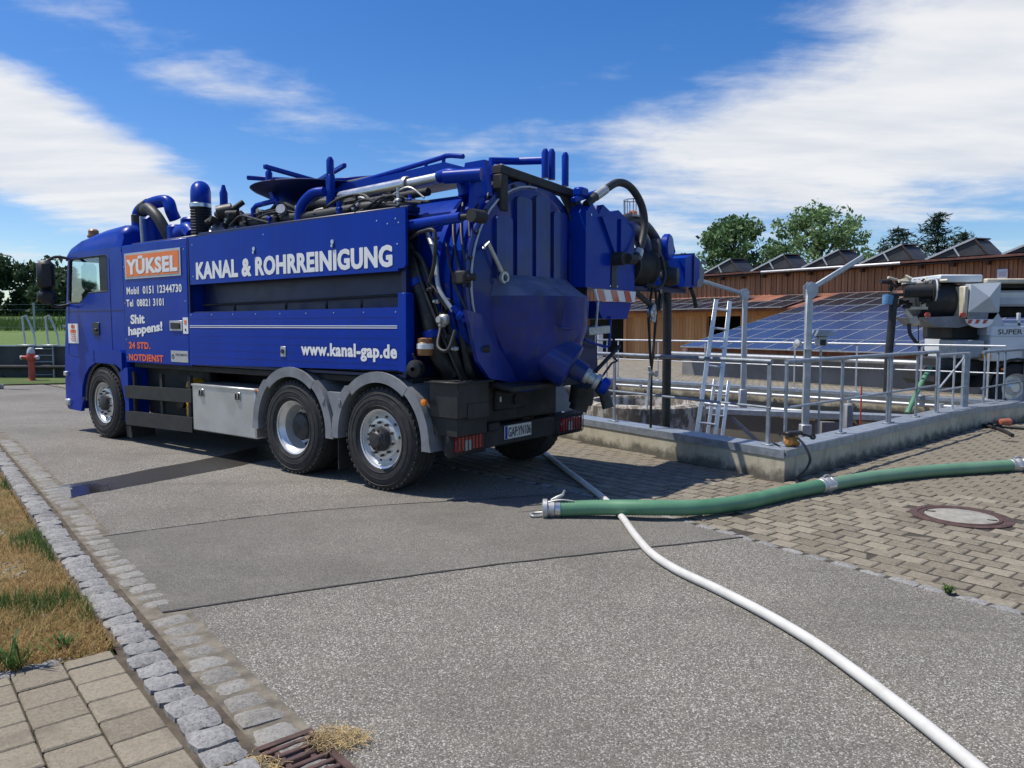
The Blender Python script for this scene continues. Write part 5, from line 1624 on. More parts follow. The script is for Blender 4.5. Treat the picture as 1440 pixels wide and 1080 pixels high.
mb = T(); mb.lathe([(0.092, 0), (0.10, 0.005), (0.10, 0.07), (0.092, 0.075)], (-0.37, 0.20, 2.10), V(-0.14, 0, -0.4), 16); mb.build('hose_clamp', B, truck); mb = T(); mb.lathe([(0.092, 0), (0.10, 0.005), (0.10, 0.07), (0.092, 0.075)], (-0.525, 0.215, 1.60), V(-0.06, 0.02, -0.35), 16); mb.build('hose_clamp', B, truck)
mb = T(); mb.box((-0.78, 0.10, 1.70), (0.10, 0.08, 0.10), None, 0.02); mb.cyl((-0.78, 0.02, 1.70), (-0.78, 0.10, 1.70), 0.03, 10); mb.build('valve_block', M['cast'], truck)
rk0 = random.Random(12)
for k in range(7):
    a0 = V(rk0.uniform(-0.1, 0.2), rk0.uniform(0.2, 0.5), rk0.uniform(2.2, 2.7)); z1 = rk0.uniform(1.2, 1.9); s1 = rk0.uniform(-0.85, -0.55)
    hose('hydraulic_hose', [a0, (-0.35 - 0.05 * k, 0.14 + 0.04 * k, 2.3 - 0.05 * k), (-0.55 - 0.03 * k, 0.10 + 0.04 * k, 1.95), (s1, 0.16 + 0.04 * k, z1), (s1 - 0.02, 0.3 + 0.03 * k, z1 - 0.25)], rk0.uniform(0.010, 0.02), M['hose_black'], 8)
for k in range(6):
    p = V(-0.62 - 0.05 * k, 0.10 + 0.03 * (k % 3), 1.98 - 0.11 * k)
    mb = T(); mb.box(p, (0.05, 0.05, 0.04), None, 0.01); mb.cyl(p - V(0.0, 0.05, 0), p + V(0, 0.03, 0), 0.014, 8); mb.build('pipe_bracket', M['cast'] if k % 2 else M['chassis'], truck)
for k in range(18):
    a = R(95 + k * 14.5); p = V(-0.958, TT + 1.025 * math.cos(a), TZ + 1.025 * math.sin(a))
    if p.z < 1.15: continue
    mb = T(); mb.cyl(p, p + V(-0.02, 0, 0), 0.018, 8); mb.build('lid_bolt', M['chassis'], lid)
mb = T(); mb.cyl((-0.36, 0.10, 2.60), (-1.0, 0.10, 2.62), 0.05, 16); ram = mb.build('lid_ram', B, truck)
mb = T(); mb.cyl((-1.0, 0.10, 2.62), (-1.16, 0.12, 2.62), 0.028, 12); mb.cyl((-1.16, 0.05, 2.62), (-1.16, 0.22, 2.62), 0.06, 12); mb.build('ram_rod', M['chassis'], ram)
mb = T(); mb.cyl((-0.30, 0.02, 2.60), (-0.30, 0.2, 2.60), 0.07, 12); mb.build('ram_pivot', M['chassis'], ram)

# ---- roof gear
mb = T(); mb.span((3.45, 0.12, 2.74), (5.1, 2.4, 2.78), 0.01); mb.span((-0.3, 0.12, 2.74), (3.40, 0.30, 2.80), 0.01); mb.span((2.9, 0.3, 2.7), (3.4, 2.2, 2.95), 0.03); mb.build('roof_deck', M['navy'], truck)
# filters and pipes behind the cab
mb = T()
for s, t, r_, h_ in ((5.02, 0.40, 0.17, 0.38), (4.70, 0.85, 0.20, 0.40), (4.30, 0.35, 0.13, 0.22)):
    T().lathe([(0.0, 0), (r_, 0), (r_, h_ - 0.03), (r_ - 0.03, h_), (0, h_)], (s, t, 2.77), (0, 0, 1), 22).build('filter_drum', B, truck)
hose('air_pipe', [(5.38, 0.36, 3.02), (5.38, 0.38, 3.24), (5.22, 0.42, 3.34), (4.95, 0.46, 3.38), (4.78, 0.50, 3.36), (4.70, 0.5, 3.22), (4.70, 0.55, 3.12)], 0.085, B, 14)
mb = T(); mb.lathe([(0.092, -0.09), (0.10, -0.085), (0.10, 0.085), (0.092, 0.09)], (5.24, 0.42, 3.32), V(-0.9, 0.1, 0.3), 16); mb.lathe([(0.09, -0.06), (0.098, -0.055), (0.098, 0.055), (0.09, 0.06)], (5.385, 0.38, 3.16), V(0, 0, 1), 16); mb.build('pipe_sleeve', M['hose_black'], truck)
hose('air_hose', [(4.95, 0.25, 3.24), (4.78, 0.22, 3.24), (4.55, 0.22, 3.10), (4.42, 0.26, 2.90), (4.36, 0.3, 2.76)], 0.075, M['hose_black'])
hose('drain_tube', [(4.92, 0.18, 3.14), (4.90, 0.17, 3.0), (4.88, 0.17, 2.76)], 0.022, M['cast'])
hose('air_pipe', [(4.15, 0.30, 2.86), (3.95, 0.30, 2.90), (3.82, 0.30, 2.82)], 0.10, B, 14)
corrugated('exhaust_hose', [(3.62, 0.30, 2.74), (3.62, 0.30, 3.0), (3.62, 0.30, 3.16)], 0.125, M['hose_black'], 0.035, truck, 18, 0.05)
mb = T(); mb.lathe([(0.128, -0.02), (0.134, -0.015), (0.134, 0.03), (0.128, 0.035)], (3.62, 0.30, 3.17), (0, 0, 1), 18); mb.build('hose_clamp', M['steel'], truck)
hose('exhaust_elbow', [(3.62, 0.30, 3.15), (3.62, 0.30, 3.28), (3.68, 0.34, 3.38), (3.80, 0.42, 3.38), (3.90, 0.48, 3.28), (3.92, 0.50, 3.0)], 0.122, B, 18)
# pump cluster
rk = random.Random(3)
mb = T(); mb.lathe([(0.0, 0), (0.07, 0), (0.07, 0.12), (0.05, 0.14), (0.05, 0.30), (0.035, 0.34), (0.02, 0.40), (0, 0.40)], (3.28, 0.42, 3.02), (0, 0, 1), 16); mb.build('relief_valve', B, truck)
mb = T()
for k in range(26):
    p = V(rk.uniform(2.75, 3.42), rk.uniform(0.25, 0.75), rk.uniform(2.80, 3.10)); q = p + V(rk.uniform(-0.16, 0.16), rk.uniform(-0.12, 0.12), rk.uniform(-0.10, 0.12))
    mb.cyl(p, q, rk.uniform(0.02, 0.055), 10)
mb.build('pump_fittings', M['chassis'], truck)
mb = T()
for k in range(14):
    p = V(rk.uniform(2.75, 3.42), rk.uniform(0.22, 0.6), rk.uniform(2.80, 3.08)); mb.cyl(p, p + V(rk.uniform(-0.06, 0.06), rk.uniform(-0.05, 0.05), rk.uniform(-0.06, 0.06)), rk.uniform(0.02, 0.04), 10)
mb.build('pump_fittings', M['cast'], truck)
mb = T(); mb.cyl((3.10, 0.22, 3.02), (2.98, 0.35, 3.06), 0.10, 16); mb.build('pump_inlet', M['black'], truck)
hose('roof_hose', [(2.9, 0.4, 2.96), (2.5, 0.35, 2.93), (2.0, 0.4, 2.98), (1.5, 0.5, 3.02), (1.0, 0.5, 2.98)], 0.07, M['hose_black'])
hose('roof_hose', [(2.6, 0.25, 2.85), (2.0, 0.25, 2.86), (1.2, 0.25, 2.84), (0.4, 0.28, 2.86), (-0.2, 0.3, 2.84)], 0.06, M['hose_black'])
mb = T(); mb.tube([(2.40, 0.25, 2.82), (2.40, 0.25, 3.02), (2.36, 0.27, 3.06), (2.0, 0.3, 3.09), (1.96, 0.3, 3.0)], 0.03, 10); mb.build('bent_pipe', B, truck)
mb = T(); mb.cyl((1.78, 0.24, 2.92), (1.72, 0.14, 2.95), 0.055, 14); mb.cyl((1.55, 0.25, 2.78), (1.55, 0.25, 2.98), 0.035, 10); mb.build('gauge', M['cast'], truck)
hose('bent_pipe', [(1.50, 0.22, 2.78), (1.45, 0.22, 2.96), (1.30, 0.25, 3.08), (1.15, 0.3, 3.10)], 0.055, B)
# hose-reel dish with spoked frame
DC = V(2.12, 0.98, 3.25)
mb = T(); mb.lathe([(0.12, 0.0), (0.25, -0.14), (0.50, -0.09), (0.76, 0.02), (0.80, 0.05), (0.785, 0.06), (0.48, 0.0), (0.2, -0.05), (0.12, 0.08), (0.0, 0.08)], DC, (0, 0, 1), 44); dish = mb.build('reel_dish', M['navy'], truck)
mb = T(); mb.cyl(DC + V(0, 0, -0.35), DC + V(0, 0, 0.17), 0.11, 20); mb.build('reel_core', B, dish)
for a, L in ((8, 0.98), (62, 0.85), (150, 0.8), (200, 0.95), (262, 0.85), (318, 0.85)):
    d = V(math.cos(R(a)), math.sin(R(a)), 0)
    mb = T(); mb.beam(DC + V(0, 0, 0.17) + d * 0.06, DC + V(0, 0, 0.20) + d * L, 0.05, 0.05, 0.008); mb.build('reel_arm', B, dish)
mb = T()
for k in range(4):
    mb.lathe([(0.30 + 0.09 * k - 0.042, 0.01), (0.30 + 0.09 * k, 0.06), (0.30 + 0.09 * k + 0.042, 0.01)], DC + V(0, 0, 0.0), (0, 0, 1), 36)
mb.build('coiled_hose', M['hose_black'], dish)
for s, z0, z1, lean in ((2.29, 3.33, 3.50, -0.33), (1.17, 2.90, 3.50, 0.0)):
    mb = T(); mb.lathe([(0.0, 0), (0.042, 0.0), (0.042, 0.15), (0.02, 0.19), (0, 0.19)], (s, 0.40, 3.30), (0, 0, 1), 12)
    if lean: mb.beam((s, 0.40, 3.30), (s + lean, 0.40, 2.80), 0.07, 0.07, 0.01)
    else: mb.span((s - 0.04, 0.36, 2.8), (s + 0.04, 0.44, 3.30), 0.01)
    mb.build('guide_post', B, truck)
# hydraulic cylinders lying along the roof
mb = T(); mb.cyl((1.06, 0.46, 3.05), (0.05, 0.46, 3.08), 0.065, 18); mb.cyl((1.10, 0.46, 2.82), (1.06, 0.46, 3.08), 0.035, 10); c1 = mb.build('long_ram', M['steel'], truck)
mb = T(); mb.cyl((0.05, 0.46, 3.08), (-0.40, 0.46, 3.095), 0.05, 16); mb.lathe([(0.075, 0), (0.08, 0.01), (0.08, 0.05), (0.075, 0.06)], (0.02, 0.46, 3.08), (1, 0, 0), 16, True); mb.build('ram_sleeve', M['alu'], c1)
mb = T(); mb.cyl((1.75, 0.55, 3.05), (0.2, 0.62, 2.98), 0.06, 14); mb.cyl((0.9, 0.36, 2.93), (-0.35, 0.36, 2.95), 0.04, 12); mb.build('long_ram', M['chassis'], truck)
mb = T(); mb.cyl((1.56, 0.44, 3.14), (1.36, 0.52, 3.08), 0.04, 12); mb.build('ram_end', M['steel'], truck)
hose('bent_pipe', [(-0.40, 0.46, 3.10), (-0.55, 0.46, 3.11), (-0.66, 0.48, 3.06), (-0.70, 0.5, 2.90)], 0.06, B)
hose('bent_pipe', [(-0.50, 0.62, 3.11), (-0.72, 0.62, 3.10), (-0.80, 0.64, 3.02), (-0.82, 0.64, 2.86)], 0.06, B)
mb = T()
for k in range(22):
    p = V(rk.uniform(-0.35, 0.9), rk.uniform(0.18, 0.55), rk.uniform(2.80, 2.98)); mb.cyl(p, p + V(rk.uniform(-0.14, 0.14), rk.uniform(-0.06, 0.06), rk.uniform(-0.05, 0.05)), rk.uniform(0.012, 0.035), 8)
mb.build('valve_bank', M['chassis'], truck)
mb = T()
for k in range(10):
    p = V(rk.uniform(-0.35, 0.6), rk.uniform(0.16, 0.4), rk.uniform(2.80, 2.94)); mb.cyl(p, p + V(rk.uniform(-0.08, 0.08), 0, rk.uniform(-0.04, 0.04)), rk.uniform(0.012, 0.03), 8)
mb.build('valve_bank', M['cast'], truck)
for k in range(5):
    s0 = rk.uniform(-0.3, 0.3)
    hose('roof_cable', [(s0 + 0.5, 0.2, 2.84), (s0 + 0.2, 0.16, 2.92), (s0, 0.2, 2.86), (s0 - 0.35, 0.12, 2.80)], 0.014, M['hose_black'], 8)
# thin pipework, cables and clamps along the top edge
rk3 = random.Random(31)
for k in range(9):
    s0 = rk3.uniform(0.2, 3.0); L = rk3.uniform(0.5, 1.4); t0_ = rk3.uniform(0.14, 0.5); z0_ = rk3.uniform(2.79, 2.98)
    hose('roof_cable', [(s0, t0_, z0_), (s0 - L * 0.3, t0_ + rk3.uniform(-0.06, 0.06), z0_ + rk3.uniform(0, 0.10)), (s0 - L * 0.7, t0_ + rk3.uniform(-0.06, 0.06), z0_ + rk3.uniform(0, 0.10)), (s0 - L, t0_, z0_ - 0.04)], rk3.uniform(0.009, 0.02), M['hose_black'] if k % 3 else M['cast'], 7, 5)
for k in range(11):
    p = V(rk3.uniform(-0.3, 3.2), rk3.uniform(0.13, 0.3), 2.80)
    mb = T(); mb.cyl(p, p + V(0, 0, rk3.uniform(0.08, 0.2)), rk3.uniform(0.014, 0.03), 8); mb.box(p + V(0, 0, 0.06), (0.07, 0.05, 0.03), None, 0.008); mb.build('pipe_stub', (M['cast'], M['chassis'], B)[k % 3], truck)
for k in range(6):
    a = R(100 + k * 12)
    P = [V(-0.70 - 0.28 * j / 5, TT + 1.11 * math.cos(a + 0.12 * j), TZ + 1.11 * math.sin(a + 0.12 * j)) for j in range(6)]
    hose('lid_hose', P, 0.012, M['hose_black'], 7, 3)
for k in range(6):
    y0 = 1.98 + 0.03 * k
    hose('lid_hose', [(-0.94, y0 - 0.2, 3.06), (-1.0, y0 - 0.08, 2.80 - 0.05 * k), (-0.98, y0 + 0.08, 2.35), (-1.02, y0 + 0.05, 1.85 - 0.06 * k), (-1.0, y0 - 0.05, 1.5)], 0.012, M['hose_black'], 7, 5)
# boom: tapering box beam with handrail
mb = T()
sec = [(2.35, 3.24, 3.28), (0.70, 3.14, 3.28), (-0.20, 3.17, 3.32), (-0.80, 3.09, 3.13)]
vs = []
for s, z0, z1 in sec: vs += [(s, 0.75, z0), (s, 1.30, z0), (s, 1.30, z1), (s, 0.75, z1)]
fs = [(i * 4 + j, i * 4 + (j + 1) % 4, (i + 1) * 4 + (j + 1) % 4, (i + 1) * 4 + j) for i in range(3) for j in range(4)] + [(0, 1, 2, 3), (12, 13, 14, 15)]
mb.add(vs, fs); bm_ = mb.build('boom', B, truck, 20)
mb = T(); mb.tube([(1.5, 0.8, 3.25), (0.0, 0.8, 3.37), (-0.2, 0.8, 3.39), (-0.42, 0.8, 3.355)], 0.026, 10, True, 5)
for s, z in ((0.7, 3.28), (0.1, 3.31), (-0.15, 3.33)): mb.cyl((s, 0.8, z - 0.08), (s, 0.8, z + 0.04), 0.02, 8)
mb.build('boom_handrail', B, bm_)
hose('boom_hose', [(2.0, 1.0, 3.30), (1.2, 1.0, 3.33), (0.5, 1.0, 3.31)], 0.05, M['hose_black'], 12)
mb = T(); mb.lathe([(0.0, 0), (0.045, 0.0), (0.045, 0.12), (0.02, 0.16), (0, 0.16)], (-0.72, 1.05, 3.12), (0, 0, 1), 12); mb.build('breather', M['cast'], truck)

# ---- hose arm swung out over the basin, carried on the right rear corner
PX = -1.1
fr = lambda a, b, d: (PX + d, a, b)                      # (t, z) plates in the plane of the arm
mb = T(); mb.prism([(1.90, 2.06), (1.90, 2.86), (2.03, 2.97), (2.16, 2.86), (2.26, 2.98), (2.42, 2.92), (2.60, 2.96), (2.75, 2.90), (2.98, 2.80), (3.00, 2.05)], fr, -0.10, 0.32); bx = mb.build('reel_housing', B, truck, 25)
mb = T(); mb.prism([(2.18, 2.84), (2.50, 2.42), (2.50, 2.86)], fr, -0.135, -0.101); mb.prism([(2.60, 2.86), (2.96, 2.74), (2.60, 2.40)], fr, -0.135, -0.101); mb.build('pressed_rib', B, bx, 20)
mb = T(); mb.span((PX - 0.112, 2.44, 2.07), (PX - 0.102, 2.55, 2.50)); mb.build('housing_slot', M['black'], bx, 0)
mb = T()
for t, z in ((2.0, 2.84), (2.42, 2.09), (2.58, 2.09)): mb.cyl((PX - 0.101, t, z), (PX - 0.108, t, z), 0.012, 8)
mb.build('bolt', M['steel'], bx)
mb = T(); mb.prism([(2.06, 2.045), (3.00, 2.045), (2.98, 1.92), (2.12, 1.92)], fr, -0.12, -0.10); hz = mb.build('hazard_board', M['white_print'], truck, 0)
for k in range(3):
    t0_ = 2.10 + k * 0.30
    mb = T(); mb.prism([(t0_, 2.043), (t0_ + 0.14, 2.043), (t0_ + 0.20, 1.922), (t0_ + 0.06, 1.922)], fr, -0.1235, -0.1205); mb.build('red_stripe', M['red_lens'], hz, 0)
mb = T(); mb.prism([(2.12, 1.915), (2.97, 1.915), (2.86, 1.72), (2.30, 1.72)], fr, -0.08, 0.3); mb.build('hose_trough', B, truck)
mb = T(); mb.cyl((PX - 0.10, 2.50, 2.40), (PX - 0.24, 2.50, 2.40), 0.075, 14); mb.cyl((PX - 0.24, 2.56, 2.40), (PX - 0.24, 2.72, 2.40), 0.06, 14); mb.build('swivel_joint', M['chassis'], truck)
hose('pressure_hose', [(PX - 0.05, 1.98, 2.95), (PX - 0.08, 2.14, 3.06), (PX - 0.1, 2.32, 3.16), (PX - 0.12, 2.55, 3.26), (PX - 0.14, 2.80, 3.24), (PX - 0.16, 3.02, 3.08), (PX - 0.18, 3.08, 2.86), (PX - 0.2, 2.98, 2.62), (PX - 0.22, 2.84, 2.46), (PX - 0.24, 2.74, 2.40)], 0.045, M['hose_black'], 12)
mb = T(); mb.cyl((PX - 0.08, 2.12, 3.05), (PX - 0.1, 2.30, 3.15), 0.052, 12); mb.cyl((PX - 0.21, 2.90, 2.52), (PX - 0.22, 2.84, 2.44), 0.055, 12); mb.build('hose_fitting', M['cast'], truck)
mb = T(); mb.beam((PX, 1.80, 2.98), (PX, 2.34, 3.14), 0.06, 0.06, 0.01); mb.box((PX, 1.95, 3.08), (0.12, 0.16, 0.10), None, 0.02); mb.build('hose_bracket', B, truck)
mb = T()
for k in range(12):
    p = V(PX + rk.uniform(0.0, 0.3), rk.uniform(2.15, 2.75), 2.94); mb.cyl(p, p + V(rk.uniform(-0.1, 0.1), rk.uniform(-0.12, 0.12), rk.uniform(0.0, 0.08)), rk.uniform(0.015, 0.035), 8)
mb.build('pump_fittings', M['chassis'], truck)
# winch drum
mb = T()
pr = [(0.0, 3.04), (0.26, 3.04), (0.26, 3.06)]
for k in range(9): pr += [(0.215, 3.065 + k * 0.05), (0.235, 3.09 + k * 0.05), (0.215, 3.113 + k * 0.05)]
pr += [(0.27, 3.54), (0.27, 3.56), (0.0, 3.56)]
mb.lathe(pr, (PX + 0.1, 0, 2.37), (0, 1, 0), 28); drm = mb.build('hose_drum', M['hose_black'], truck, 30)
hose('loose_cable', [(PX - 0.1, 3.3, 2.15), (PX - 0.2, 3.45, 2.12), (PX - 0.22, 3.56, 2.25), (PX - 0.15, 3.6, 2.5)], 0.02, M['hose_black'])
# beam below and arched suction pipes
mb = T(); mb.beam((PX + 0.1, 2.9, 2.10), (PX + 0.1, 4.75, 2.12), 0.14, 0.07, 0.01); mb.build('arm_beam', M['navy'], truck)
mb = T(); mb.prism([(3.50, 2.13), (3.86, 2.13), (3.80, 2.26), (3.70, 2.52), (3.62, 2.52), (3.58, 2.26)], fr, 0.0, 0.2); mb.build('arm_pedestal', B, truck)
hose('arched_pipe', [(PX + 0.05, 2.98, 2.78), (PX + 0.05, 3.18, 2.80), (PX + 0.05, 3.42, 2.72), (PX + 0.05, 3.58, 2.52), (PX + 0.05, 3.68, 2.22)], 0.10, M['navy'], 14)
hose('suction_arch', [(PX + 0.12, 3.02, 2.84), (PX + 0.12, 3.25, 2.93), (PX + 0.12, 3.58, 2.90), (PX + 0.12, 3.92, 2.74), (PX + 0.12, 4.16, 2.48), (PX + 0.11, 4.28, 2.15), (PX + 0.10, 4.30, 1.5), (PX + 0.10, 4.31, 0.4), (PX + 0.10, 4.31, -1.3)], [0.092, 0.092, 0.092, 0.09, 0.08, 0.062, 0.06, 0.06, 0.06], M['hose_black'], 16)
mb = T(); mb.lathe([(0.0, -0.05), (0.15, -0.05), (0.17, -0.03), (0.17, 0.03), (0.15, 0.05), (0.0, 0.05)], (PX - 0.02, 4.02, 2.66), V(-1, 0.2, 0), 20); mb.build('pipe_flange', B, truck)
mb = T(); mb.tube([(PX, 4.10, 2.60), (PX, 4.22, 2.72), (PX, 4.28, 2.62), (PX, 4.2, 2.54)], 0.015, 6); mb.build('lifting_eye', B, truck)
mb = T(); mb.lathe([(0.0, 0.08), (0.12, 0.06), (0.13, 0.0), (0.12, -0.06), (0.0, -0.08)], (PX, 3.72, 2.62), V(-1, 0.3, 0), 18); mb.lathe([(0.0, 0.14), (0.11, 0.12), (0.13, 0.0), (0.09, -0.1), (0.0, -0.1)], (PX - 0.05, 4.02, 2.28), V(-1, 0.3, 0), 18); mb.build('hydraulic_motor', M['hub'], truck)
mb = T(); mb.prism([(4.32, 2.16), (4.32, 2.54), (4.58, 2.60), (4.78, 2.54), (4.78, 2.30), (4.62, 2.16)], fr, -0.14, 0.30); hd = mb.build('arm_head', B, truck, 25)
mb = T(); mb.prism([(4.55, 2.18), (4.55, 2.615), (4.575, 2.615), (4.575, 2.18)], fr, -0.16, 0.31); mb.build('head_plate', M['navy'], hd, 0)
mb = T(); mb.prism([(4.80, 2.18), (4.78, 2.50), (4.92, 2.50), (5.04, 2.40), (5.00, 2.24), (4.92, 2.17)], fr, -0.10, 0.24); mb.span((PX - 0.12, 4.80, 2.50), (PX + 0.26, 5.05, 2.53)); mb.build('head_motor', M['fender'], hd, 25)
hose('loose_cable', [(PX - 0.05, 4.7, 2.16), (PX - 0.05, 4.82, 2.02), (PX - 0.05, 4.88, 1.90)], 0.03, M['hose_black'])
# amber lamp in a guard cage
mb = T(); mb.cyl((PX + 0.1, 3.31, 2.84), (PX + 0.1, 3.31, 2.97), 0.03, 10); mb.lathe([(0.0, 0), (0.12, 0), (0.12, 0.02), (0.0, 0.02)], (PX + 0.1, 3.31, 2.97), (0, 0, 1), 18); lg = mb.build('lamp_guard', M['galv_pale'], truck)
mb = T()
for k in range(9):
    a = 2 * math.pi * k / 9; mb.cyl((PX + 0.1 + 0.11 * math.cos(a), 3.31 + 0.11 * math.sin(a), 2.98), (PX + 0.1 + 0.115 * math.cos(a), 3.31 + 0.115 * math.sin(a), 3.18), 0.007, 6)
mb.lathe([(0.108, 0), (0.122, 0), (0.122, 0.012), (0.108, 0.012)], (PX + 0.1, 3.31, 3.175), (0, 0, 1), 18, True); mb.build('guard_cage', M['galv_pale'], lg)
mb = T(); mb.lathe([(0.0, 0), (0.06, 0), (0.055, 0.05), (0.02, 0.07), (0, 0.07)], (PX + 0.1, 3.31, 2.99), (0, 0, 1), 14); mb.build('lamp', M['amber'], lg)
# sheave block with ropes
mb = T(); mb.lathe([(0.0, -0.035), (0.12, -0.035), (0.125, -0.02), (0.095, 0.0), (0.125, 0.02), (0.12, 0.035), (0.0, 0.035)], (PX, 3.66, 1.80), V(-1, 0.25, 0), 26); mb.cyl((PX - 0.05, 3.66, 1.80), (PX + 0.05, 3.66, 1.80), 0.03); shv = mb.build('sheave', M['steel'], truck)
mb = T(); mb.tube([(PX, 3.66, 2.12), (PX, 3.60, 1.95), (PX, 3.56, 1.80), (PX, 3.62, 1.3), (PX, 3.66, 1.05), (PX, 3.665, 0.3), (PX, 3.665, -0.6)], 0.018, 8, True, 5); mb.tube([(PX, 3.74, 2.12), (PX, 3.78, 1.9), (PX, 3.77, 1.75), (PX, 3.70, 1.30), (PX, 3.665, 1.10)], 0.018, 8, True, 5); mb.build('rope', M['strap'], shv)
mb = T(); mb.beam((PX, 3.08, 2.10), (PX, 3.62, 1.90), 0.05, 0.05); mb.beam((PX, 3.92, 2.1), (PX, 3.84, 1.85), 0.05, 0.05); mb.build('rope_stay', M['chassis'], truck)
mb = T(); mb.tube([(PX, 3.60, 1.12), (PX, 3.63, 1.02), (PX, 3.55, 0.62), (PX, 3.52, 0.58)], 0.02, 8); mb.tube([(PX, 3.60, 1.06), (PX, 3.80, 1.0), (PX, 3.82, 1.05)], 0.025, 8); mb.build('rope_hook', M['cast'], truck)
# lever bar and drain hook on the right rear
mb = T(); mb.beam((PX - 0.1, 1.95, 1.58), (PX - 0.1, 2.40, 1.60), 0.05, 0.09, 0.008); mb.tube([(PX - 0.1, 2.10, 1.45), (PX - 0.1, 2.16, 1.9), (PX - 0.1, 2.20, 2.02)], 0.014, 6); mb.build('latch_bar', M['cast'], truck)
mb = T(); mb.tube([(PX - 0.1, 1.88, 1.50), (PX - 0.1, 2.02, 1.46), (PX - 0.1, 2.34, 1.40), (PX - 0.1, 2.42, 1.42), (PX - 0.1, 2.44, 1.75)], 0.016, 6); mb.build('latch_bar', B, truck)
mb = T(); mb.tube([(-1.32, 1.78, 0.90), (-1.30, 2.05, 1.05), (-1.28, 2.34, 1.22), (-1.26, 2.50, 1.24), (-1.26, 2.42, 1.28)], 0.012, 6); mb.build('release_rod', M['strap'], truck)


# ================================================================== HOSES ON THE GROUND
def corr_world(pts, r, pitch, n, amp):
    P = spline(pts, 30); acc = [0]
    for i in range(len(P) - 1): acc.append(acc[-1] + (P[i + 1] - P[i]).length)
    L = acc[-1]; N_ = int(L / pitch) * 2; Q = []; rr = []; j = 0
    for k in range(N_ + 1):
        d = L * k / N_
        while j < len(P) - 2 and acc[j + 1] < d: j += 1
        t = (d - acc[j]) / max(1e-6, acc[j + 1] - acc[j]); Q.append(P[j] + (P[j + 1] - P[j]) * t)
        rr.append(r * (1 + amp if k % 2 else 1 - amp))
    return Q, rr
hr = 0.066
gp = [gnd(780, 727), gnd(850, 728), gnd(920, 731), gnd(985, 727), gnd(1050, 716), gnd(1110, 702), gnd(1156, 693)]
gp = [V(p.x, p.y, hr + 0.004) for p in gp]
gp[2].z += 0.035; gp[1].z += 0.02; gp[3].z += 0.015
gh = thing('green_hose', 'ribbed green suction hose with metal couplings lying across the pavers', 'hose', (gp[0].x, gp[0].y, 0))
Q, rr = corr_world(gp, hr, 0.027, 18, 0.035)
mb = wmb(gh.location); mb.tube(Q, rr, 18); mb.build('ribbed_section', M['green_hose'], gh, 80)
gq = [gnd(1166, 691), gnd(1230, 680), gnd(1310, 671), gnd(1380, 666), gnd(1425, 663)]
gq = [V(p.x, p.y, hr + 0.004) for p in gq]
M['green_pale'] = simple('pale_green_hose', (0.13, 0.26, 0.155), 0.42, var=0.1, scale=4, dirt=(0.2, 0.25, 0.18), dirt_amt=0.4)
Q, rr = corr_world(gq, hr, 0.03, 18, 0.006)
mb = wmb(gh.location); mb.tube(Q, rr, 18); mb.build('smooth_section', M['green_pale'], gh, 80)
gr2 = [gq[-1] + V(0.12, 0.03, 0), gq[-1] + V(1.2, 0.25, 0), gq[-1] + V(3.2, 1.4, 0), gq[-1] + V(5.0, 3.4, 0)]
Q, rr = corr_world(gr2, hr, 0.03, 16, 0.01)
mb = wmb(gh.location); mb.tube(Q, rr, 16); mb.build('far_section', M['green_hose'], gh, 80)
for p, d in ((gp[-1] + (gq[0] - gp[-1]) / 2, gq[0] - gp[-1]), (gq[-1] + V(0.05, 0.012, 0), V(1, 0.2, 0))):
    d = d.normalized()
    mb = wmb(gh.location)
    mb.lathe([(0.067, -0.10), (0.074, -0.095), (0.074, -0.055), (0.069, -0.05), (0.078, -0.03), (0.084, -0.02), (0.084, 0.02), (0.078, 0.03), (0.069, 0.05), (0.074, 0.055), (0.074, 0.095), (0.067, 0.10)], p, d, 22)
    cp_ = mb.build('coupling', M['cast'], gh)
    mb = wmb(gh.location)
    sd_ = V(-d.y, d.x, 0)
    mb.tube([p + V(0, 0, 0.085) - d * 0.04, p + V(0, 0, 0.10), p + V(0, 0, 0.085) + d * 0.05], 0.011, 6, True, 3); mb.build('clamp_lever', M['cast'], cp_); mb = wmb(gh.location); mb.tube([p - sd_ * 0.085 - d * 0.05, p - sd_ * 0.10, p - sd_ * 0.08 + d * 0.05], 0.010, 6, True, 3)
    mb.build('clamp_lever', M['cast'], cp_)
# open end with cam coupling
p0 = gp[0]; d0 = (gp[0] - gp[1]); d0.z = 0; d0.normalize()
mb = wmb(gh.location); mb.lathe([(0.066, 0.0), (0.074, 0.004), (0.074, 0.035), (0.068, 0.04), (0.068, 0.06), (0.086, 0.065), (0.086, 0.10), (0.078, 0.105), (0.05, 0.105), (0.05, 0.02)], p0, d0, 24); ec_ = mb.build('end_coupling', M['cast'], gh)
mb = wmb(gh.location); q0 = p0 + d0 * 0.10
mb.tube([q0 + V(0.01, 0, -0.045), q0 + d0 * 0.03 + V(0, -0.03, -0.055), q0 + d0 * 0.085 + V(0, -0.05, -0.052), q0 + d0 * 0.11 + V(0, 0.0, -0.05), q0 + d0 * 0.085 + V(0, 0.05, -0.052), q0 + V(0, 0.05, -0.045)], 0.012, 8, True, 4); mb.build('cam_ring', M['cast'], ec_)
mb = wmb(gh.location); mb.tube([p0 + d0 * 0.03 + V(0, 0, 0.075), p0 - d0 * 0.02 + V(0, 0, 0.10), p0 - d0 * 0.07 + V(0, 0.0, 0.125), p0 - d0 * 0.085 + V(0, 0, 0.165)], [0.012, 0.015, 0.013, 0.008], 8); mb.tube([p0 + d0 * 0.06 + V(0, -0.02, 0.065), p0 - d0 * 0.05 + V(0, -0.02, 0.085), p0 - d0 * 0.16 + V(0, -0.02, 0.075)], 0.008, 6, True, 4); mb.build('cam_lever', M['cast'], ec_)
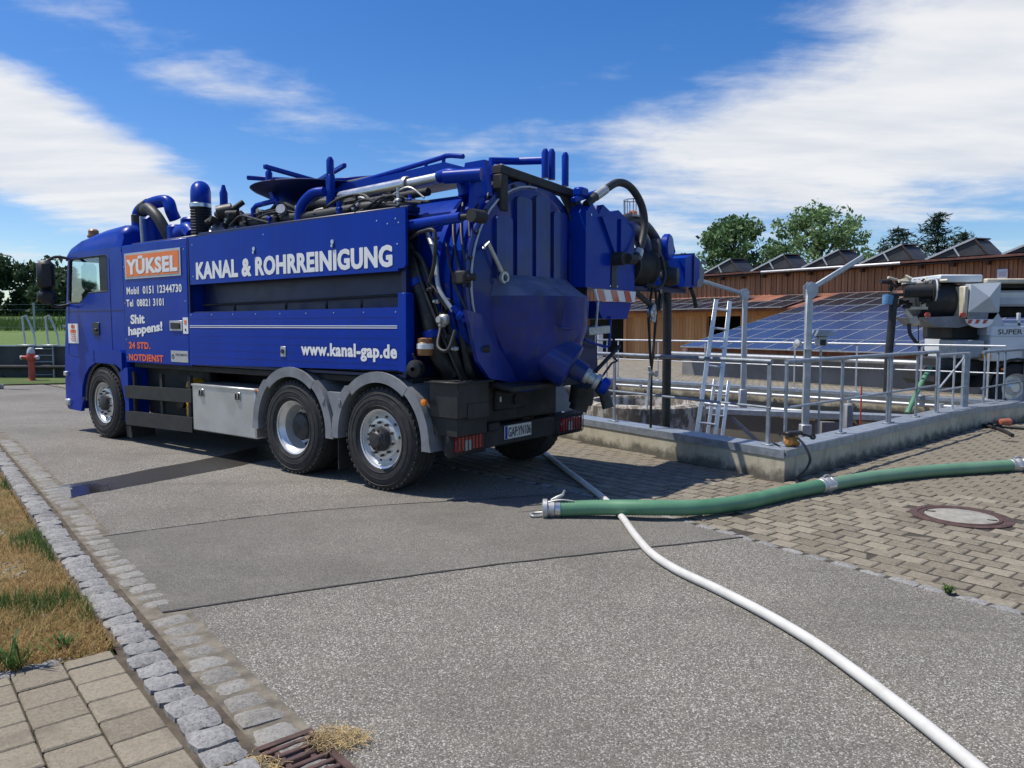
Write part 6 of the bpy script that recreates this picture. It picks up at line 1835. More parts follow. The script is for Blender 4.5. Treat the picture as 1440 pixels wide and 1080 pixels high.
mb = wmb(gh.location); mb.lathe([(0.068, -0.05), (0.072, -0.048), (0.072, -0.005), (0.068, -0.003)], p0, d0, 24); mb.build('hose_band', M['steel'], gh)

wp_ = [V(-0.15, 11.6, 0), V(0.12, 10.75, 0), gnd(754, 631), gnd(772, 645), gnd(793, 662), gnd(822, 684), gnd(852, 708), gnd(876, 734), gnd(893, 758), gnd(916, 784), gnd(952, 808), gnd(1010, 836), gnd(1075, 870), gnd(1140, 909), gnd(1200, 952), gnd(1262, 1000), gnd(1330, 1055), gnd(1400, 1115), gnd(1500, 1210)]
wp_ = [V(p.x, p.y, 0.031) for p in wp_]
mb = wmb(wp_[8]); mb.tube(wp_, 0.029, 14, True, 8)
o = mb.build('white_hose', M['white_hose'], None); o.location = wp_[8]
tag(o, 'white water hose snaking over the asphalt from under the truck', 'hose')

# black hose and orange plug by the gate
bp_ = [gnd(1348, 585, 0.2), gnd(1365, 591, 0.08), gnd(1385, 598, 0.03), gnd(1408, 604, 0.03), gnd(1424, 612, 0.03)]
mb = wmb(bp_[0]); mb.tube(bp_, 0.026, 10, True, 6)
o = mb.build('black_hose', M['hose_black'], None); o.location = bp_[0]; tag(o, 'short black hose end drooping on the pavers by the gate', 'hose')
bp_ = [gnd(1350, 584, 0.2), gnd(1375, 592, 0.06), gnd(1405, 599, 0.03), gnd(1440, 602, 0.03), gnd(1500, 606, 0.03), gnd(1600, 600, 0.03)]
mb = wmb(bp_[0]); mb.tube(bp_, 0.026, 10, True, 6)
o = mb.build('black_hose', M['hose_black'], None); o.location = bp_[0]; tag(o, 'long black hose running off along the pavers past the gate', 'hose')
q = gnd(1415, 594, 0.06)
t_ = thing('cable_plug', 'orange and black cable plug lying on the pavers by the gate', 'plug', (q.x, q.y, 0))
mb = MB(); mb.lathe([(0.0, -0.14), (0.05, -0.13), (0.06, -0.05), (0.06, 0.06), (0.0, 0.07)], (0, 0, 0.065), (1, 0.2, 0), 14)
M['orange_plug'] = simple('faded_orange', (0.42, 0.13, 0.07), 0.5, var=0.2, scale=9)
mb.build('plug_body', M['orange_plug'], t_)
mb = MB(); mb.lathe([(0.0, 0.07), (0.05, 0.075), (0.045, 0.15), (0.0, 0.16)], (0, 0, 0.065), (1, 0.2, 0), 14); mb.build('plug_cap', M['black'], t_)
# small gate threshold block
q = gnd(1372, 590, 0.0)
o = tag(MB().box((0, 0, 0.11), (0.55, 0.4, 0.22), Matrix.Rotation(0.7, 3, 'Z'), 0.02).build('concrete_step', M['conc'], None), 'small concrete step block under the gate post', 'step'); o.location = (q.x + 0.25, q.y + 0.35, 0)

# ratchet strap on the basin corner
q = mid_[0] + V(0.10, 0.02, 0)
rs = thing('ratchet_strap', 'black and orange ratchet strap hanging over the basin corner', 'strap', (q.x, q.y, zc))
mb = MB(); mb.box((0.03, 0, 0.06), (0.17, 0.10, 0.10), Matrix.Rotation(0.7, 3, 'Z'), 0.03); mb.box((0.09, 0.02, 0.03), (0.09, 0.09, 0.05), Matrix.Rotation(0.3, 3, 'Z'), 0.02); M['orange_web'] = simple('orange_webbing', (0.50, 0.22, 0.05), 0.7, var=0.3, scale=20); mb.build('webbing_roll', M['orange_web'], rs)
mb = MB(); mb.box((0.05, 0.0, 0.145), (0.24, 0.09, 0.045), Matrix.Rotation(0.55, 3, 'Z'), 0.012); mb.beam((0.12, 0.05, 0.14), (0.30, 0.10, 0.09), 0.05, 0.025, 0.008); mb.lathe([(0.012, -0.012), (0.032, -0.012), (0.032, 0.012), (0.012, 0.012)], (0.31, 0.10, 0.09), (0.2, -1, 0.2), 14, True); mb.build('ratchet', M['black'], rs)
def ribbon(pts, w, side, thick=0.003):
    P = spline(pts, 6); mb = MB(); vs = []
    s = V(side).normalized() * w / 2
    for p in P: vs += [p - s, p + s]
    n = len(P); nrm = V(0.7, -0.7, 0.1).normalized() * thick
    vs2 = [v + nrm for v in vs]
    fs = [(2 * i, 2 * i + 1, 2 * i + 3, 2 * i + 2) for i in range(n - 1)] + [(2 * n + 2 * i, 2 * n + 2 * i + 2, 2 * n + 2 * i + 3, 2 * n + 2 * i + 1) for i in range(n - 1)]
    mb.add(vs + vs2, fs); return mb
cK = OUT[0]
ribbon([V(0.09, -0.04, 0.10), V(0.14, -0.12, 0.02), V(0.16, -0.22, -0.10), V(0.10, -0.27, -0.20), V(0.02, -0.29, -0.27), V(-0.02, -0.33, -zc + 0.02), V(-0.03, -0.40, -zc + 0.006)], 0.045, (0.8, 0.5, 0)).build('strap_tail', M['strap'], rs)

# ================================================================== BASIN FURNITURE
# aluminium ladder leaning out of the basin
l0, l1 = V(2.60, 10.55, -0.95), V(3.02, 10.95, 2.0)
ld = thing('ladder', 'tall aluminium extension ladder leaning up out of the basin', 'ladder', l0[:])
ax = (l1 - l0).normalized(); sdv = V(0.92, -0.10, -0.10); sdv = (sdv - ax * sdv.dot(ax)).normalized()
for sgn in (-1, 1):
    mb = wmb(l0); mb.beam(l0 + sdv * 0.15 * sgn, l1 + sdv * 0.095 * sgn, 0.026, 0.06, 0.003, up=sdv); mb.build('rail', M['ladder_alu'], ld)
n = 11
for k in range(n):
    t = (k + 0.5) / n; p = l0 + (l1 - l0) * t; w = 0.15 + (0.095 - 0.15) * t
    mb = wmb(l0); mb.cyl(p - sdv * w, p + sdv * w, 0.016, 8); mb.build('rung', M['ladder_alu'], ld)
off = V(0.16, 0.12, -0.02)
for sgn in (-1, 1):
    mb = wmb(l0); mb.beam(l0 + off + sdv * 0.11 * sgn, l0 + off + (l1 - l0) * 0.62 + sdv * 0.10 * sgn, 0.022, 0.05, 0.003, up=sdv); mb.build('lower_rail', M['ladder_alu'], ld)
for k in range(6):
    p = l0 + off + (l1 - l0) * (0.05 + 0.1 * k); mb = wmb(l0); mb.cyl(p - sdv * 0.105, p + sdv * 0.105, 0.013, 8); mb.build('lower_rung', M['ladder_alu'], ld)


def davit(label, base, zt, arm_to, r):
    t = thing('davit_post', label, 'davit', base[:])
    mb = wmb(base); mb.box((base + V(0, 0, (zt - base.z) / 2)), (r * 2, r * 1.6, zt - base.z), None, 0.008); mb.build('post', M['galv_pale'], t)
    mb = wmb(base); mb.box(base + V(0, 0, 0.22), (r * 3.2, r * 2.8, 0.44), None, 0.01); mb.build('sleeve', M['galv_pale'], t)
    top = V(base.x, base.y, zt)
    d = (arm_to - top).normalized()
    mb = wmb(base); mb.beam(top + d * 0.05, arm_to, r * 1.0, r * 1.3, 0.006); a_ = mb.build('arm', M['galv_pale'], t)
    mb = wmb(base); mb.beam(top + d * 0.05 - V(0, 0, r * 0.9), arm_to - V(0, 0, r * 0.9), r * 0.3, r * 0.4, 0.003); mb.build('arm_channel', M['galv'], a_)
    # joint plates
    s = V(d.x, d.y, 0).normalized()
    mb = wmb(base)
    P = [(-r * 1.1, -r * 2.6), (r * 1.1, -r * 2.6), (r * 2.4, -r * 0.6), (r * 2.2, r * 1.6), (0, r * 2.4), (-r * 1.6, r * 0.9)]
    c = V(s.y, -s.x, 0)
    for off in (-r * 1.1, r * 1.1 - 0.008):
        mb.prism(P, lambda a, b, d2: tuple(top + s * a + V(0, 0, b) + c * d2), off, off + 0.008)
    mb.build('joint_plate', M['galv_pale'], t)
    return t
davit('galvanised davit post with its arm reaching left beside the ladder', V(4.72, 15.5, -0.1), 2.28, V(3.72, 15.35, 2.56), 0.046)
davit('galvanised davit post with its arm raised to the right', V(4.62, 11.9, -0.35), 2.20, V(5.50, 12.05, 2.72), 0.050)
# cross plate with lamp and instrument on the second davit
q = at(1150, 490, 11.9)
ib = thing('instrument_box', 'small grey instrument box under a metal hood on a thin stand', 'instrument', (q.x + 0.05, q.y, -0.2))
mb = wmb(ib.location); mb.cyl(V(q.x + 0.05, q.y, -0.2), V(q.x + 0.05, q.y, 1.28), 0.018, 8); mb.build('stand', M['galv_pale'], ib)
mb = wmb(ib.location); mb.box(V(q.x + 0.05, q.y, 1.40), (0.16, 0.14, 0.16), None, 0.02); bx_ = mb.build('box', M['grey_paint'], ib)
mb = wmb(ib.location); mb.box(V(q.x + 0.05, q.y - 0.072, 1.38), (0.09, 0.01, 0.09), None, 0.003); mb.build('display', M['black'], bx_)
mb = wmb(ib.location); mb.prism([(-0.14, 0.0), (0.14, 0.0), (0.12, 0.07), (-0.10, 0.09)], lambda a, b, d: (q.x + 0.05 + a, q.y + d, 1.48 + b), -0.14, 0.12); mb.build('hood', M['galv'], ib)
mb = wmb(ib.location); mb.beam(V(4.30, 11.83, 1.27), V(5.15, 11.86, 1.27), 0.10, 0.015); mb.build('cross_plate', M['galv_pale'], ib)
mb = wmb(ib.location); mb.lathe([(0.0, -0.05), (0.05, -0.05), (0.07, 0.02), (0.0, 0.04)], V(4.42, 11.8, 1.36), V(-1, -0.4, 0.2), 14); mb.build('spot_lamp', M['cast'], ib)
# small red standpipe and dark stub in the basin
o = tag(MB().box((0, 0, 0.6), (0.14, 0.14, 1.2), None, 0.03).build('timber_stub', M['fender'], None), 'grey stub post standing in the basin behind the grey wall', 'post'); o.location = at(1193, 560, 12.6) + V(0, 0, 0); o.location.z = -0.85
o = tag(MB().cyl((0, 0, 0), (0, 0, 0.9), 0.014, 8).build('red_pipe', M['hyd_red'], None), 'thin red pipe standing in the basin', 'pipe'); o.location = V(*at(1211, 560, 13.0)[:2], -0.3)

# ================================================================== WHITE TANKER
WD = 14.4
wt = thing('white_tanker', 'white suction tanker with grey panels and a hose boom, parked beyond the railing', 'truck', (at(1400, 500, WD).x, WD, 0))
def W(px, py, dd=0.0): return at(px, py, WD) + V(0, dd, 0)
def wbox(px0, py0, px1, py1, d0, d1, bev=0.01):
    a, b = W(px0, py1), W(px1, py0)
    mb = wmb(wt.location); mb.span((a.x, WD + d0, a.z), (b.x, WD + d1, b.z), bev); return mb
def wpoly(pts, d0, d1):
    mb = wmb(wt.location)
    P = [(W(*p).x, W(*p).z) for p in pts]
    mb.prism(P, lambda a, b, d: (a, WD + d, b), d0, d1); return mb
wbox(1391, 452, 1760, 457, 0.5, 2.3).build('body_rail', M['grey_paint'], wt)
bd = wbox(1391, 458, 1760, 508, -0.02, 2.3, 0.02).build('body_panel', M['white_paint'], wt)
a_, b_ = W(1402, 471.5), W(1437, 463.0)
text_mesh('lettering', 'SUPER', M['black_print'], bd, lambda a, b: tuple(V(a, WD - 0.024, b) - V(wt.location)), (a_.x, b_.x, a_.z + 0.015, b_.z), 0.012)
wbox(1391, 472, 1700, 474, -0.026, -0.02, 0.0).build('panel_joint', M['grey_paint'], bd)
wbox(1380, 430, 1760, 445, 0.9, 2.2, 0.02).build('frame_beam', M['chassis'], wt)
wbox(1405, 407, 1760, 430, 0.30, 2.2, 0.05).build('tank_shell', M['white_paint'], wt)
wbox(1405, 418, 1760, 427, 0.26, 0.30, 0.0).build('tank_band', M['grey_paint'], wt)
wbox(1400, 396, 1760, 404, 0.3, 1.8, 0.02).build('dark_recess', M['chassis'], wt)
wbox(1330, 385, 1392, 396, 0.2, 1.5, 0.02).build('boom_cover', M['white_paint'], wt)
wbox(1392, 391, 1500, 398, 0.1, 0.7, 0.02).build('boom_tube', M['cream'], wt)
wpoly([(1390, 440), (1404, 440), (1412, 456), (1411, 471), (1388, 471), (1388, 455)], 0.0, 0.9).build('gusset', M['grey_paint'], wt)
wbox(1431, 440, 1436, 458, 0.0, 0.06, 0.005).build('guard_post', M['white_paint'], wt); wbox(1411, 454, 1500, 458, 0.0, 0.04, 0.003).build('guard_rail', M['white_paint'], wt)
# faceted grey housing
A, Bq, Cq, D = W(1366, 399), W(1408, 397), W(1405, 439), W(1362, 439)
cen = W(1385, 418); cen.y -= 0.14
mb = wmb(wt.location); bk = [V(p.x, WD + 0.9, p.z) for p in (A, Bq, Cq, D)]
mb.add([A, Bq, Cq, D, cen] + bk, [(0, 1, 4), (1, 2, 4), (2, 3, 4), (3, 0, 4), (0, 5, 6, 1), (1, 6, 7, 2), (2, 7, 8, 3), (3, 8, 5, 0), (5, 8, 7, 6)]); hs2 = mb.build('grey_housing', M['grey_paint'], wt, 5)
wpoly([(1362, 438), (1405, 438), (1396, 450), (1361, 448)], 0.0, 0.9).build('housing_base', M['fender'], hs2, 0)
pts = [(1357, 449)] + [(1377 + 19 * math.cos(R(a)), 449 + 12 * math.sin(R(a))) for a in range(170, -1, -17)] + [(1397, 449)]
hz2 = wpoly(pts, -0.03, 0.02).build('hazard_apron', M['white_print'], wt, 0)
for k in range(3):
    x_ = 1361 + k * 10.5
    wpoly([(x_, 449.5), (x_ + 6, 449.5), (x_ + 2.5, 455), (x_ - 2.0, 455)], -0.034, -0.0305).build('red_stripe', M['red_lens'], hz2, 0)
# drum and dark hose housing
mb = wmb(wt.location); mb.lathe([(0.0, -0.40), (0.34, -0.40), (0.36, -0.36), (0.36, 0.38), (0.0, 0.38)], W(1334, 423, 0.55), (0.97, 0.05, 0), 30); mb.build('hose_drum', M['hose_black'], wt, 30)
wpoly([(1302, 446), (1365, 444), (1372, 456), (1352, 461), (1318, 459)], 0.1, 1.2).build('drum_tray', M['fender'], wt)
wbox(1355, 402, 1364, 447, 0.02, 1.0, 0.02).build('drum_flange', M['cream'], wt)
mb = wmb(wt.location); mb.lathe([(0.0, -0.42), (0.135, -0.42), (0.135, 0.05), (0.20, 0.06), (0.20, 0.10), (0.12, 0.105), (0.12, 0.02), (0.0, 0.02)], W(1310, 408, 0.1), V(0.94, -0.34, 0), 26); wd_ = mb.build('winch_drum', M['hose_black'], wt, 30)
mb = wmb(wt.location); mb.lathe([(0.125, 0.10), (0.205, 0.10), (0.205, 0.125), (0.125, 0.125)], W(1310, 408, 0.1), V(0.94, -0.34, 0), 26, True); mb.lathe([(0.0, 0.02), (0.05, 0.02), (0.04, 0.12), (0.0, 0.12)], W(1310, 408, 0.1), V(0.94, -0.34, 0), 12); mb.build('winch_flange', M['white_paint'], wd_)
mb = wmb(wt.location)
rk2 = random.Random(9)
for k in range(34):
    p = W(rk2.uniform(1268, 1335), rk2.uniform(394, 400) if k % 2 else rk2.uniform(412, 436), rk2.uniform(0.1, 0.7)); mb.cyl(p, p + V(rk2.uniform(-0.25, 0.25), rk2.uniform(-0.1, 0.1), rk2.uniform(-0.12, 0.12)), rk2.uniform(0.015, 0.045), 8)
mb.build('boom_fittings', M['chassis'], wt)['kind'] = 'stuff'
mb = wmb(wt.location)
for k in range(18):
    p = W(rk2.uniform(1275, 1330), rk2.uniform(391, 398), rk2.uniform(0.0, 0.5)); mb.cyl(p, p + V(rk2.uniform(-0.22, 0.22), rk2.uniform(-0.1, 0.1), rk2.uniform(-0.05, 0.06)), rk2.uniform(0.012, 0.035), 8)
mb.beam(W(1282, 433, 0.2), W(1312, 433, 0.2), 0.05, 0.05); mb.beam(W(1306, 415, 0.2), W(1306, 433, 0.2), 0.07, 0.07)
mb.build('boom_fittings', M['cream'], wt)['kind'] = 'stuff'
mb = wmb(wt.location); mb.tube([W(1282, 397, 0.2), W(1310, 394, 0.2), W(1345, 389, 0.3)], 0.03, 8); mb.build('boom_rod', M['white_paint'], wt)
mb = wmb(wt.location); mb.tube([W(1265, 414, 0.15), W(1262, 425, 0.15), W(1259, 460, 0.15), W(1254, 520, 0.15), W(1252, 585, 0.15)], 0.072, 14, True, 4); mb.build('suction_pipe', M['hose_black'], wt)
mb = wmb(wt.location); mb.lathe([(0.0, -0.1), (0.09, -0.09), (0.10, 0.08), (0.0, 0.1)], W(1252, 421, 0.1), (0.1, 0, 1), 14)
M['faded_blue'] = simple('faded_blue', (0.10, 0.24, 0.42), 0.5, var=0.2); mb.build('blue_motor', M['faded_blue'], wt)
wbox(1250, 412, 1280, 416, 0.05, 0.4, 0.005).build('motor_cover', M['chassis'], wt)
mb = wmb(wt.location); mb.lathe([(0.0, -0.05), (0.09, -0.05), (0.10, 0.0), (0.09, 0.05), (0, 0.05)], W(1290, 452, 0.1), V(0.5, -0.8, 0.3), 16); mb.beam(W(1276, 436, 0.1), W(1288, 450, 0.1), 0.08, 0.05); mb.build('guide_sheave', M['cream'], wt)
mb = wmb(wt.location); mb.tube([W(1282, 455, 0.1), W(1284, 470, 0.1), W(1295, 485, 0.1), W(1311, 500, 0.2)], 0.035, 8, True, 5); mb.tube([W(1295, 440, 0.1), W(1296, 500, 0.1)], 0.01, 6); mb.build('boom_cable', M['hose_black'], wt)
mb = wmb(wt.location)
for x_ in (1304, 1354): mb.lathe([(0.0, -0.02), (0.05, -0.02), (0.05, 0.03), (0.0, 0.03)], W(x_, 443, 0.0), (0, -1, 0), 14)
mb.build('reflector', M['red_lens'], wt)
wbox(1348, 478, 1388, 504, 0.05, 0.7, 0.02).build('steel_cabinet', M['galv'], wt)
wbox(1352, 455, 1392, 478, 0.3, 1.4, 0.03).build('pump_block', M['chassis'], wt)
mb = wmb(wt.location); mb.cyl(W(1383, 501, -0.02), W(1391, 501, -0.02), 0.05, 10); mb.cyl(W(1383, 497, -0.02), W(1383, 501, -0.02), 0.03, 8); mb.build('brass_valve', M['yellow'], wt)
wbox(1372, 507, 1760, 530, 0.3, 2.1, 0.03).build('underframe', M['chassis'], wt)
# wheels of the tanker
for px in (1428, 1528):
    c = V(W(px, 545).x, WD - 0.02, 0.46)
    mb = wmb(wt.location); mb.lathe([(0.27, 0.02), (0.275, 0.0), (0.25, 0.03), (0.22, 0.10), (0.15, 0.10), (0.13, 0.04), (0.08, 0.0), (0.0, 0.0)], c, (0, 1, 0), 30); w_ = mb.build('wheel', M['chrome'], wt)
    mb = wmb(wt.location); mb.lathe([(0.27, 0.02), (0.30, -0.01), (0.40, -0.01), (0.45, 0.02), (0.46, 0.05), (0.46, 0.26), (0.44, 0.3), (0.27, 0.30)], c, (0, 1, 0), 40); mb.build('tyre', M['rubber'], w_)
    mb = wmb(wt.location)
    P = [(c.x + 0.52 * math.cos(R(a)), 0.46 + 0.52 * math.sin(R(a))) for a in range(0, 181, 15)] + [(c.x + 0.57 * math.cos(R(a)), 0.46 + 0.57 * math.sin(R(a))) for a in range(180, -1, -15)]
    mb.prism(P, lambda a, b, d: (a, WD + d, b), -0.04, 0.5); mb.build('wheel_arch', M['black'], wt)
mb = wmb(wt.location); mb.lathe([(0, 0), (0.03, 0), (0.025, 0.02), (0, 0.02)], W(1408, 519, -0.02), (0, -1, 0), 10); mb.build('side_marker', M['amber'], wt)
wbox(1340, 520, 1420, 548, 0.5, 2.0, 0.1).build('underbody', M['chassis'], wt)
# green hose hanging into the basin from the tanker
mb = wmb(wt.location); mb.tube([W(1310, 518, 0.05), W(1290, 533, -0.2), W(1268, 552, -0.5), W(1245, 575, -0.8)], 0.045, 12, True, 5); mb.build('hanging_hose', M['green_hose'], wt)

# ================================================================== TIMBER BARN WITH SOLAR ROOF
db = V(0.59, -0.807, 0).normalized(); eb = V(db.y * -1, db.x, 0)
BA = V(5.56, 25.2, 0.85)
def BP(u, w, z=0.0, on=True):
    """point on the lower roof: u along the eaves, w up the slope"""
    p = BA + db * u + eb * w
    return V(p.x, p.y, (BA.z + 0.21 * w if on else 0) + z)
barn = thing('barn', 'long timber barn with red tiled roofs covered in solar panels', 'building', (BP(0, 10, 0, False))[:])
WU = 10.2                       # clerestory wall line
U0, U1 = -17.0, 16.0
zb, ze = BP(0, WU).z, 3.97
mb = wmb(barn.location)
def slab3(mb, c, th=0.12):
    vs = [V(p) for p in c] + [V(p) - V(0, 0, th) for p in c]
    mb.add(vs, [(0, 1, 2, 3), (7, 6, 5, 4), (0, 4, 5, 1), (1, 5, 6, 2), (2, 6, 7, 3), (3, 7, 4, 0)])
slab3(mb, [BP(-0.05, 0.30), BP(8.9, 0.30), BP(8.9, WU), BP(-0.05, WU)])
slab3(mb, [BP(U0, 7.05), BP(-0.051, 7.05), BP(-0.051, WU), BP(U0, WU)])
slab3(mb, [BP(8.901, 5.2), BP(U1, 5.2), BP(U1, WU), BP(8.901, WU)])
lr = mb.build('lower_roof', M['tiles'], barn, 0)
# upper wall of vertical boards
k = 0; u = U0; rb_ = random.Random(4)
bm1 = MB(); bm1.box((0, 0, (ze - zb) / 2 - 0.15), (0.125, 0.03, ze - zb + 0.28), None, 0.006)
brd = bm1.mesh('board', M['wood'], 0)
up_wall = wmb(barn.location)
up_wall.add([BP(U0, WU + 0.06, z_, False) + V(0, 0, 0) for z_ in (1.5, ze)] + [BP(U1, WU + 0.06, z_, False) for z_ in (1.5, ze)], [(0, 2, 3, 1)])
uw = up_wall.build('upper_wall', M['dark_wood'], barn, 0)
angb = math.atan2(db.y, db.x)
while u < U1:
    p = BP(u, WU + 0.02 + (0.02 if k % 2 else 0.0), zb - 0.05, False) - V(barn.location)
    o = bpy.data.objects.new('board', brd); COL.objects.link(o); o.parent = uw; o.location = p; o.rotation_euler = (0, 0, angb)
    u += 0.14; k += 1
# upper roof: overhang, rafter ends, tile edge
mb = wmb(barn.location)
slab3(mb, [BP(U0 - 0.5, WU - 0.28, ze - 0.02, False), BP(U1, WU - 0.28, ze - 0.02, False), BP(U1, WU + 5.5, ze + 0.20, False), BP(U0 - 0.5, WU + 5.5, ze + 0.20, False)], 0.05)
mb.build('roof_boards', M['dark_wood'], barn, 0)
mb = wmb(barn.location)
slab3(mb, [BP(U0 - 0.5, WU - 0.34, ze + 0.10, False), BP(U1, WU - 0.34, ze + 0.10, False), BP(U1, WU + 5.5, ze + 0.32, False), BP(U0 - 0.5, WU + 5.5, ze + 0.32, False)], 0.08)
rf = mb.build('upper_roof', M['tile_edge'], barn, 0)
mb = wmb(barn.location)
mb.tube([BP(-4, WU - 0.40, ze + 0.03, False), BP(2.2, WU - 0.40, ze + 0.03, False)], 0.055, 8); mb.build('gutter', M['galv_pale'], rf)
u = U0 + 0.3
raf = MB(); raf.box((0, -0.12, 0), (0.10, 0.26, 0.14), None, 0.01); rafm = raf.mesh('rafter', M['dark_wood'], 0)
while u < U1:
    o = bpy.data.objects.new('rafter', rafm); COL.objects.link(o); o.parent = uw
    o.location = BP(u, WU - 0.01, ze - 0.13, False) - V(barn.location); o.rotation_euler = (0, 0, angb)
    u += 1.15
mb = wmb(barn.location); p = BP(5.6, WU - 0.06, 3.42, False); mb.box(p, (0.34, 0.06, 0.34), Matrix.Rotation(angb, 3, 'Z'), 0.02); vt = mb.build('vent', M['white_paint'], barn)
mb = wmb(barn.location); mb.box(p + eb * -0.035, (0.20, 0.03, 0.16), Matrix.Rotation(angb, 3, 'Z'), 0.005); mb.build('vent_slot', M['grey_paint'], vt)
# lower wall left: honey boards, posts, openings
WL = 7.75
bm2 = MB(); bm2.box((0, 0, 1.0), (0.17, 0.03, 2.25), None, 0.005); brd2 = bm2.mesh('board', M['wood_light'], 0)
lw_ = wmb(barn.location); lw_.add([BP(U0, 9.9, z_, False) for z_ in (-0.5, 2.7)] + [BP(0, 9.9, z_, False) for z_ in (-0.5, 2.7)], [(0, 2, 3, 1)]); lw = lw_.build('lower_wall', M['dark_interior'], barn, 0)
for (ua, ub) in ((-14.6, -13.3), (-10.2, -5.4), (-3.4, -0.3)):
    u = ua
    while u < ub:
        o = bpy.data.objects.new('board', brd2); COL.objects.link(o); o.parent = lw
        o.location = BP(u, WL, 0, False) - V(barn.location); o.rotation_euler = (0, 0, angb); u += 0.18
for u in (-16.5, -14.7, -13.2, -10.3, -5.3):
    mb = wmb(barn.location); p = BP(u, WL - 0.05, 1.05, False); mb.box(p, (0.2, 0.2, 2.35), Matrix.Rotation(angb, 3, 'Z'), 0.01); mb.build('timber_post', M['wood_light'], barn)
mb = wmb(barn.location); a, b = BP(U0, WL - 0.02, 2.14, False), BP(-0.3, WL - 0.02, 2.14, False); mb.beam(a, b, 0.2, 0.22, 0.01); mb.build('eaves_beam', M['wood_light'], barn)
mb = wmb(barn.location); a, b = BP(-11.0, 6.6, 0, False), BP(-11.0, 6.6, 1.35, False); mb.beam(a, b, 0.25, 0.25, 0.01); mb.build('white_column', M['white_paint'], barn)
# plinth under the low edge of the solar roof
mb = wmb(barn.location)
P = [BP(-0.2, 0.35, 0, False), BP(9.0, 0.35, 0, False), BP(9.0, 0.75, 0, False), BP(-0.2, 0.75, 0, False)]
mb.add([V(p.x, p.y, -0.3) for p in P] + [V(p.x, p.y, 0.86) for p in P], [(3, 2, 1, 0), (4, 5, 6, 7), (0, 1, 5, 4), (1, 2, 6, 5), (2, 3, 7, 6), (3, 0, 4, 7)])
P = [BP(-0.2, 0.75, 0, False), BP(-0.2, WU, 0, False), BP(0.1, WU, 0, False), BP(0.1, 0.75, 0, False)]
mb.add([V(p.x, p.y, -0.3) for p in P] + [V(P[0].x, P[0].y, 0.86), V(P[1].x, P[1].y, 2.7), V(P[2].x, P[2].y, 2.7), V(P[3].x, P[3].y, 0.86)], [(3, 2, 1, 0), (4, 5, 6, 7), (0, 1, 5, 4), (1, 2, 6, 5), (2, 3, 7, 6), (3, 0, 4, 7)])
mb.build('plinth', M['conc_grey'], barn, 0)
mb = wmb(barn.location); mb.tube([BP(-0.3, -0.16, -0.10), BP(9.0, -0.16, -0.10)], 0.06, 8); mb.build('gutter', M['galv_pale'], barn)
# solar panels, one by one
sl = math.atan(0.21)
rotp = Matrix((db, (eb * math.cos(sl) + V(0, 0, math.sin(sl))), V(0, 0, 1))).transposed()
zdir = db.cross(eb * math.cos(sl) + V(0, 0, math.sin(sl)))
rotp = Matrix((db, eb * math.cos(sl) + V(0, 0, math.sin(sl)), zdir)).transposed().to_4x4()
PW, PH = 0.80, 1.35
pm = {}
for nm_, mt in (('b', M['pv_blue']), ('d', M['pv_dark'])):
    mb = MB()
    mb.m = 0; mb.box((0, 0, 0.035), (PW - 0.032, PH / math.cos(sl) - 0.036, 0.012))
    mb.m = 1
    for sx in (-1, 1): mb.box((sx * (PW - 0.03) / 2, 0, 0.03), (0.014, PH / math.cos(sl) - 0.012, 0.034)); mb.box((0, sx * (PH / math.cos(sl) - 0.035) / 2, 0.03), (PW - 0.04, 0.015, 0.034))
    pm[nm_] = mb.mesh('solar_panel', [mt, M['galv_pale']], 0)
def panel(i, j, u, kind):
    o = bpy.data.objects.new('solar_panel', pm[kind]); COL.objects.link(o); o.parent = lr
    c = BP(u, (j + 0.5) * PH, 0.05)
    o.matrix_local = Matrix.Translation(c - V(barn.location)) @ rotp
for j in range(7):
    for i in range(11):
        if j == 6 and (i in (3, 6) or i > 6): continue
        panel(i, j, (i + 0.5) * PW, 'b' if (j < 4 or (j == 4 and i % 3)) else 'd')
for i in range(18):
    for j in (5, 6):
        if j == 6 and i in (2, 3): continue
        panel(i, j, -0.8 - (i + 0.5) * PW, 'd')
# tilted racks on the upper roof
def rack(u, label):
    base = BP(u, WU + 0.1, ze + 0.17, False)
    t = thing('solar_rack', label, 'solar panel', base[:], angb, 'tilted solar racks on the barn ridge')
    L = 1.3
    # local x along the barn (+x right), y up the roof
    lo, hi = V(-1.15, 0, -0.05), V(0.55, 0, 0.60)
    mb = MB(); d = (hi - lo); nrm = V(-d.z, 0, d.x).normalized()
    mb.add([lo, hi, hi + V(0, L, 0.06), lo + V(0, L, 0.06)] + [p + nrm * 0.04 for p in (lo, hi, hi + V(0, L, 0.06), lo + V(0, L, 0.06))], [(3, 2, 1, 0), (4, 5, 6, 7), (0, 1, 5, 4), (1, 2, 6, 5), (2, 3, 7, 6), (3, 0, 4, 7)])
    mb.build('panel_row', M['pv_dark'], t, 0)
    mb = MB(); mb.beam(lo + nrm * 0.02 - V(0, 0.02, 0), hi + nrm * 0.02 - V(0, 0.02, 0), 0.05, 0.07); mb.build('edge_frame', M['galv_pale'], t)
    mb = MB(); mb.add([V(-0.95, 0.02, 0.0), V(0.5, 0.02, 0.54), V(1.0, 0.02, 0.0)] + [V(-0.95, L, 0.05), V(0.5, L, 0.60), V(1.0, L, 0.05)], [(0, 1, 2), (5, 4, 3), (0, 3, 4, 1), (1, 4, 5, 2), (2, 5, 3, 0)]); mb.build('back_sheet', M['pv_back'], t, 0)
    mb = MB(); mb.beam(V(0.05, -0.03, 0.0), V(-0.15, -0.03, 0.32), 0.05, 0.05); mb.build('strut', M['galv_pale'], t)
    mb = MB(); mb.beam(V(0.56, -0.02, 0.56), V(1.02, -0.02, 0.0), 0.03, 0.05); mb.build('rear_edge', M['dark_wood'], t)
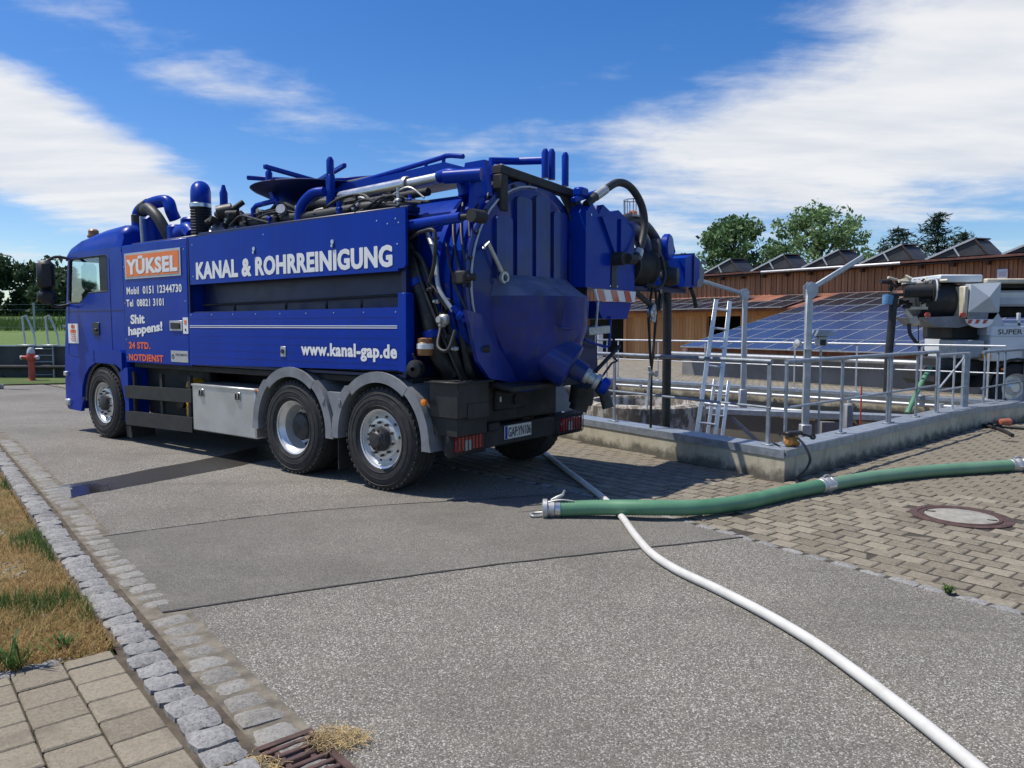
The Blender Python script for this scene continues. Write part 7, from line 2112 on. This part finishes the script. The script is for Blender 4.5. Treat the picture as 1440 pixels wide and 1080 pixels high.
for u in (-6.6, -3.75, -1.15, 1.45, 4.05, 6.65):
    rack(u, 'tilted solar panel rack standing on the brown barn roof')

# ================================================================== TREES
def leaf_cloud(mb, c, r, n, size, rnd, flat=1.0):
    for _ in range(n):
        while True:
            d = V(rnd.uniform(-1, 1), rnd.uniform(-1, 1), rnd.uniform(-1, 1))
            if d.length < 1: break
        p = c + V(d.x * r, d.y * r, d.z * r * flat)
        s = size * rnd.uniform(0.5, 1.2)
        a = V(rnd.gauss(0, 1), rnd.gauss(0, 1), rnd.gauss(0, 1)).normalized(); b = a.orthogonal().normalized(); b = (b * math.cos(rnd.random() * 6) + a.cross(b) * math.sin(rnd.random() * 6))
        e = a.cross(b)
        mb.add([p - b * s * 0.9, p + e * s * 0.45, p + b * s * 0.9, p - e * s * 0.45], [(0, 1, 2, 3)])
def tree(name, label, base, h, rx, crown0, mat, seed, clumps=46, leaves=110, size=0.22, group=None, loose=1.0):
    rnd = random.Random(seed)
    t = thing(name, label, 'tree', base[:], 0, group)
    tr = MB(); cr = MB()
    tr.tube([V(0, 0, -0.3), V(0.1, 0, h * 0.3), V(-0.1, 0.1, h * 0.62), V(0.05, 0, h * 0.9)], [h * 0.028, h * 0.022, h * 0.013, h * 0.004], 8, True, 3)
    for k in range(clumps):
        f = rnd.random()
        zz = crown0 + (h - crown0) * f
        prof = math.sin(math.pi * min(1, 0.16 + 0.80 * f)) ** 0.7
        a = rnd.uniform(0, 6.283); rr_ = rx * prof * math.sqrt(rnd.random()) * rnd.uniform(0.7, 1.12)
        c = V(math.cos(a) * rr_, math.sin(a) * rr_, zz + rnd.uniform(-0.3, 0.3))
        cl = rx * rnd.uniform(0.14, 0.30) * loose
        leaf_cloud(cr, c, cl, int(leaves * rnd.uniform(0.6, 1.3)), size, rnd, 0.8)
        if k % 2 == 0:
            s = V(0, 0, max(crown0 * 0.6, zz - rr_ * 0.8 - 0.3)); m_ = (s + c) / 2 + V(0, 0, 0.12 * rr_)
            tr.tube([s, m_, c], [h * 0.009, h * 0.006, h * 0.002], 5)
    cr.build('crown', mat, t, 0, False); tr.build('trunk', M['bark'], t)
    return t
tree('broadleaf_tree', 'dense mid-green broadleaf tree rising behind the barn roof beside the truck arm', V(17.4, 60, 0), 9.5, 5.0, 3.2, M['leaf_mid'], 1, 120, 90, 0.22, None, 0.66)
tree('broadleaf_tree', 'light green airy tree with wind-blown branches behind the barn roof', V(24.0, 60, 0), 10.6, 5.2, 3.6, M['leaf_pale'], 8, 130, 75, 0.21, None, 0.62)
def conifer(label, base, h, r, seed, lean=0):
    rnd = random.Random(seed); t = thing('conifer', label, 'tree', base[:]); cr = MB(); tr = MB()
    tr.tube([V(0, 0, -0.3), V(0, 0, h)], [h * 0.02, h * 0.003], 8)
    z = 1.6
    while z < h - 0.15:
        f = (z / h); L0 = r * (1 - f) ** 0.62 + 0.12
        for k in range(12):
            a = rnd.uniform(0, 6.283); L = L0 * rnd.uniform(0.55, 1.1); d = V(math.cos(a), math.sin(a), 0)
            tip = V(0, 0, z) + d * L + V(0, 0, -0.10 * L + 0.12 * rnd.random())
            for q in range(int(9 + L * 9)):
                s = rnd.random() ** 0.8; p = V(0, 0, z) + (tip - V(0, 0, z)) * s + V(rnd.gauss(0, 0.14), rnd.gauss(0, 0.14), rnd.gauss(0, 0.10))
                w = 0.16 * rnd.uniform(0.6, 1.3); e = V(rnd.gauss(0, 1), rnd.gauss(0, 1), rnd.gauss(0, 0.5)).normalized(); b = (d * 0.8 + V(rnd.gauss(0, 0.5), rnd.gauss(0, 0.5), rnd.gauss(0, 0.4))).normalized()
                cr.add([p - b * w * 1.4, p + e * w * 0.35, p + b * w * 1.4, p - e * w * 0.35], [(0, 1, 2, 3)])
        z += 0.34
    cr.build('crown', M['needle'], t, 0, False); tr.build('trunk', M['bark'], t)
conifer('tall dark spruce behind the barn roof', V(33.2, 60, 0), 10.4, 5.2, 3)
conifer('broader dark spruce leaning against the tall one behind the barn roof', V(30.6, 61, 0), 9.5, 5.0, 5)
conifer('small dark spruce to the side of the tall one behind the barn roof', V(35.9, 61, 0), 9.2, 4.0, 6)

# ================================================================== LEFT BACKGROUND
# low dark basin wall, hydrant, ladder, meadow bank, fence and trees
hw0, hw1 = V(-28, 23.9, 0), V(-9.5, 23.4, 0)
cw = thing('dark_wall', 'long low dark concrete wall of a clarifier behind the hydrant', 'wall', hw0[:])
mb = wmb(hw0); mb.add([V(hw0.x, hw0.y, -0.1), V(hw1.x, hw1.y, -0.1), V(hw1.x, hw1.y + 0.3, -0.1), V(hw0.x, hw0.y + 0.3, -0.1)] + [V(hw0.x, hw0.y, 0.98), V(hw1.x, hw1.y, 0.98), V(hw1.x, hw1.y + 0.3, 0.98), V(hw0.x, hw0.y + 0.3, 0.98)], [(3, 2, 1, 0), (4, 5, 6, 7), (0, 1, 5, 4), (1, 2, 6, 5), (2, 3, 7, 6), (3, 0, 4, 7)]); mb.build('wall_body', M['conc_dark'], cw, 0)
mb = wmb(hw0); mb.add([V(hw0.x, hw0.y - 0.04, 0.983), V(hw1.x, hw1.y - 0.04, 0.983), V(hw1.x, hw1.y + 0.34, 0.983), V(hw0.x, hw0.y + 0.34, 0.983)] + [V(hw0.x, hw0.y - 0.04, 1.02), V(hw1.x, hw1.y - 0.04, 1.02), V(hw1.x, hw1.y + 0.34, 1.02), V(hw0.x, hw0.y + 0.34, 1.02)], [(3, 2, 1, 0), (4, 5, 6, 7), (0, 1, 5, 4), (1, 2, 6, 5), (2, 3, 7, 6), (3, 0, 4, 7)]); mb.build('coping', M['galv'], cw, 0)
mb = wmb(hw0); mb.tube([V(-27, 23.75, 0.36), V(-9.8, 23.25, 0.36)], 0.06, 8)
for x_ in (-16.1, -15.3, -13.6, -12.5, -11.6): mb.beam(V(x_, 23.7, 0.32), V(x_ + 0.35, 23.55, 0.02), 0.05, 0.05)
mb.build('foot_pipe', M['chassis'], cw)
hy = gnd(47, 536); hy = V(-14.1, 22.3, 0)
hd_ = thing('hydrant', 'red fire hydrant with grey cap on the grass strip', 'hydrant', hy[:])
mb = MB(); mb.lathe([(0.0, 0), (0.13, 0), (0.13, 0.04), (0.085, 0.05), (0.085, 0.62), (0.0, 0.62)], (0, 0, 0), (0, 0, 1), 18); mb.build('barrel', M['hyd_red'], hd_)
mb = MB(); mb.lathe([(0.0, 0.60), (0.10, 0.60), (0.13, 0.66), (0.13, 0.74), (0.10, 0.82), (0.0, 0.82)], (0, 0, 0), (0, 0, 1), 18); hh_ = mb.build('head', M['hyd_red'], hd_)
for s in (-1, 1):
    mb = MB(); mb.lathe([(0.0, 0.24), (0.055, 0.24), (0.06, 0.20), (0.05, 0.10), (0.05, 0.0)], (0, 0, 0.70), (s, -0.3, 0), 12); mb.build('outlet', M['hyd_red'], hh_)
    mb = MB(); mb.lathe([(0.0, 0.29), (0.05, 0.28), (0.065, 0.25), (0.065, 0.235), (0, 0.235)], (0, 0, 0.70), (s, -0.3, 0), 12); mb.build('outlet_cap', M['grey_paint'], hh_)
mb = MB(); mb.lathe([(0.0, 1.0), (0.05, 0.99), (0.09, 0.93), (0.11, 0.84), (0.11, 0.82), (0, 0.82)], (0, 0, 0), (0, 0, 1), 14); mb.build('cap', M['grey_paint'], hh_)
# access ladder with looped handrails over the dark wall
lx = -14.25
lo_ = thing('access_ladder', 'steel access ladder with two looped handrails on the dark wall', 'ladder', (lx, 23.5, 0))
for x_ in (-0.72, 0.0, ):
    mb = MB()
    for s in (0,):
        mb.tube([V(x_ - 0.18, 0.2, 1.03), V(x_ - 0.26, 0.25, 1.9), V(x_ - 0.14, 0.25, 1.95), V(x_ + 0.12, 0.2, 1.35), V(x_ + 0.14, 0.2, 1.03)], 0.03, 8)
    mb.box((x_ - 0.02, 0.05, 1.02), (0.42, 0.3, 0.05), None, 0.01)
    mb.build('handrail', M['galv_pale'], lo_)
for x_ in (-0.48, 0.12):
    mb = MB(); mb.beam(V(x_, -0.06, 0.02), V(x_, -0.06, 1.0), 0.05, 0.04); mb.build('stile', M['galv'], lo_)
for k in range(5):
    mb = MB(); mb.cyl((-0.48, -0.06, 0.12 + k * 0.2), (0.12, -0.06, 0.12 + k * 0.2), 0.018, 6); mb.build('rung', M['galv'], lo_)
mb = MB(); mb.tube([(0.1, 0.5, 1.62), (0.6, 0.8, 1.50), (1.05, 1.0, 1.36), (1.1, 1.0, 1.0)], 0.035, 8); mb.build('hand_bar', M['galv'], lo_)
# sign post at the left edge
sp_ = thing('sign_post', 'white box on a grey post beside the dark wall', 'sign', (-13.32, 19.6, 0))
mb = MB(); mb.box((0, 0, 0.72), (0.10, 0.10, 1.44), None, 0.01); mb.build('post', M['galv'], sp_)
mb = MB(); mb.box((-0.06, -0.02, 1.56), (0.40, 0.14, 0.24), None, 0.02); mb.build('sign_box', M['white_paint'], sp_)
mb = MB(); mb.box((0, 0, 0.06), (0.24, 0.24, 0.12), None, 0.02); mb.build('foot', M['conc'], sp_)
# pale concrete pad in front of the wall and grass strip at the road end
sheet('grass_strip', [(-40, 21.55), (-24, 20.65), (-16.5, 19.35), (-14.2, 20.6), (-11.5, 21.6), (-9.3, 22.2), (-9.3, 23.5), (-28, 24.0), (-40, 24.2)], M['field'], 0.03)
o = tag(MB().box((0, 0, 0.03), (2.6, 0.8, 0.06), Matrix.Rotation(-0.05, 3, 'Z'), 0.01).build('concrete_pad', M['conc'], None), 'flat pale concrete pad at the road end beside the hydrant', 'pad'); o.location = (-11.7, 22.5, 0.01)
# lawn bank behind the wall
mb = MB()
pr = [(24.2, 0.85), (30, 1.0), (38, 1.15), (46, 1.35), (52, 1.9), (60, 2.3), (75, 2.5)]
xs = [-70, -55, -40, -30, -20, -12, -6, 0]
vs = []; fs = []
for i, x_ in enumerate(xs):
    for (y_, z_) in pr: vs.append(V(x_, y_, z_ + (0.0 if x_ < -8 else -1.0 if x_ < -2 else -3.0) + 0.12 * mnoise.noise((x_ * 0.2, y_ * 0.2, 0))))
n = len(pr)
fs = [(i * n + j, (i + 1) * n + j, (i + 1) * n + j + 1, i * n + j + 1) for i in range(len(xs) - 1) for j in range(n - 1)]
mb.add(vs, fs); o = mb.build('lawn_bank', M['lawn'], None, 60); o['kind'] = 'structure'
# rough grass along the bank, a countless mass
lg_ = MB(); rnd = random.Random(21)
for k in range(9000):
    y_ = rnd.uniform(44, 52); x_ = rnd.uniform(-50, -18); zz = 1.3 + (max(0, y_ - 46) / 6) * 0.55
    p = V(x_, y_, zz - 0.05); h_ = rnd.uniform(0.3, 0.9); a = rnd.uniform(0, 6.28); d = V(math.cos(a), math.sin(a), 0)
    s_ = V(-d.y, d.x, 0) * 0.03
    lg_.add([p - s_, p + s_, p + d * h_ * 0.35 + V(0, 0, h_)], [(0, 1, 2)])
tag(lg_.build('tall_grass', M['grass_green'], None, 0, False), 'rough tall grass on the bank before the dark trees', 'grass', kind='stuff')
# wire fence posts
mb = MB(); mb.cyl((0, 0, 0), (0, 0, 1.7), 0.05, 8); pm_ = mb.mesh('fence_post', M['galv'])
for k, x_ in enumerate((-33.5, -30.2, -26.9, -23.6, -20.3)):
    o = bpy.data.objects.new('fence_post', pm_); COL.objects.link(o); o.location = (x_, 43, 1.2)
    tag(o, 'thin grey wire fence post on the lawn bank before the dark trees', 'fence post', 'fence posts on the lawn bank')
mb = MB()
for z_ in (0.3, 0.8, 1.3, 1.6): mb.tube([V(-45, 43, 1.2 + z_), V(-15, 43, 1.2 + z_)], 0.008, 4)
o = tag(mb.build('fence_wire', M['galv'], None), 'thin wires strung between the fence posts on the bank', 'wire')
for i, (x_, y_, h_, r_) in enumerate(((-47.5, 66, 6.6, 3.6), (-44.0, 64, 6.3, 3.4), (-40.2, 66, 5.9, 3.4), (-36.8, 63, 4.5, 2.8), (-33.0, 65, 3.0, 2.6), (-52, 68, 6.4, 3.6))):
    lab = ['dark green tree at the end of the far wood, cut by the picture edge', 'dark green tree with a rounded crown behind the fence posts', 'dark leafy tree behind the access ladder', 'dark leafy tree behind the truck mirror', 'low dark tree behind the truck cab', 'dark tree deep in the far wood beyond the bank'][i]
    tree('broadleaf_tree', lab, V(x_, y_, 1.6), h_ - 0.6, r_, 0.6, M['leaf_dark'], 30 + i, 44, 110, 0.30, None, 1.15)
